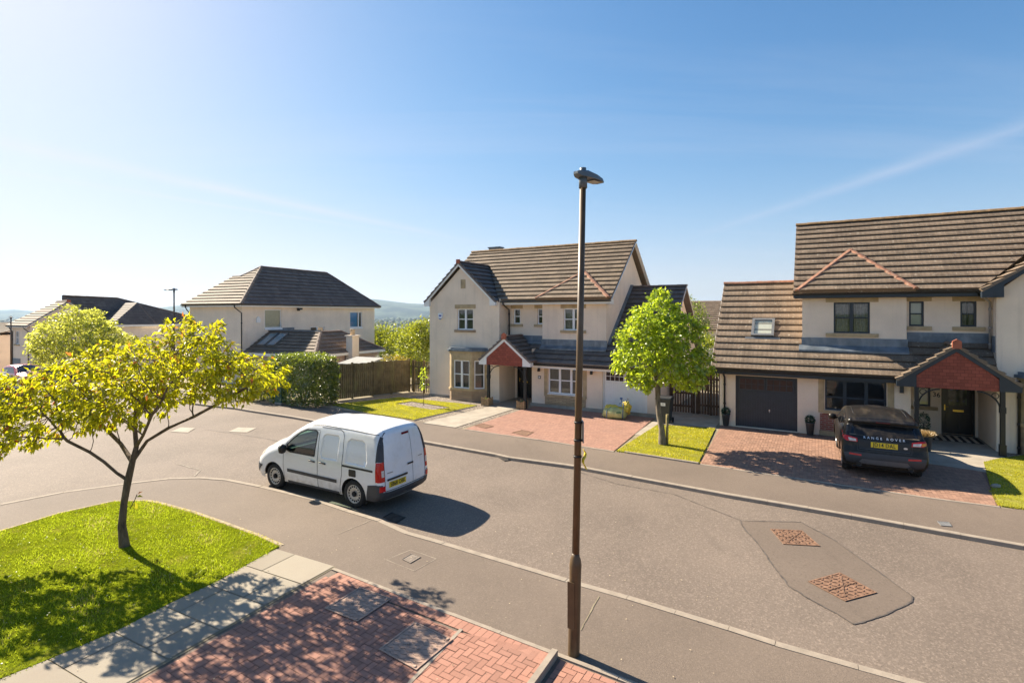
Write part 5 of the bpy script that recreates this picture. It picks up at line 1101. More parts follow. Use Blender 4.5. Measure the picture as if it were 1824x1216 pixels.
# the white panel van
sc = 1.03; loc, hd, wb = place((628, 905.5), (486, 867.5), -.07, .83, sc, .74)
van_prof = [(.10, .24), (.02, .32), (-.01, .48), (.0, .72), (.035, 1.10), (.09, 1.45), (.15, 1.68), (.22, 1.76), (.55, 1.80), (1.2, 1.825), (1.9, 1.82), (2.25, 1.785), (2.55, 1.70), (2.85, 1.52), (3.15, 1.30), (3.34, 1.16), (3.6, 1.10), (3.9, 1.00), (4.08, .90), (4.20, .76), (4.27, .58), (4.29, .42), (4.24, .26)]
van = Car("van", "white panel van parked at the near kerb, yellow rear plate and black side mouldings", "van", loc, hd, van_prof, (.80, 3.49), .315, .90,
          [(.2, .84), (.35, .885), (.6, .91), (.95, .91), (1.15, .885), (1.45, .82), (1.85, .70)], lambda x, z: .12 + .20 * max(0, min(1, (x - 3.2) / .8)) + .04 * max(0, min(1, (z - 1.5) / .25)), .24, sc, VWHITE)
van.root.scale = (.985, .915, .965); van.root.rotation_euler = (0, 0, hd + R(1.5)); van.bulge = lambda x, z: .045 if x < .25 else (.03 if x < 2.2 else .07 + .06 * max(0, min(1, (x - 3.4) / .8))); van.rearx = .23
out_v = van.outline(); win = [(2.04, 1.02), (2.03, 1.56), (2.10, 1.60), (2.40, 1.59), (2.62, 1.50), (2.86, 1.33), (3.02, 1.17), (3.03, 1.06), (2.9, 1.02)]
panels = ([(1.30, 1.00), (1.28, 1.05), (1.29, 1.50), (1.35, 1.57), (1.75, 1.57), (1.83, 1.52), (1.86, 1.10), (1.80, 1.00)], [(.42, .98), (.38, 1.10), (.48, 1.48), (.60, 1.55), (.96, 1.55), (1.04, 1.48), (1.05, 1.00)])
body = van.side("body", VWHITE, out_v, holes=[win] + list(panels))
for pl in panels:                                   # pressed blank panels where a van with windows has glass
    P = [(p.x, p.y) for p in resample([(*p, 0) for p in pl], .05, True)]; cx_, cz_ = sum(p[0] for p in P) / len(P), sum(p[1] for p in P) / len(P); I = [(cx_ + (x - cx_) * .90, cz_ + (z - cz_) * .90) for x, z in P]
    for sg in (1, -1):
        m = MB(); o_ = [m.vert((x, sg * van.y(x, z), z)) for x, z in P]; i_ = [m.vert((x, sg * (van.y(x, z) - .020), z)) for x, z in I]; n0 = len(P)
        for k in range(n0): j = (k + 1) % n0; m.idx((o_[k], o_[j], i_[j], i_[k]), True)
        rim = m.build("pressed_panel", VWHITE, body, fix=True); van.side("panel_face", VWHITE, I, -.020, parent=rim, sides=(sg,), extra=False) if False else None
        f_ = MB(); vo, tr = cdt(I, (), .07); ids = [f_.vert((v[0], sg * (van.y(v[0], v[1]) - .020), v[1])) for v in vo]; [f_.idx([ids[q] for q in t], True) for t in tr]; f_.build("pressed_panel", VWHITE, body, fix=True)
i_ws1 = van.find(lambda p: abs(p.x - 2.62) + (9 if p.y < 1 else 0)); i_ws0 = van.find(lambda p: abs(p.x - 3.26) + (9 if p.y < .8 else 0)); n_ = len(van.prof) - 1
van.cap("roof", VWHITE, 0, i_ws1); van.cap("bonnet", VWHITE, i_ws0, n_); van.cap("windscreen", GREENG, i_ws1, i_ws0, off=-.004)
van.side("side_window", GREENG, win, -.006, extra=False)
m = MB(); van.line(m, win, .035, .004, closed=True); m.build("window_seal", BLACKP, body)
m = MB(); van.line(m, [(3.10, .30), (3.13, .7), (3.12, 1.05), (3.0, 1.25)], .012); van.line(m, [(1.93, .26), (1.93, 1.1), (1.97, 1.60)], .014); van.line(m, [(1.14, .72), (1.13, 1.2), (1.17, 1.56), (1.22, 1.66), (1.32, 1.70), (1.93, 1.70)], .014); van.line(m, [(1.14, .72), (1.20, .45), (1.22, .26)], .014); van.line(m, [(1.97, 1.62), (2.35, 1.63), (2.62, 1.535), (2.9, 1.35), (3.08, 1.17)], .008)
van.line(m, [(.20, 1.69), (1.0, 1.725), (1.9, 1.74), (2.3, 1.70)], .014); m.build("panel_gaps", GROOVE, body)
van.side("side_moulding", PLAST, [(1.30, .50), (1.30, .58), (2.98, .60), (2.98, .52)], .012, extra=False); van.side("slide_rail", BLACKP, [(.20, .90), (.20, .945), (1.13, .955), (1.13, .91)], .004, extra=False, sides=(1, -1)); van.side("sill", PLAST, [(1.25, .24), (1.25, .30), (3.0, .30), (3.0, .24)], .004, extra=False)
van.side("fuel_flap", BLACKP, [(.72, .72), (.70, .74), (.70, .86), (.72, .88), (.90, .88), (.92, .86), (.92, .74), (.90, .72)], .005, extra=False, sides=(1,))
for x in (2.12, 1.76):
    for sg in (1, -1):
        m = MB(); yy = sg * (van.y(x, .90) + .02); m.tube([(x - .10, yy - sg * .02, .885), (x - .07, yy, .895), (x + .07, yy, .905), (x + .10, yy - sg * .02, .91)], .017, 6); m.build("door_handle", BLACKP, van.root)
van.side("bumper_corner", PLAST, van.edge(.2, .64) + [(.10, .64), (.34, .60), (.42, .25)], .012); van.rpatch("rear_bumper", PLAST, [(-.80, .25), (.80, .25), (.84, .47), (.62, .44), (-.62, .44), (-.84, .47)], .02)
van.side("bumper_corner", PLAST, van.edge(.25, .64, True) + [(4.15, .62), (3.92, .56), (3.9, .56)], .010); van.cap("front_bumper", PLAST, van.find(lambda p: abs(p.y - .66) + (9 if p.x < 3 else 0)), n_, off=.01)
for sg in (1, -1):
    tl = [(.745 * sg, .69), (.745 * sg, 1.12), (.885 * sg, 1.12), (.905 * sg, .69)]; o = van.rpatch("tail_lamp", REDL, tl, .008); van.side("lamp_side", REDL, van.edge(.69, 1.13) + [(.13, 1.12), (.12, .69)], .006, sides=(sg,), parent=o)
    van.rpatch("reversing_lens", CLEARL, [(.755 * sg, .80), (.755 * sg, .94), (.82 * sg, .94), (.82 * sg, .80)], .012, parent=o)
    o = van.rpatch("corner_trim", PLAST, [(.745 * sg, 1.12), (.66 * sg, 1.62), (.69 * sg, 1.64), (.86 * sg, 1.13)], .007); van.side("corner_side", PLAST, van.edge(1.12, 1.66) + [(.17, 1.66), (.14, 1.12)], .005, sides=(sg,), parent=o)
    van.rpatch("rear_reflector", REDL, [(.74 * sg, .48), (.74 * sg, .60), (.87 * sg, .60), (.87 * sg, .48)], .020)
    m = MB(); m.lathe([(.02, -.12), (.09, -.09), (.11, 0), (.10, .07), (.03, .11)], 12, Matrix.Translation((3.02, sg * 1.03, 1.10)) @ Matrix.Scale(.75, 4, (1, 0, 0))); m.bar((3.05, sg * .86, 1.07), (3.03, sg * .98, 1.08), .07, .06); m.prism([(3.10, sg * .865, 1.04), (2.98, sg * .875, 1.04), (3.0, sg * .87, 1.18)], (0, sg * .012, 0)); m.build("door_mirror", BLACKP, van.root)
    van.side("head_lamp", CLEARL, van.edge(.72, .93, True) + [(3.86, .98), (3.90, .86), (4.10, .74)], .006, sides=(sg,))
m = MB(); van.rline(m, [(.735, .46), (.735, 1.10), (.655, 1.66), (.56, 1.715), (-.56, 1.715), (-.655, 1.66), (-.735, 1.10), (-.735, .46)], .016); van.rline(m, [(-.735, .465), (.735, .465)], .016); van.rline(m, [(-.22, .46), (-.22, 1.71)], .010); m.build("rear_door_gaps", GROOVE, body)
pt = van.rpatch("number_plate", YPLATE, [(.62, .53), (.62, .655), (.06, .655), (.06, .53)], .012); van.text("plate_text", "SB68 OBK", .135, .34, .5925, PLTXT, .016, pt, 1.06, .80)
van.rpatch("plate_lamp_strip", BLACKP, [(.68, .685), (.68, .73), (0, .74), (0, .695)], .018); van.rpatch("rear_handle", BLACKP, [(-.02, .90), (-.02, .94), (-.24, .94), (-.24, .90)], .016); van.rpatch("stop_lamp", m_plain("dark_red_lens", (.16, .008, .015), .2, .1), [(.06, 1.60), (.06, 1.65), (-.20, 1.65), (-.20, 1.60)], .010)
van.rpatch("badge", m_plain("badge_chrome", (.30, .29, .26), .4, .3, 60, metal=.5), [(.66, .845), (.66, .865), (.48, .865), (.48, .845)], .006); van.rpatch("badge", bpy.data.materials["badge_chrome"], [(-.46, 1.0), (-.46, 1.02), (-.64, 1.02), (-.64, 1.0)], .006)
for sg in (1, -1):
    m = MB(); m.box(2.05, 2.55, sg * .42 - .24, sg * .42 + .24, .45, .72); M = Matrix.Translation((2.12, sg * .42, .70)) @ Matrix.Rotation(R(-12), 4, 'Y'); m.box(-.07, .07, -.23, .23, 0, .60, M); m.box(-.05, .05, -.12, .12, .62, .82, M); m.build("seat", DARKIN, van.root)
m = MB(); m.box(1.93, 1.96, -.72, .72, .3, 1.52); m.build("bulkhead", DARKIN, van.root); m = MB(); m.box(2.98, 3.30, -.76, .76, .75, 1.06); m.build("dashboard", DARKIN, van.root); m = MB(); m.tube([(2.86 + .05 * math.sin(a * .5236), -.40 + .19 * math.cos(a * .5236), 1.02 + .19 * math.sin(a * .5236)) for a in range(13)], .016, 6, cap=False); m.build("steering_wheel", DARKIN, van.root)
van.wheels(STEEL, 0, .20, True); m = MB(); m.box(2.4, 2.43, -.22, -.19, 1.83, 1.85); m.tube([(2.42, -.2, 1.82), (2.30, -.2, 1.95)], .006, 5); m.build("aerial", BLACKP, van.root)

# the black car on the drive
sc = .93; loc, hd, wb = place((1511, 833.5), (1491.5, 797), .016, .93, sc, .86)
a_, b_ = G(1512, 833.5, .016), G(1643, 849, .016); ln = (b_ - a_).normalized(); hv = Vector((-ln.y, ln.x, 0)); hd = math.atan2(hv.y, hv.x) ; mid = (a_ + b_) / 2; loc = mid - hv * .86 * sc - ln * .10; loc.z = .016
suv_prof = [(.16, .30), (.06, .40), (.0, .55), (.02, .70), (.06, .84), (.08, 1.02), (.13, 1.14), (.24, 1.24), (.42, 1.40), (.38, 1.48), (.44, 1.54), (.75, 1.585), (1.3, 1.62), (1.9, 1.635), (2.35, 1.60), (2.65, 1.50), (2.95, 1.32), (3.20, 1.16), (3.5, 1.10), (3.9, 1.02), (4.18, .90), (4.30, .70), (4.36, .50), (4.28, .28)]
suv = Car("car", "black four by four car parked nose-in on the brown brick drive", "car", loc, hd, suv_prof, (.86, 3.52), .365, .955,
          [(.25, .90), (.45, .965), (.7, .975), (1.02, .96), (1.14, .905), (1.38, .84), (1.70, .75)], lambda x, z: (.10 if z < 1.14 else .07) + .16 * max(0, min(1, (x - 3.3) / .8)), .28, sc, VBLACK)
suv.bulge = lambda x, z: (.045 if z < 1.14 else .04) if x < .5 else (.035 if x < 2.4 else .09); suv.rearx = .425
ob = suv.outline(); swin = [(.72, 1.17), (.80, 1.42), (1.2, 1.505), (1.8, 1.525), (2.25, 1.49), (2.6, 1.38), (2.9, 1.19), (2.95, 1.11), (1.8, 1.10)]
bd = suv.side("body", VBLACK, ob); n_ = len(suv.prof) - 1
i1 = suv.find(lambda p: abs(p.x - 2.45) + (9 if p.y < 1.2 else 0)); i0 = suv.find(lambda p: abs(p.x - 3.15) + (9 if p.y < .9 else 0)); suv.cap("roof", VBLACK, 0, i1); suv.cap("bonnet", VBLACK, i0, n_); suv.cap("windscreen", PRIVG, i1, i0, off=-.003)
suv.side("side_window", PRIVG, swin, .004, extra=False); m = MB(); suv.line(m, swin, .02, .007, closed=True); suv.line(m, [(1.78, 1.10), (1.80, 1.52)], .06, .008); m.build("window_trim", BLACKG, bd)
for sg in (1, -1):
    for ln_ in ([(3.05, .40), (3.08, .8), (2.98, 1.10)], [(1.90, .38), (1.92, .8), (1.80, 1.10)], [(1.24, .62), (1.05, .9), (.86, 1.08)]): m = MB(); suv.line(m, ln_, .010, sides=(sg,)); m.build("panel_gap", GROOVE, bd)
suv.side("sill_cladding", PLAST, [(1.25, .28), (1.25, .40), (3.1, .40), (3.1, .28)], .008, extra=False)
iz = suv.find(lambda p: abs(p.x - .31) + abs(p.y - 1.20)); suv.rpatch("rear_window", PRIVG, [(-.76, 1.165), (.76, 1.165), (.70, 1.40), (-.70, 1.40)], .006)
sp = MB(); 
for k in range(13):
    pass
prof = [(.64, 1.578), (.33, 1.535), (.26, 1.50), (.28, 1.475), (.46, 1.465)]
for sgn in (0,):
    ys = [-.70 + 1.40 * k / 12 for k in range(13)]; rows = [[sp.vert((x + .05 * (y / .64) ** 2, y, z - .02 * (y / .64) ** 2 + (.02 if 0 else 0))) for y in ys] for x, z in prof]
    for a, b in zip(rows, rows[1:]):
        for k in range(12): sp.idx((a[k], a[k + 1], b[k + 1], b[k]), True)
spo = sp.build("spoiler", VBLACK, suv.root); m = MB(); m.box(.50, .62, -.10, .02, 1.555, 1.59); m.build("roof_aerial", BLACKP, suv.root); m = MB(); m.box(.258, .268, -.16, .16, 1.485, 1.50); m.build("stop_lamp", bpy.data.materials["dark_red_lens"], spo)
for sg in (1, -1):
    o = suv.rpatch("tail_lamp", REDL, [(.60 * sg, .96), (.61 * sg, 1.06), (.80 * sg, 1.10), (.92 * sg, 1.12), (.93 * sg, 1.04), (.86 * sg, .97)], .010); suv.side("lamp_side", REDL, suv.edge(1.02, 1.12) + [(.36, 1.12), (.30, 1.04)], .006, sides=(sg,), parent=o); suv.rpatch("reversing_lens", CLEARL, [(.63 * sg, .975), (.64 * sg, 1.04), (.82 * sg, 1.06), (.80 * sg, .98)], .013, parent=o)
    if sg < 0: suv.rpatch("indicator_lens", AMBERL, [(.83 * sg, .99), (.83 * sg, 1.06), (.92 * sg, 1.08), (.90 * sg, 1.01)], .014, parent=o)
    suv.rpatch("rear_reflector", REDL, [(.52 * sg, .60), (.52 * sg, .645), (.80 * sg, .66), (.80 * sg, .615)], .016)
    m = MB(); m.lathe([(.06, 0), (.062, -.10), (.05, -.10), (.05, -.02)], 14, Matrix.Translation((.06, sg * .58, .37)) @ Matrix.Rotation(R(90), 4, 'Y')); m.build("exhaust_pipe", m_plain("dark_exhaust", (.06, .055, .05), .5, .2, metal=.5), suv.root)
    m = MB(); m.lathe([(.03, -.10), (.10, -.07), (.115, 0), (.10, .07), (.03, .10)], 12, Matrix.Translation((2.92, sg * 1.06, 1.13)) @ Matrix.Scale(.7, 4, (1, 0, 0))); m.bar((2.94, sg * .88, 1.10), (2.93, sg * 1.0, 1.11), .06, .05); m.build("door_mirror", VBLACK, suv.root)
    m = MB(); m.tube([(.85, sg * .63, 1.585), (1.4, sg * .625, 1.635), (2.1, sg * .62, 1.63), (2.4, sg * .625, 1.58)], .014, 6); m.build("roof_rail", BLACKP, suv.root)
suv.rpatch("rear_bumper", PLAST, [(-.86, .42), (-.55, .34), (.55, .34), (.86, .42), (.92, .66), (.60, .70), (-.60, .70), (-.92, .66)], .010); suv.rpatch("diffuser", m_plain("grey_skid_plate", (.13, .13, .135), .5, .1), [(-.62, .38), (.62, .38), (.50, .53), (-.50, .53)], .022)
suv.rpatch("plate_recess", BLACKP, [(-.58, .82), (.58, .82), (.58, 1.035), (-.58, 1.035)], .004)
pt = suv.rpatch("number_plate", YPLATE, [(-.30, .855), (.30, .855), (.30, .995), (-.30, .995)], .014); suv.text("plate_text", "JD14 DAL", .145, 0, .925, PLTXT, .018, pt, 1.06, .80)
suv.text("tailgate_lettering", "RANGE ROVER", .085, 0, 1.095, SILVERT, .008, None, 1.85, 1.0)
m = MB(); m.lathe([(.045, 0), (.045, .006)], 16, Matrix.Translation(suv.rear(-.47, .90, .012)) @ Matrix.Rotation(R(-90), 4, 'Y') @ Matrix.Scale(.55, 4, (1, 0, 0))); m.build("oval_badge", SILVERT, suv.root)
m = MB(); suv.rline(m, [(-.60, .75), (-.62, 1.0), (-.80, 1.13)], .01, .004); suv.rline(m, [(.60, .75), (.62, 1.0), (.80, 1.13)], .01, .004); suv.rline(m, [(-.60, .75), (.60, .75)], .012, .004); m.build("tailgate_gaps", GROOVE, bd); m = MB(); suv.rline(m, [(-.78, 1.15), (.78, 1.15)], .014, .008); m.build("window_edge", m_plain("dusty_edge_highlight", (.20, .16, .11), .6), bd); m = MB(); suv.rline(m, [(-.56, .80), (.56, .80)], .02, .010); m.build("tailgate_trim", PLAST, bd)  # dusty line under the rear window, painted as the body edge highlight
suv.wheels(ALLOY, 5, .23)

# parked cars by the houses on the left, mostly behind leaves
hatch = [(.14, .28), (.02, .45), (.02, .70), (.10, .92), (.40, 1.30), (.62, 1.40), (1.2, 1.46), (1.9, 1.45), (2.2, 1.38), (2.6, 1.16), (2.9, .98), (3.3, .92), (3.65, .80), (3.82, .62), (3.85, .40), (3.76, .24)]
def hatchback(label, loc, hd, paint):
    c = Car("car", label, "car", loc, hd, hatch, (.68, 3.15), .30, .82, [(.2, .76), (.5, .83), (.85, .82), (1.1, .74), (1.5, .58)], lambda x, z: .12 + .12 * max(0, min(1, (x - 2.9) / .6)), .22, 1.0, paint, "parked cars outside the far left house")
    c.bulge = lambda x, z: .05 if x < 2 else .09; c.rearx = .6; c.side("body", paint, c.outline()); n = len(c.prof) - 1; a = c.find(lambda p: abs(p.x - 2.1) + (9 if p.y < 1 else 0)); b = c.find(lambda p: abs(p.x - 2.85) + (9 if p.y < .8 else 0)); c.cap("roof", paint, 0, a); c.cap("bonnet", paint, b, n); c.cap("windscreen", PRIVG, a, b)
    c.side("side_window", PRIVG, [(.62, .98), (.75, 1.30), (1.9, 1.37), (2.2, 1.28), (2.62, .98)], .004, extra=False); c.rpatch("rear_window", PRIVG, [(-.55, 1.0), (.55, 1.0), (.48, 1.27), (-.48, 1.27)], .005)
    for sg in (1, -1): c.side("head_lamp", CLEARL, c.edge(.6, .78, True) + [(3.42, .80), (3.5, .68)], .006, sides=(sg,)); c.side("tail_lamp", REDL, c.edge(.72, .93) + [(.22, .92), (.2, .74)], .006, sides=(sg,))
    i = c.find(lambda p: abs(p.y - .42) + (9 if p.x < 3 else 0)); c.cap("number_plate", WHITE, i - 1, i + 1, -.35, .35, .012); c.wheels(ALLOY, 6); return c
h30 = math.atan2(-SA, CA)
def on_slope(x, y):
    z = 0
    for _ in range(12): g = G(x, y, z); z = zt(g.x, g.y) - .05
    return Vector((g.x, g.y, z))
v = on_slope(46, 694); hatchback("red hatchback parked at the far kerb, bonnet showing between cherry leaves", v - Vector((math.cos(h30), math.sin(h30), 0)) * 3.9 + Vector((0, .8, 0)), h30, VRED)
v = on_slope(88, 688); hatchback("dark blue car facing the road in front of the far left house", v + Vector((-.1, 3.4, .02)), R(-125), VBLUE)
v = on_slope(12, 726); hatchback("dark grey car on the road at the left edge, nearest of the parked cars", v - Vector((math.cos(h30), math.sin(h30), 0)) * 3.9, h30, VGREY)
# ------------------------------------------------------------------ trees, hedges, grass
def mesh_np(name, V, Fa, nper, mat, parent=None, rnd=None, smooth=False):
    me = bpy.data.meshes.new(name); V = np.asarray(V, dtype=np.float32); Fa = np.asarray(Fa, dtype=np.int32)
    me.vertices.add(len(V)); me.vertices.foreach_set('co', V.ravel()); nf = len(Fa) // nper
    me.loops.add(len(Fa)); me.loops.foreach_set('vertex_index', Fa); me.polygons.add(nf)
    me.polygons.foreach_set('loop_start', np.arange(nf, dtype=np.int32) * nper); me.polygons.foreach_set('loop_total', np.full(nf, nper, dtype=np.int32))
    if rnd is not None: at = me.attributes.new('rnd', 'FLOAT', 'FACE'); at.data.foreach_set('value', np.asarray(rnd, dtype=np.float32))
    me.materials.append(mat); me.update(calc_edges=True); me.validate()
    o = bpy.data.objects.new(name, me); COL.objects.link(o)
    if parent is not None: o.parent = parent
    return o
def unit(a): return a / (np.linalg.norm(a, axis=1, keepdims=True) + 1e-9)
def leaf_mesh(P, D, N, L, ratio, curl=.25):
    """folded, slightly drooping leaf: two quads each"""
    D = unit(D); S = unit(np.cross(D, N)); N = unit(np.cross(S, D)); L = L[:, None]; n = len(P); w = L * ratio * .5
    a = P; b = P + D * L * .45 + S * w + N * w * .35 - N * L * .02; c = P + D * L - N * L * curl; d = P + D * L * .45 - S * w + N * w * .35 - N * L * .02; m = P + D * L * .5 - N * L * .04
    V = np.stack([a, b, c, d, m], 1).reshape(-1, 3); i = np.arange(n)[:, None] * 5
    Fq = np.concatenate([i + np.array([[0, 4, 2, 1]]), i + np.array([[0, 3, 2, 4]])], 1).ravel()
    return V, Fq
def sample_ell(ells, n, shell=0.0):
    vol = np.array([e[3] * e[4] * e[5] for e in ells]); pick = rng.choice(len(ells), n, p=vol / vol.sum()); u = unit(rng.normal(size=(n, 3))); r = (shell ** 3 + (1 - shell ** 3) * rng.random(n)) ** (1 / 3)
    E_ = np.array(ells); return E_[pick, :3] + u * r[:, None] * E_[pick, 3:6]
def colonize(seed, att, di, dk, step, iters=160, trop=(0, 0, 0)):
    """space colonisation: returns node positions and parents; seed = list of (point, parent)"""
    P = [np.array(p, float) for p, _ in seed]; par = [q for _, q in seed]; alive = np.ones(len(att), bool); trop = np.array(trop)
    for _ in range(iters):
        A = att[alive]
        if len(A) == 0: break
        X = np.array(P); d2 = ((A[:, None, :] - X[None]) ** 2).sum(2); near = d2.argmin(1); dm = np.sqrt(d2[np.arange(len(A)), near]); ok = dm < di
        if not ok.any(): di *= 1.4; continue
        new = 0
        for k in np.unique(near[ok]):
            v = unit(A[ok & (near == k)] - X[k]).sum(0) + trop; nv = np.linalg.norm(v)
            if nv < 1e-6: continue
            q = X[k] + v / nv * step + rng.normal(size=3) * step * .12
            P.append(q); par.append(int(k)); new += 1
        X = np.array(P[-new:]) if new else None
        if X is None: break
        idx = np.where(alive)[0]; dd = np.sqrt(((att[idx][:, None] - X[None]) ** 2).sum(2)).min(1); alive[idx[dd < dk]] = False
        if len(P) > 5200: break
    return np.array(P), np.array(par)
def radii_of(P, par, r0, ex=2.4, cap=None):
    n = len(P); acc = np.zeros(n); cnt = np.zeros(n, int)
    for i in range(n - 1, -1, -1):
        if cnt[i] == 0: acc[i] = r0 ** ex
        if par[i] >= 0: acc[par[i]] += acc[i]; cnt[par[i]] += 1
    r = acc ** (1 / ex); return (np.minimum(r, cap) if cap else r), cnt
def branch_mesh(P, par, r, ns=6):
    V, Fq = [], []; ang = np.linspace(0, 2 * np.pi, ns, endpoint=False); n = len(P); main = {}
    for i in range(n):
        p = par[i]
        if p >= 0 and (p not in main or r[i] > r[main[p]]): main[p] = i
    ring = {}
    def mk(pos, d, rad, ref):
        x = ref - d * ref.dot(d); x = x / (np.linalg.norm(x) + 1e-9); y = np.cross(d, x); b = len(V)
        for a in ang: V.append(pos + (x * np.cos(a) + y * np.sin(a)) * rad)
        return b
    ref = np.array([1., .2, .1])
    for i in range(n):
        p = par[i]
        if p < 0: continue
        d = P[i] - P[p]; d = d / (np.linalg.norm(d) + 1e-9); rf = ref if abs(d.dot(ref)) < .95 else np.array([0, 1., 0])
        if p in ring and main.get(p) == i: a = ring[p]
        else: a = mk(P[p], d, min(r[p], r[i] * 1.25) if main.get(p) != i else r[p], rf)
        b = mk(P[i], d, r[i], rf); ring[i] = b
        for k in range(ns): Fq += [a + k, a + (k + 1) % ns, b + (k + 1) % ns, b + k]
    return np.array(V), np.array(Fq)
def bark(name, col, dk, sc=14):
    m, n, b, o = nodes(name); t = T(n); c = t.coord(); f = t.noise(t.mapv(c, (1, 1, .25)), sc, 6, .65)
    t.L(t.mix(t.ramp(f, .35, .65), dk, col), b.inputs['Base Color']); b.inputs['Roughness'].default_value = .9; t.L(t.bump(f, .9, .03), b.inputs['Normal']); return m
def tree(name, label, cat, base, seedpts, ells, natt, di, dk, step, r0, rcap, lmat, bmat, nleaf, lsize, ratio, droop=.5, spread=.10, shell=.0, twig=8, group=None, ns=6, seedbr=(), extra=0, flat=0.0):
    root = thing(name, label, cat, base, 0, group)
    seed = [(p, i - 1) for i, p in enumerate(seedpts)]
    for at_, pts in seedbr:
        pr = at_
        for p in pts: seed.append((p, pr)); pr = len(seed) - 1
    att = sample_ell(ells, natt, shell); P, par = colonize(seed, att, di, dk, step); r, cnt = radii_of(P, par, r0, cap=rcap)
    k = len(seedpts); r[:k] = np.maximum(r[:k], np.linspace(rcap, rcap * .62, k)); r[0] *= 1.35; r[:k] *= 1 + .07 * rng.normal(size=k)
    V, Fq = branch_mesh(P, par, r, ns); mesh_np("trunk", V, Fq, 4, bmat, root)
    size = np.zeros(len(P), int)
    for i in range(len(P) - 1, -1, -1):
        size[i] += 1
        if par[i] >= 0: size[par[i]] += size[i]
    tip = np.where((size <= twig) & (np.arange(len(P)) >= len(seed)))[0]; w_ = 1.0 / np.maximum(size[tip], 1) ** .5; pick = rng.choice(tip, nleaf, p=w_ / w_.sum())
    dirv = P[pick] - P[np.maximum(par[pick], 0)]; Q = P[pick] + rng.normal(size=(nleaf, 3)) * spread * np.array([1, 1, .7])
    ctr = np.array([np.mean([e[0] for e in ells]), np.mean([e[1] for e in ells]), np.mean([e[2] for e in ells])])
    D = unit(dirv) * .7 + unit(Q - ctr) * .35 + rng.normal(size=(nleaf, 3)) * .55; D[:, 2] -= droop; N = rng.normal(size=(nleaf, 3)) * (.55 - .3 * flat); N[:, 2] += 1.0
    L = lsize * rng.uniform(.6, 1.2, nleaf); LV, LF = leaf_mesh(Q, D, N, L, ratio)
    rv = np.repeat(rng.random(nleaf) * .98 + .01, 2); mesh_np("crown", LV, LF, 4, lmat, root, rv); return root
BARKC = bark("cherry_bark", (.21, .145, .095), (.07, .045, .03)); BARKL = bark("lime_bark", (.24, .20, .145), (.09, .075, .055)); TWIG = bark("twig_bark", (.13, .09, .06), (.05, .035, .025))
L_CH = m_leaf("cherry_leaf", (.07, .12, .006), (.22, .27, .014), (.80, .77, .02), .62, third=(.42, .13, .03), gloss=.025)
L_LI = m_leaf("lime_leaf", (.11, .18, .010), (.29, .38, .025), (.66, .80, .045), .56, gloss=.05)
L_BR = m_leaf("bright_leaf", (.18, .22, .025), (.42, .45, .07), (.82, .84, .12), .58, gloss=.04)
L_HE = m_leaf("hedge_leaf", (.06, .10, .012), (.18, .23, .035), (.34, .42, .03), .45, gloss=.09); L_SH = m_leaf("shrub_leaf", (.08, .13, .010), (.21, .26, .02), (.52, .56, .03), .50); L_YE = m_leaf("golden_leaf", (.20, .17, .02), (.34, .26, .03), (.50, .38, .03), .5); L_WH = m_leaf("pale_flower", (.35, .38, .26), (.62, .62, .52), (.4, .45, .25), .3)
L_BI = m_leaf("birch_leaf", (.08, .14, .012), (.18, .26, .02), (.42, .52, .03), .5)

b = G(222, 972, .02); Y0 = b.y; k = Y0 / F
def px(x, y, dy=0.0): return ((x - CX) / F * (Y0 + dy) - b.x, dy, H + (HY - y) / F * (Y0 + dy) - .02)
ells = [(-1.9, 0, 2.42, 1.0, 1.0, .80), (-.9, 0, 2.66, 1.1, 1.1, .74), (.1, 0, 2.92, 1.1, 1.2, .78), (1.05, 0, 3.22, 1.0, 1.3, .72), (1.15, .2, 3.82, .55, .8, .38), (1.95, .2, 3.02, .85, 1.1, .50), (2.5, 0, 2.95, .42, .5, .28), (-2.4, -.1, 2.1, .8, .8, .55)]
tree("cherry_tree", "young cherry tree with yellow and bronze leaves on the near lawn", "tree", b, [px(222, 974), px(217, 935), px(221, 895), px(228, 855), px(236, 822), px(243, 795)], ells, 1900, .75, .15, .10, .0046, .064, L_CH, BARKC, 13500, .118, .43, droop=.55, spread=.05, twig=6, ns=12, flat=.5,
     seedbr=[(3, [px(208, 842, -.08), px(185, 822, -.15), px(160, 805, -.2), px(120, 785, -.3)]), (4, [px(262, 785, .05), px(300, 762, .1), px(345, 742, .1), px(395, 715, .05), px(440, 690)]), (5, [px(240, 760, .15), px(243, 720, .25), px(262, 680, .2), px(295, 640, .1)]), (5, [px(255, 775, -.2), px(270, 740, -.5), px(290, 710, -.8)]), (4, [px(215, 790, .3), px(180, 755, .6), px(140, 715, .8)])])
bpy.data.objects["cherry_tree"]  # water shoot low on the trunk
cr_ = bpy.data.objects["cherry_tree"]; m = MB(); m.tube([Vector(px(232, 905)), Vector(px(240, 890)), Vector(px(244, 880))], .008, 5); sh = m.build("side_shoot", BARKC, cr_)
Pq = np.array([px(240, 893), px(238, 898), px(243, 884), px(245, 880), px(236, 900)]); Dq = np.array([(.5, -.3, -.9), (-.5, -.2, -.4), (.8, 0, .1), (.6, .2, .5), (.7, .1, -.5)]); LV, LF = leaf_mesh(Pq, Dq, np.array([(0, -.6, 1.)] * 5), np.array([.15, .09, .11, .09, .12]), .5); mesh_np("shoot_leaves", LV, LF, 4, L_CH, sh, np.repeat([.2, .3, .1, .97, .2], 2))

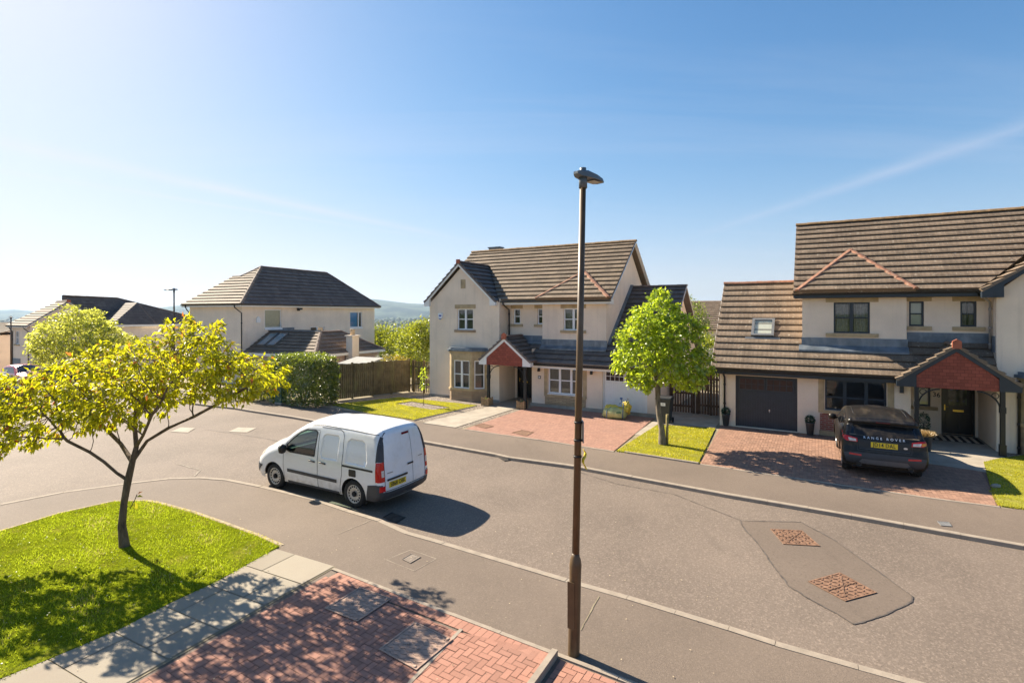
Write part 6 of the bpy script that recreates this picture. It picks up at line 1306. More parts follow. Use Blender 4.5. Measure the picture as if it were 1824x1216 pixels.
b = G(1180, 791, .035); Y0 = b.y
LIME_L = [(-.15, 0, 3.1, 1.25, 1.25, 1.5), (-.12, 0, 4.35, .55, .6, .62), (.18, .1, 4.1, .5, .6, .5), (-.95, 0, 3.35, .55, .7, .55), (-1.05, .1, 2.65, .60, .7, .52), (-.62, -.5, 2.2, .62, .6, .50), (.72, 0, 3.55, .62, .7, .60), (.95, .1, 2.75, .62, .7, .52), (.70, -.4, 2.15, .62, .6, .42), (-.2, -.95, 3.2, .7, .55, .8), (.2, -.9, 2.5, .7, .5, .5), (-.7, -.6, 3.8, .5, .5, .45), (.1, .9, 3.0, .9, .5, .9), (1.25, 0, 2.3, .35, .4, .28), (-.45, 0, 4.75, .28, .3, .28)]
def lumps(L): return L
tree("lime_tree", "round bright green street tree on the small lawn between the two drives", "tree", b, [px(1180, 791), px(1179, 765), px(1174, 740), px(1172, 715), px(1171, 690), px(1168, 660)], lumps(LIME_L), 1700, .8, .2, .14, .005, .10, L_LI, BARKL, 10500, .125, .78, droop=.45, spread=.075, shell=.3, twig=8, ns=7)
m = MB(); m.tube([(0, 0, -.05), (.01, 0, .95)], .045, 8); o = m.build("tree_stake", m_plain("weathered_stake", (.26, .21, .09), .9, .3, 8)); o.location = G(1183, 789, .035) + Vector((.05, -.14, 0)); tag(o, "short weathered wooden stake against the round street tree trunk", "stake")
b = Vector((-26.6, 32.6, zt(-26.6, 32.6))); Y0 = b.y
tree("field_maple", "dense pale yellow-green tree in front of the far left house", "tree", b, [(0, 0, 0), (.02, 0, .5), (0, .03, 1.0), (.03, 0, 1.5)], [(0, 0, 2.9, 2.75, 2.5, 1.6), (-.1, 0, 4.1, 1.6, 1.5, 1.0), (1.3, 0, 2.2, 1.5, 1.4, 1.0), (-1.5, 0, 2.2, 1.3, 1.4, 1.0)], 1300, 1.2, .32, .22, .006, .13, L_BR, TWIG, 13000, .17, .6, droop=.15, spread=.13, shell=.3, twig=9, ns=5)
b = Vector((10.6, 31.5, -.1)); tree("birch_tree", "thin pale birch rising behind the round street tree", "tree", b, [(0, 0, 0), (.05, 0, 1.2), (0, .05, 2.4)], [(0, 0, 3.2, 1.25, 1.1, 2.0), (-.2, 0, 4.6, .6, .6, .9)], 700, 1.2, .3, .22, .006, .09, L_BI, TWIG, 6500, .11, .6, droop=.5, spread=.16, twig=9, ns=5)
b = G(754, 722, .03); Y0 = b.y; sp = thing("sapling", "slender staked sapling in the gravel square of the far lawn", "sapling", b); m = MB(); m.tube([(0, 0, 0), (.01, 0, .6), (-.01, 0, 1.2), (.0, 0, 1.7)], [.014, .012, .009, .004], 5); m.build("trunk", TWIG, sp)
n = 110; z_ = rng.uniform(.75, 1.75, n); Pq = np.stack([rng.normal(size=n) * .07, rng.normal(size=n) * .07, z_], 1); Dq = rng.normal(size=(n, 3)) * .6; Dq[:, 2] -= .6; LV, LF = leaf_mesh(Pq, Dq, rng.normal(size=(n, 3)), rng.uniform(.08, .15, n), .5); mesh_np("crown", LV, LF, 4, L_LI, sp, np.repeat(rng.random(n), 2))

def shrub(name, label, cat, loc, ells, n, size, ratio, mat, rz=0, shell=.55, droop=.0, group=None, box=None, stems=5):
    root = thing(name, label, cat, loc, rz, group)
    if box:
        hx, hy, hz, ex = box; u = rng.uniform(-1, 1, (n, 3)); f = rng.integers(0, 5, n); s_ = rng.choice([1, .93, .86, .75], n, p=[.45, .3, .15, .1]); pw = .05
        for i, (ax, sg) in enumerate(((0, 1), (0, -1), (1, 1), (1, -1), (2, 1))): u[f == i, ax] = sg
        nrm = np.linalg.norm(np.abs(u) ** ex, axis=1); u = u / (np.sum(np.abs(u) ** ex, axis=1) ** (1 / ex))[:, None] * s_[:, None]
        P = u * np.array([hx, hy, hz]) + np.array([0, 0, hz]); P += rng.normal(size=P.shape) * .05; c0 = np.array([0, 0, hz * .8]); lump = .07 * np.sin(P[:, 0] * 3.1 + 1) * np.sin(P[:, 2] * 3.7) ; P += unit(P - c0) * lump[:, None]
        P[:, 2] = np.abs(P[:, 2])
    else:
        P = sample_ell(ells, n, shell); cen = rng.choice(len(P), max(6, n // 60)); j = rng.integers(0, len(cen), n); P = np.where(rng.random((n, 1)) < .75, P[cen][j] + rng.normal(size=(n, 3)) * .19 * max(.6, ells[0][3] / 1.5), P); P[:, 2] = np.maximum(P[:, 2], .03); c0 = np.mean([e[:3] for e in ells], axis=0)
    D = unit(P - c0) * .6 + rng.normal(size=(n, 3)) * .7; D[:, 2] += .25 - droop; N = rng.normal(size=(n, 3)) * .7; N[:, 2] += .7
    LV, LF = leaf_mesh(P, D, N, size * rng.uniform(.6, 1.25, n), ratio); mesh_np("foliage", LV, LF, 4, mat, root, np.repeat(rng.random(n) * .9, 2))
    m = MB(); top = c0[2] * 1.1
    for i in range(stems):
        a = rng.uniform(0, 6.28); rr = (box[0] if box else ells[0][3]) * .55; m.tube([(.08 * math.cos(a), .08 * math.sin(a), 0), (rr * .4 * math.cos(a), rr * .3 * math.sin(a), top * .5), (rr * math.cos(a), rr * .6 * math.sin(a), top)], [.03, .02, .008], 5)
    m.build("stems", TWIG, root); return root
c = G(518, 722, 0); shrub("hedge", "clipped dark green hedge beside the green utility cabinet", "hedge", c + W(0, 1, 0) * .75 + Vector((-.05, 0, 0)), None, 15000, .12, .5, L_HE, -A30, box=(1.48, .8, 1.10, 12), stems=9)
shrub("bush", "soft yellow-green bush between the cherry leaves and the hedge", "bush", Vector((-12.2, 25.8, 0)), [(0, 0, .85, .95, .8, .95)], 3500, .12, .45, L_SH)
for lab, nm, X, Yd, z0, es, n_, sz, mt in (
    ("tall sunlit shrub beside the cream house wall, behind the fence", "shrub", 745, 33.5, -.2, [(0, 0, 2.0, 1.4, 1.3, 1.7), (.7, 0, 3.0, .95, .9, 1.2)], 6500, .17, L_SH),
    ("broad light green shrub behind the fence, nearest the grey house", "shrub", 694, 56, -1.6, [(0, 0, 2.2, 2.6, 2.2, 2.3), (-1.6, 0, 2.6, 1.7, 1.4, 1.6), (2.2, 0, 2.8, 1.7, 1.4, 1.7)], 12000, .24, L_SH),
    ("lush green shrub in the middle of the gap above the fence", "shrub", 722, 44, -.8, [(0, 0, 1.8, 1.9, 1.5, 1.8), (.5, 0, 2.8, 1.2, 1.1, 1.0)], 7000, .18, L_SH),
    ("golden yellow low shrub just above the fence top", "shrub", 704, 31.5, -.1, [(0, 0, 1.15, .75, .6, .75)], 1700, .12, L_YE),
    ("whitish flowering bush just above the fence top, by the grey extension", "bush", 687, 32.0, -.1, [(0, 0, .95, .75, .6, .85)], 1800, .11, L_WH),
    ("leafy shrub over the fence between the two cream houses", "shrub", 1262, 28.5, 0, [(0, 0, 1.7, .8, .8, 1.5)], 3000, .13, L_SH)):
    shrub(nm, lab, "shrub" if nm == "shrub" else "bush", Vector(((X - CX) / F * Yd, Yd, z0)), es, n_, sz, .5, mt, group="shrubs behind the garden fences")

# grass blades
def grass(poly, n, h, z, mat, name="grass", holes=(), wd=.006, dens=None):
    poly = [(p[0], p[1]) for p in poly]; xs = [p[0] for p in poly]; ys = [p[1] for p in poly]; Q = []
    C = rng.uniform((min(xs), min(ys)), (max(xs), max(ys)), (n * 3, 2))
    X, Yv = C[:, 0], C[:, 1]
    def ins(pl):
        r = np.zeros(len(C), bool)
        for i in range(len(pl)):
            (x0, y0), (x1, y1) = pl[i], pl[(i + 1) % len(pl)]
            if y0 == y1: continue
            r ^= ((y0 > Yv) != (y1 > Yv)) & (X < (x1 - x0) * (Yv - y0) / (y1 - y0) + x0)
        return r
    ok = ins(poly)
    for h_ in holes: ok &= ~ins([(p[0], p[1]) for p in h_])
    patch = np.sin(X * 2.3 + np.sin(Yv * 1.7) * 1.3) * np.sin(Yv * 2.9 + X * .8) + .6 * np.sin(X * 6.1 + Yv * 4.3)
    C = C[ok][:n]; patch = patch[ok][:n]; m_ = len(C); a = rng.uniform(0, 6.28, m_); hh = h * rng.uniform(.45, 1.3, m_) * (1 + .28 * patch); ln = rng.normal(size=(m_, 2)) * h * .55
    B = np.column_stack([C, np.full(m_, z)]); s_ = np.column_stack([np.cos(a), np.sin(a), np.zeros(m_)]) * wd * rng.uniform(.7, 1.4, m_)[:, None]; Tp = B + np.column_stack([ln, np.maximum(hh, .01)])
    V = np.stack([B - s_, B + s_, Tp], 1).reshape(-1, 3); Fa = np.arange(m_ * 3)
    o = mesh_np(name, V, Fa, 3, mat, None, np.clip(rng.random(m_) * .72 + .20 * patch + .14, 0, .99)); tag(o, kind='stuff'); return o
L_GR = m_leaf("grass_blade", (.065, .12, .008), (.25, .30, .022), (.52, .62, .028), .54, third=(.42, .36, .13), gloss=.012); L_GD = m_leaf("dry_grass_blade", (.22, .225, .014), (.44, .40, .04), (.76, .70, .03), .52, third=(.40, .34, .16), gloss=.02)
vis = [p for p in LAWN_N]
grass(LAWN_N, 95000, .038, .018, L_GR, wd=.0055); grass(LAWN_A, 16000, .024, .028, L_GD, holes=[HOLE_A], wd=.010); grass(LAWN_M, 15000, .024, .033, L_GD, wd=.010); grass(LAWN_R, 12000, .024, .033, L_GD, wd=.010)

def edge_band(line, w):
    P = [Vector((*p, 0)) for p in line]; L1, L2 = [], []
    for i, p in enumerate(P):
        d = (P[min(i + 1, len(P) - 1)] - P[max(i - 1, 0)]).normalized(); n = Vector((-d.y, d.x, 0)); L1.append(((p + n * w).x, (p + n * w).y)); L2.append(((p - n * w).x, (p - n * w).y))
    return L1 + L2[::-1]
grass(edge_band(LAWN_N[:9], .10), 5200, .022, .008, L_GD, wd=.006); grass(edge_band(LAWN_N[8:14], .05), 2600, .035, .012, L_GR, wd=.006); grass(edge_band(LAWN_A[3:6], .07), 900, .02, .012, L_GD, wd=.012); grass(edge_band(LAWN_M[3:5] + LAWN_M[:1], .05), 900, .02, .02, L_GD, wd=.012); grass(edge_band(LAWN_R[5:8], .06), 900, .02, .02, L_GD, wd=.012)

n = 130; dz_ = np.array([p for p in rng.uniform((-9.5, 6.2), (-4.4, 10.6), (900, 2)) if inside(tuple(p), LAWN_N)][:n]); n = len(dz_); a = rng.uniform(0, 6.28, n); LV, LF = leaf_mesh(np.column_stack([dz_, np.full(n, .052)]), np.stack([np.cos(a), np.sin(a), np.full(n, .05)], 1), np.tile([0, 0, 1.], (n, 1)), rng.uniform(.012, .026, n), .9, .05)
tag(mesh_np("daisies", LV, LF, 4, L_WH, None, np.repeat(rng.random(n), 2)), kind='stuff')
# ------------------------------------------------------------------ street furniture and small things
POLE = m_plain("brown_pole_paint", (.088, .052, .022), .45, .22, 5, dirt=((.20, .15, .10), .35, 6)); LGREY = m_plain("lantern_grey", (.10, .12, .135), .4, .12); LENS = m_plain("lantern_glass", (.42, .40, .33), .15, .2, 8); YELS = m_plain("yellow_sign_face", (.80, .58, .02), .5, .05)
def lamp(name, label, base, top, arm_dir, sz=.62, group="street lamps"):
    o = thing(name, label, "street lamp", base, 0, group); tx, ty, tz = top
    L_ = lambda z: Vector((tx * z / tz, ty * z / tz, z))
    m = MB(); m.tube([L_(1.22), L_(tz)], [.046, .038], 14); m.build("pole", POLE, o)
    m = MB(); m.tube([L_(-.05), L_(.02), L_(1.02), L_(1.10), L_(1.17), L_(1.21), L_(1.25)], [.072, .072, .072, .076, .066, .05, .046], 16); bs = m.build("base_sleeve", POLE, o)
    d = Vector((math.cos(arm_dir), math.sin(arm_dir), 0)); n = Vector((-d.y, d.x, 0)); up = Vector((0, 0, 1)); c = L_(tz)
    m = MB(); m.box(-.045, .045, -.078, -.070, .35, .92, Matrix.Rotation(R(-35), 4, 'Z')); m.build("access_door", POLE, bs)
    m = MB(); m.tube([c - up * .12, c + up * .04], .052, 12); m.tube([c + up * .06, c + up * .13], .04, 12)
    pr = [(x * sz / .5, a * .72, z0 * .6, z1 * .58) for x, a, z0, z1 in [(-.17, .05, .06, .10), (-.10, .09, .02, .15), (.05, .13, .01, .17), (.20, .15, .0, .13), (.36, .12, -.01, .06), (.43, .075, -.01, .03)]]
    rings = []
    for x, wd, z0, z1 in pr:
        rings.append([m.vert(c + d * x + n * yy + up * zz) for yy, zz in ((-wd, z0), (wd, z0), (wd * .9, (z0 + z1) / 2 + .02), (wd * .55, z1), (-wd * .55, z1), (-wd * .9, (z0 + z1) / 2 + .02))])
    for a, b in zip(rings, rings[1:]):
        for k in range(6): m.idx((a[k], a[(k + 1) % 6], b[(k + 1) % 6], b[k]), False)
    m.idx(rings[0][::-1], False); m.idx(rings[-1], False); h = m.build("lantern", LGREY, o, fix=True)
    m = MB(); zz = -.012; m.face([c + d * .12 + n * -.07 + up * zz, c + d * .28 + n * -.07 + up * (zz - .003), c + d * .28 + n * .07 + up * (zz - .003), c + d * .12 + n * .07 + up * zz]); m.build("lamp_glass", LENS, h)
    return o, L_
b = G(1022, 1165, 0); Yb = b.y; tpx = (1038.5 - CX) / F * Yb - b.x
nl, L_ = lamp("street_lamp", "tall brown street lamp in the foreground with a yellow tag strapped on", b, (tpx, 0, 5.86), R(42), .40)
m = MB()
for z in (2.86, 2.64, 2.44): m.tube([L_(z) - Vector((0, 0, .012)), L_(z) + Vector((0, 0, .012))], .052, 12)
m.build("strap", BLACKP, nl)
m = MB(); M = Matrix.Translation(L_(2.75) + Vector((.055, .0, 0))); m.box(-.006, .006, -.08, .08, -.13, .13, M); m.build("sign_plate", m_plain("grey_sign_back", (.22, .22, .22), .4, .1, metal=.4), nl)
m = MB(); zc_ = L_(2.42); pts = [Vector((.066 + .02 * math.sin(i * 1.3), -.012 * i + .03, .10 - .036 * i)) for i in range(7)]
for i in range(6): m.prism([zc_ + pts[i], zc_ + pts[i + 1], zc_ + pts[i + 1] + Vector((.015, -.07, 0)), zc_ + pts[i] + Vector((.015, -.07, 0))], (.006, 0, 0))
m.build("yellow_tag", YELS, nl, fix=True)
v = Vector(((310 - CX) / F * 30, 30, zt(-19, 30) - .05)); lamp("street_lamp", "brown street lamp beside the grey hipped house, arm pointing left", v, (0, 0, H + (558 - 517) / F * 30 - v.z), R(190), .6)
v = Vector(((19.5 - CX) / F * 38.5, 38.5, zt(-36.5, 38.5))); lamp("street_lamp", "brown street lamp in front of the far left house", v, (0, 0, H - (566 - 558) / F * 38.5 - v.z), R(140), .55)

# covers and grates
def quad(c):
    c = [Vector(v) for v in c]
    return lambda u, v: (c[0] * (1 - u) + c[1] * u) * (1 - v) + (c[3] * (1 - u) + c[2] * u) * v
def cover(name, label, pxs, z, mat, pat, group, z2=None, frame=None):
    Q = quad([G(x, y, z) for x, y in pxs]); c = Q(.5, .5); o = thing(name, label, "manhole cover" if name == "manhole_cover" else "drain grate", c, 0, group); up = Vector((0, 0, 1))
    rel = lambda u, v, h: Q(u, v) - c + up * h
    m = MB(); e = .035; m.face([rel(0, 0, .004), rel(1, 0, .004), rel(1, 1, .004), rel(0, 1, .004)])
    for a, b2 in (((0, 0), (1, e)), ((0, 1 - e), (1, 1)), ((0, e), (e, 1 - e)), ((1 - e, e), (1, 1 - e))): m.prism([rel(a[0], a[1], .004), rel(b2[0], a[1], .004), rel(b2[0], b2[1], .004), rel(a[0], b2[1], .004)], up * .008)
    m.build("frame", frame or mat, o, fix=True); m = MB()
    def bar(a, b2, w): 
        A, B = rel(*a, .005), rel(*b2, .005); d = (B - A).normalized(); n = d.cross(up) * w / 2; m.prism([A - n, B - n, B + n, A + n], up * (.009 if pat in ('grate', 'diag') else .004))
    if pat == 'wave':
        for r_ in range(9):
            y0 = .08 + r_ * .105
            for k in range(16):
                x0, x1 = .07 + .86 * k / 16, .07 + .86 * (k + 1) / 16; f = lambda x: y0 + .026 * math.sin(x * 34 + (r_ % 2) * 1.5)
                if pat == 'wave' and .3 < x0 < .68 and r_ in (3, 4) and k % 2: continue
                bar((x0, f(x0)), (x1, f(x1)), .017)
        for u, v in ((.08, .05), (.92, .05), (.08, .95), (.92, .95), (.38, .43), (.62, .43)): Mx = Matrix.Translation(rel(u, v, .006)); m.lathe([(.022, 0), (.022, .012), (.008, .012)], 10, Mx)
    elif pat == 'diag':
        for i in range(7):
            for j in range(9):
                u, v = .08 + i * .14, .07 + j * .108; s_ = 1 if (i + j) % 2 else -1
                bar((u - .035, v - .03 * s_), (u + .035, v + .03 * s_), .02)
        bar((.15, .85), (.85, .15), .03); bar((.04, .5), (.96, .5), .012)
    elif pat == 'small':
        for k in range(5): bar((.2 + .15 * k, .2), (.2 + .15 * k, .8), .02)
    elif pat == 'grate':
        for k in range(7): bar((.06 + .145 * k, .08), (.06 + .145 * k, .92), .028)
        bar((.04, .5), (.96, .5), .03)
    else:
        for i in range(6):
            for j in range(6): bar((.1 + i * .15, .12 + j * .15), (.18 + i * .15, .12 + j * .15), .02)
    m.build("lid" if pat != 'grate' else "bars", mat, o, fix=True); return o
cover("manhole_cover", "wavy-ribbed cover in the near drive, in the cherry tree's shadow", [(577.7, 1083.6), (636.9, 1107), (698, 1066), (641, 1046)], .016, IRONG, 'wave', "ribbed covers in the near drive")
cover("manhole_cover", "wavy-ribbed cover in the near drive, in full sun beside the pale strip", [(674.4, 1156.6), (741.5, 1194), (806.6, 1139), (739.5, 1107)], .018, IRONG, 'wave', "ribbed covers in the near drive")
cover("manhole_cover", "rusty rectangular road cover, the farther one in the tarred patch", [(1371.7, 942), (1428.8, 944.9), (1461, 972.7), (1395, 968.9)], -.064, IRON, 'diag', "rusty covers in the road")
cover("manhole_cover", "rusty rectangular road cover, the nearer larger one in the tarred patch", [(1439, 1035.6), (1496, 1019.5), (1562, 1055.5), (1506, 1070.8)], -.064, IRON, 'diag', "rusty covers in the road")
cover("manhole_cover", "small square pavement cover between the van and the near drive", [(716, 996), (733, 986), (750, 992), (731, 1003)], .003, m_plain('dull_steel', (.22, .18, .145), .7, .2, 9), 'small', "pavement covers")
sheet("pavement_patch", gl((688, 996.7), (731.6, 979), (777, 994.7), (737.5, 1016.5)), .002, ASPHD); seam("tar_seam", gl((688, 996.7), (731.6, 979), (777, 994.7), (737.5, 1016.5), (688, 996.7)), .012, .004, KERB)
cover("manhole_cover", "small grey cover in the far pavement, below the right-hand lawn", [(1669, 928.5), (1690, 930), (1695.5, 937.5), (1676, 936)], .008, m_plain("grey_cover", (.22, .22, .22), .6, .15), 'dots', "pavement covers")
cover("manhole_cover", "flat brown cover in the pink brick drive, beside the gravel strip", [(845, 758), (862, 754.5), (880, 759), (864, 763)], .022, IRON, 'dots', "covers in the pink brick drive"); cover("manhole_cover", "flat brown cover in the middle of the pink brick drive", [(911, 770.5), (930, 766), (951, 769.5), (938, 776.5)], .022, IRON, 'dots', "covers in the pink brick drive")
cover("drain_grate", "iron drain grate by the near kerb, behind the white van", [(682.5, 921), (698, 912.5), (722.5, 921.5), (706, 932)], -.066, DARKIRON, 'grate', "road drains", frame=BLACKP); cover("drain_grate", "iron drain grate by the far kerb opposite the pink drive", [(886.6, 813.8), (903, 812.2), (921, 818), (899, 821.5)], -.066, DARKIRON, 'grate', "road drains", frame=BLACKP)

# wheelie bin
BIN = m_plain("dark_bin_plastic", (.032, .034, .034), .5, .2, 4, dirt=((.07, .07, .06), .4, 3)); b = G(1184, 752.5, .02); o = thing("wheelie_bin", "dark grey wheelie bin with a white label beside the white garage", "bin", b, -A30)
m = MB(); bot = [(-.20, -.22), (.20, -.22), (.20, .22), (-.20, .22)]; top = [(-.26, -.27), (.26, -.27), (.26, .30), (-.26, .30)]
B0 = [Vector((x, y, .06)) for x, y in bot]; B1 = [Vector((x, y, .92)) for x, y in top]
m.face(B0[::-1]); m.face(B1); [m.face((B0[i], B0[(i + 1) % 4], B1[(i + 1) % 4], B1[i])) for i in range(4)]; m.box(-.28, .28, -.285, .31, .885, .925); m.build("body", BIN, o)
m = MB(); rows = [[m.vert((x, y, .93 + zz)) for x in (-.285, -.2, 0, .2, .285)] for y, zz in ((-.31, 0), (-.30, .05), (0, .085), (.30, .07), (.33, .02))]
for a, c in zip(rows, rows[1:]):
    for k in range(4): m.idx((a[k], a[k + 1], c[k + 1], c[k]), False)
m.box(-.285, .285, -.315, .33, .922, .936); m.build("lid", BIN, o); m = MB(); m.tube([(-.22, .36, .90), (.22, .36, .90)], .016, 8); m.box(-.22, -.18, .28, .37, .885, .91); m.box(.18, .22, .28, .37, .885, .91); m.build("handle", BLACKP, o)
for sg in (-1, 1): m = MB(); m.lathe([(.10, -.025), (.10, .025)], 16, Matrix.Translation((sg * .25, .24, .10)) @ Matrix.Rotation(R(90), 4, 'Y')); m.build("wheel", RUB, o)
m = MB(); m.face([(-.09, -.268, .68), (.09, -.268, .68), (.09, -.2755, .80), (-.09, -.2755, .80)]); st = m.build("label", WHITE, o); m = MB(); m.face([(-.035, -.276, .725), (.045, -.276, .725), (.045, -.279, .755), (-.035, -.279, .755)]); m.build("label_print", m_plain("faint_print", (.45, .45, .45), .6, .1), st)
# builder's bag
def lump(mb, c, r, n=18, k=12, sq=2.6, amp=.10, zmin=0):
    rows = []
    for i in range(k + 1):
        ph = -math.pi / 2 + math.pi * i / k; row = []
        for j in range(n):
            th = 2 * math.pi * j / n; f = lambda v: math.copysign(abs(v) ** (2 / sq), v)
            w_ = 1 + amp * math.sin(3 * th + 5 * ph) + amp * .7 * math.sin(7 * th - 3 * ph + 1)
            row.append(mb.vert((c[0] + r[0] * f(math.cos(ph)) * f(math.cos(th)) * w_, c[1] + r[1] * f(math.cos(ph)) * f(math.sin(th)) * w_, max(zmin, c[2] + r[2] * math.copysign(abs(math.sin(ph)) ** .8, math.sin(ph)) * w_))))
        rows.append(row)
    for a, b2 in zip(rows, rows[1:]):
        for j in range(n): mb.idx((a[j], a[(j + 1) % n], b2[(j + 1) % n], b2[j]), True)
BAG = m_plain("yellow_bulk_bag", (.50, .50, .20), .7, .25, 7, bump=.6, bscale=14); BAGY = m_plain("bright_yellow_bag", (.60, .47, .06), .65, .2, 7, bump=.6, bscale=14); STRAP = m_plain("blue_strap", (.03, .08, .22), .6, .1); GRPR = m_plain("green_bag_print", (.06, .20, .10), .7, .2, 20)
o = thing("builders_bag", "slumped pale yellow builder's bag with blue straps in front of the white garage door", "bulk bag", G(1099, 744, .02), R(-24))
m = MB(); lump(m, (-.08, 0, .20), (.50, .36, .24), amp=.05); m.build("sack", BAG, o); m = MB(); lump(m, (.36, .08, .40), (.17, .15, .22), n=22, sq=2.2, amp=.22); lump(m, (.30, -.05, .36), (.22, .14, .10), amp=.2); lump(m, (-.22, .05, .40), (.28, .2, .10), amp=.1); m.build("folded_top", BAGY, o)
for pts in ([(-.32, -.38, .03), (-.34, -.33, .30), (-.20, -.10, .46), (-.05, .05, .44)], [(.30, -.36, .05), (.31, -.31, .40), (.30, -.15, .62), (.22, -.1, .66), (.12, -.16, .60)]): m = MB(); m.tube(pts, .016, 5); m.build("strap", STRAP, o)
m = MB(); m.tube([(.22, -.1, .64), (.19, -.1, .78)], .02, 6); m.box(.15, .24, -.13, -.07, .77, .84); m.build("tied_loop", STRAP, o)
for a in (-.22, .06): m = MB(); [m.box(a + .045 * k, a + .045 * k + .032, -.352 + .01 * k, -.345 + .01 * k, .24, .31) for k in range(4)]; m.build("print", GRPR, o)
# planters
WOODP = m_plain("planter_wood", (.34, .22, .11), .85, .3, 10); EARTH = m_plain("potting_earth", (.04, .03, .022), .95, .3); GRN = m_leaf("topiary_leaf", (.012, .05, .022), (.03, .09, .04), (.04, .10, .04), .25)
pl0 = None
def planter(label, loc, rz=-A30):
    o = thing("planter", label, "planter", loc, rz, "wooden porch planters"); m = MB(); s_ = .17
    for sx, sy in ((1, 0), (-1, 0), (0, 1), (0, -1)):
        for k in range(5):
            t = -s_ + .034 + .068 * k; a = (sx * s_, t) if sx else (t, sy * s_); wx, wy = (.012, .03) if sx else (.03, .012); m.box(a[0] - wx, a[0] + wx, a[1] - wy, a[1] + wy, .02, .32 + .015 * math.sin(k * 2.2))
    for sx in (1, -1):
        for sy in (1, -1): m.box(sx * s_ - .025, sx * s_ + .025, sy * s_ - .025, sy * s_ + .025, 0, .37)
    m.build("box", WOODP, o); m = MB(); m.box(-s_ + .015, s_ - .015, -s_ + .015, s_ - .015, .24, .27); m.build("soil", EARTH, o)
    n = 26; Pq = np.stack([rng.normal(size=n) * .06, rng.normal(size=n) * .06, np.full(n, .27)], 1); Dq = rng.normal(size=(n, 3)) * .5; Dq[:, 2] = 1; LV, LF = leaf_mesh(Pq, Dq, rng.normal(size=(n, 3)), rng.uniform(.05, .11, n), .35); mesh_np("plant", LV, LF, 4, L_HE, o, np.repeat(rng.random(n), 2)); return o
planter("small slatted wooden planter at the porch post nearer the bay window", G(867.5, 721.5, .02)); planter("small slatted wooden planter at the porch post nearer the pink drive", G(930.5, 727.5, .02))
POT = m_plain("slate_grey_pot", (.045, .048, .052), .5, .2, 5)
def topiary(label, loc, ball=.15, hgt=.44, tall=0.0):
    o = thing("potted_topiary", label, "potted plant", loc, 0, "potted box balls by the dark house"); m = MB(); m.lathe([(.085, 0), (.10, .02), (.14, hgt - .04), (.15, hgt - .03), (.15, hgt), (.13, hgt), (.12, hgt - .05)], 18); m.build("pot", POT, o)
    n = 900; u = unit(rng.normal(size=(n, 3))); Pq = u * (ball * rng.uniform(.7, 1.0, n))[:, None] * np.array([1, 1, 1 + tall]) + np.array([0, 0, hgt + ball * .55 * (1 + tall)]); LV, LF = leaf_mesh(Pq, u + rng.normal(size=(n, 3)) * .6, rng.normal(size=(n, 3)), rng.uniform(.025, .05, n), .6); mesh_np("ball", LV, LF, 4, GRN, o, np.repeat(rng.random(n), 2)); m = MB(); m.tube([(0, 0, hgt - .05), (0, 0, hgt + ball)], .02, 6); m.build("stem", TWIG, o); return o
topiary("potted box ball left of the dark garage door", G(1293, 757.5, .02)); topiary("potted box ball right of the dark garage door, by the brick panel", G(1443, 774.5, .02)); topiary("potted evergreen behind the black car, at the left porch post", W(3.02, 21.6, .03), .17, .42, 1.0)
o = thing("flower_pot", "dark pot of dry straw-coloured stems beside the black car", "potted plant", G(1650, 803, .03)); m = MB(); m.lathe([(.10, 0), (.11, .02), (.155, .40), (.165, .41), (.165, .44), (.14, .44), (.13, .38)], 18); m.build("pot", POT, o)
n = 500; a = rng.uniform(0, 6.28, n); rr = .14 * np.sqrt(rng.random(n)); Pq = np.stack([rr * np.cos(a), rr * np.sin(a), np.full(n, .40)], 1); Dq = np.stack([np.cos(a) * rr * 3, np.sin(a) * rr * 3, np.full(n, 1.)], 1) + rng.normal(size=(n, 3)) * .25; LV, LF = leaf_mesh(Pq, Dq, rng.normal(size=(n, 3)), rng.uniform(.12, .26, n), .12); mesh_np("dry_stems", LV, LF, 4, m_leaf("straw", (.42, .28, .12), (.62, .46, .24), (.4, .28, .1), .3), o, np.repeat(rng.random(n), 2))
# flat black panel with raised cream stripes, set before the front door
o = thing("striped_panel", "flat black and cream striped panel in front of the black front door", "door mat", W(3.68, 22.55, .031), -A30); m = MB(); m.box(-.95, .95, -.48, .48, 0, .006); m.build("backing", m_plain("backing_black", (.02, .02, .02), .95, .2), o)
for k in range(9): m = MB(); x = -.90 + k * .205; m.prism([(x, -.46, .006), (x + .10, -.46, .006), (x + .10, .46, .006), (x, .46, .006)], (0, 0, .004)); m.build("stripe", m_stripe if k else globals().setdefault('m_stripe', m_plain("stripe_cream", (.52, .47, .38), .95, .15)), o)
# utility cabinet
o = thing("utility_cabinet", "green metal utility cabinet at the corner of the hedge", "cabinet", G(500, 719, .0), -A30); m = MB(); m.box(-.24, .24, -.15, .15, .0, .08); m.build("plinth", CONC, o); CABG = m_plain("cabinet_green", (.012, .085, .055), .45, .15, 4, dirt=((.05, .10, .08), .3, 5)); m = MB(); m.box(-.23, .23, -.14, .14, .08, .88); m.box(.0, .006, -.147, -.14, .12, .85); m.build("body", CABG, o); m = MB(); m.box(-.26, .26, -.17, .17, .88, .91); m.prism([(-.26, -.17, .91), (.26, -.17, .91), (.24, -.15, .95), (-.24, -.15, .95)], (0, .32, 0)); m.build("lid", CABG, o); m = MB(); m.box(.03, .05, -.16, -.14, .48, .56); m.build("lock", BLACKP, o)
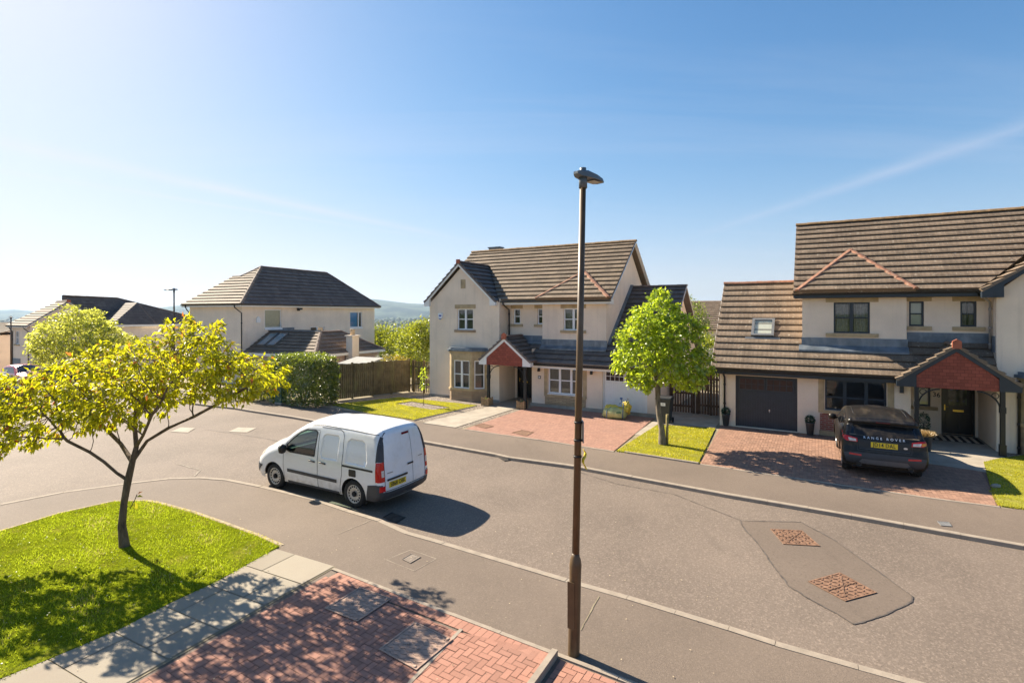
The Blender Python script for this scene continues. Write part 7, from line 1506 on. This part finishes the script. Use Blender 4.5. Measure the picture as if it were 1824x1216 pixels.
# fences
FW = m_plain("fence_wood_dark", (.115, .088, .038), .9, .4, 3, dirt=((.20, .19, .06), .6, 2.5)); FW2 = m_plain("fence_wood_gold", (.20, .145, .05), .9, .35, 3, dirt=((.10, .09, .04), .5, 3)); FWB = m_plain("fence_wood_brown", (.12, .068, .04), .9, .35, 3, dirt=((.05, .03, .02), .5, 3))
def fence(name, label, a, b, h, bw, gap, mat, posts=4, jit=.02, z=0, rails=(.3, 1.4), cat="fence"):
    a, b = Vector(a), Vector(b); d = b - a; L = d.length; o = thing(name, label, cat, (a.x, a.y, z), math.atan2(d.y, d.x)); m = MB(); n = int(L / (bw + gap))
    for k in range(n):
        x = k * (bw + gap); hh = h + random.uniform(-jit, jit); m.box(x, x + bw, -.02 + random.uniform(-.004, .004), .0, .04, hh)
    m.build("boards", mat, o)
    for i in range(posts): m = MB(); x = .05 + (L - .1) * i / (posts - 1); m.box(x - .045, x + .045, .045, .135, -.05, h + .05); m.build("post", mat, o)
    for r_ in rails: m = MB(); m.box(0, L, .002, .044, r_ - .04, r_ + .04); m.build("rail", mat, o)
    return o
fa, fb = G(589, 714, 0), G(732, 697, 0); fence("fence", "long weathered green-brown board fence from the hedge along the far lawn", (fa.x, fa.y), (fb.x, fb.y), 1.72, .095, .012, FW, 5, rails=(.35, 1.35))
fence("fence", "short open picket fence between the board fence and the cream house", (fb.x + .05, fb.y), (-4.05, 27.35), 1.66, .07, .055, FW, 3, rails=(.45, 1.35))
p0 = W(-5.45, 22.9); p1 = W(-4.42, 22.9); p2 = W(-4.36, 22.9); p3 = W(-3.2, 22.75)
fence("gate", "dark brown slatted garden gate beside the wheelie bin", (p0.x, p0.y), (p1.x, p1.y), 1.55, .06, .05, FWB, 2, rails=(.3, .85, 1.35), cat="gate"); fence("fence", "tall brown slatted fence between the gate and the dark garage", (p2.x, p2.y), (p3.x, p3.y), 1.88, .085, .03, FWB, 3, rails=(.4, 1.5))
o = thing("blue_sheet", "scrap of bright blue sheet hung over the brown fence", "sheet", W(-4.25, 22.84, 1.86), -A30); m = MB(); rows = [[m.vert((x, y + .02 * math.sin(x * 17), z_ + .03 * math.sin(x * 13 + y * 20))) for x in np.linspace(-.22, .26, 9)] for y, z_ in ((-.05, -.16), (-.04, -.02), (.0, .05), (.08, .06), (.16, -.06))]
for a, c in zip(rows, rows[1:]):
    for k in range(8): m.idx((a[k], a[k + 1], c[k + 1], c[k]), True)
m.build("cloth", m_plain("blue_tarpaulin", (.01, .22, .60), .5, .15), o)
# shed roof behind the fence, stone on the right lawn
v = G(628, 700, 0); v = Vector(((628 - CX) / F * 28.2, 28.2, 0)); o = thing("shed", "low grey felt-roofed shed just showing above the board fence", "shed", v, -TH); m = MB(); m.box(-.85, .85, 0, 1.3, 0, 1.45); m.build("wall", FW, o); m = MB(); m.prism([(-.95, -.12, 1.46), (.95, -.12, 1.46), (.95, -.12, 1.51), (-.95, -.12, 1.51)], (0, 1.5, .25)); m.build("roof", m_plain("grey_felt", (.30, .30, .28), .9, .15, 4), o)
o = thing("boulder", "small grey stone at the edge of the right-hand lawn", "stone", G(1774, 868, .03)); m = MB(); lump(m, (0, 0, .04), (.10, .06, .05), 14, 8, 2.4, .12); m.build("stone", m_plain("grey_stone", (.32, .29, .24), .9, .25, 9, bump=.5), o)
# fallen leaves and petals on pavement, lawn and drive
n = 420; Pq = np.stack([rng.uniform(-8.5, 3.5, n), rng.uniform(4.8, 11.2, n), np.full(n, .024)], 1); k = Pq[:, 0] > -2.0 + (Pq[:, 1] - 8) * -.8; Pq[k, 2] = .014
road_ = np.array([not inside((p[0], p[1]), K_NEAR + [(20, -16)]) for p in Pq]); Pq[road_, 2] = -.058
a = rng.uniform(0, 6.28, n); D = np.stack([np.cos(a), np.sin(a), np.full(n, .08)], 1); LV, LF = leaf_mesh(Pq, D, np.tile([0, 0, 1.], (n, 1)), rng.uniform(.012, .035, n), .55, .05); o = mesh_np("leaf_litter", LV, LF, 4, m_bricks("dry_litter", (.42, .34, .22), .6), None, np.repeat(rng.random(n), 2)); tag(o, kind='stuff')

# ------------------------------------------------------------------ distance: woods, town, hills, haze
rows = []; mb = MB(); NA2 = 150
prof_px = [(-500, 553), (-150, 551), (0, 552), (25, 551), (80, 556), (200, 552), (285, 548), (305, 545), (340, 543), (420, 540), (560, 536), (640, 531.5), (660, 532), (695, 536), (722, 540), (755, 541.5), (800, 541), (950, 546), (1200, 549), (1600, 551), (2400, 552)]
for j, (dist, fr) in enumerate(((4000, 0), (4300, .06), (4800, .30), (5300, .52), (5800, .74), (6400, .92), (6900, 1.0), (7400, .7))):
    row = []
    for i in range(NA2 + 1):
        x = -700 + 3300 * i / NA2; tgt = H + (HY - np.interp(x, [p[0] for p in prof_px], [p[1] for p in prof_px])) / F * 6900
        z_ = -52 + (tgt + 52) * fr + (14 * math.sin(x * .031 + j * 1.7) + 9 * math.sin(x * .083 + j * 2.3)) * (fr * (1 - fr) * 3)
        row.append(mb.vert(((x - CX) / F * dist, dist, z_)))
    rows.append(row)
for a, b in zip(rows, rows[1:]):
    for k in range(NA2): mb.idx((a[k], a[k + 1], b[k + 1], b[k]), True)
def m_hill():
    m, n, b, o = nodes("hill_land"); t = T(n); c = t.coord(); f = t.noise(t.mapv(c, (1, .5, 2)), .0022, 7, .6, .6)
    base = t.mix(t.ramp(f, .45, .52), (.02, .032, .026), (.075, .095, .06)); base = t.mix(t.ramp(t.noise(c, .009, 5), .5, .62, 0, .5), base, (.02, .035, .015)); t.L(base, b.inputs['Base Color']); b.inputs['Roughness'].default_value = 1; b.inputs['Specular IOR Level'].default_value = 0; return m
tag(mb.build("hills", m_hill()), kind='structure')
def blob_field(name, n, dlo, dhi, sz, mat, zoff=0.):
    V, Fq, rn = [], [], []; 
    for i in range(n):
        d = dlo + (dhi - dlo) * random.random() ** 1.3; x = random.uniform(-60, 1300); s_ = sz * random.uniform(.6, 1.5); c = ((x - CX) / F * d, d, terrain_z((x - CX) / F * d, d) + s_ * .45 + zoff); b0 = len(V); k = 7
        V.append((c[0], c[1], c[2] + s_ * .75 * random.uniform(.8, 1.2)))
        for lv, (rr, zz) in enumerate(((.6, .45), (1.0, -.05), (.8, -.55))):
            for j in range(k): a = 2 * math.pi * (j + .5 * lv) / k; r_ = s_ * rr * random.uniform(.75, 1.2); V.append((c[0] + r_ * math.cos(a), c[1] + r_ * math.sin(a), c[2] + s_ * zz * random.uniform(.8, 1.2)))
        for j in range(k): Fq += [b0, b0 + 1 + j, b0 + 1 + (j + 1) % k]
        for lv in (0, 1):
            for j in range(k): p, q = b0 + 1 + lv * k + j, b0 + 1 + lv * k + (j + 1) % k; r_, s2 = p + k, q + k; Fq += [p, r_, s2, p, s2, q]
        rn += [random.random()] * (k * 5)
    return tag(mesh_np(name, V, Fq, 3, mat, None, rn), kind='stuff')
blob_field("distant_woods", 2600, 420, 1500, 5.5, m_bricks("woodland", (.075, .105, .022), .65)); blob_field("distant_woods", 1500, 1900, 3900, 11, m_bricks("far_woodland", (.05, .075, .028), .6))
mb = MB()
for i in range(620):
    d = random.uniform(1500, 3400); x = random.uniform(-60, 1250); X = (x - CX) / F * d; z_ = terrain_z(X, d); a = random.choice((12, 16, 20, 60 if random.random() < .3 else 18)); hgt = random.uniform(6, 11); M = Matrix.Translation((X, d, z_)) @ Matrix.Rotation(random.uniform(-.5, .5), 4, 'Z'); mb.box(-a / 2, a / 2, -7, 7, -2, hgt, M, rnd=random.random() * .98 + .01)
tag(mb.build("distant_town", m_bricks("town_walls", (.44, .42, .40), .6)), kind='stuff')
HAZE = 0.8e-4
mb = MB(); mb.box(-9000, 9000, -900, 8200, -120, 230); m = bpy.data.materials.new("haze_air"); m.use_nodes = True; n = m.node_tree; n.nodes.clear(); o_ = n.nodes.new("ShaderNodeOutputMaterial"); pv = n.nodes.new("ShaderNodeVolumePrincipled"); pv.inputs['Color'].default_value = (.58, .77, 1.0, 1); pv.inputs['Density'].default_value = HAZE; pv.inputs['Anisotropy'].default_value = .3; n.links.new(pv.outputs[0], o_.inputs['Volume'])
hz_o = mb.build("haze", m, fix=True); tag(hz_o, kind='stuff')
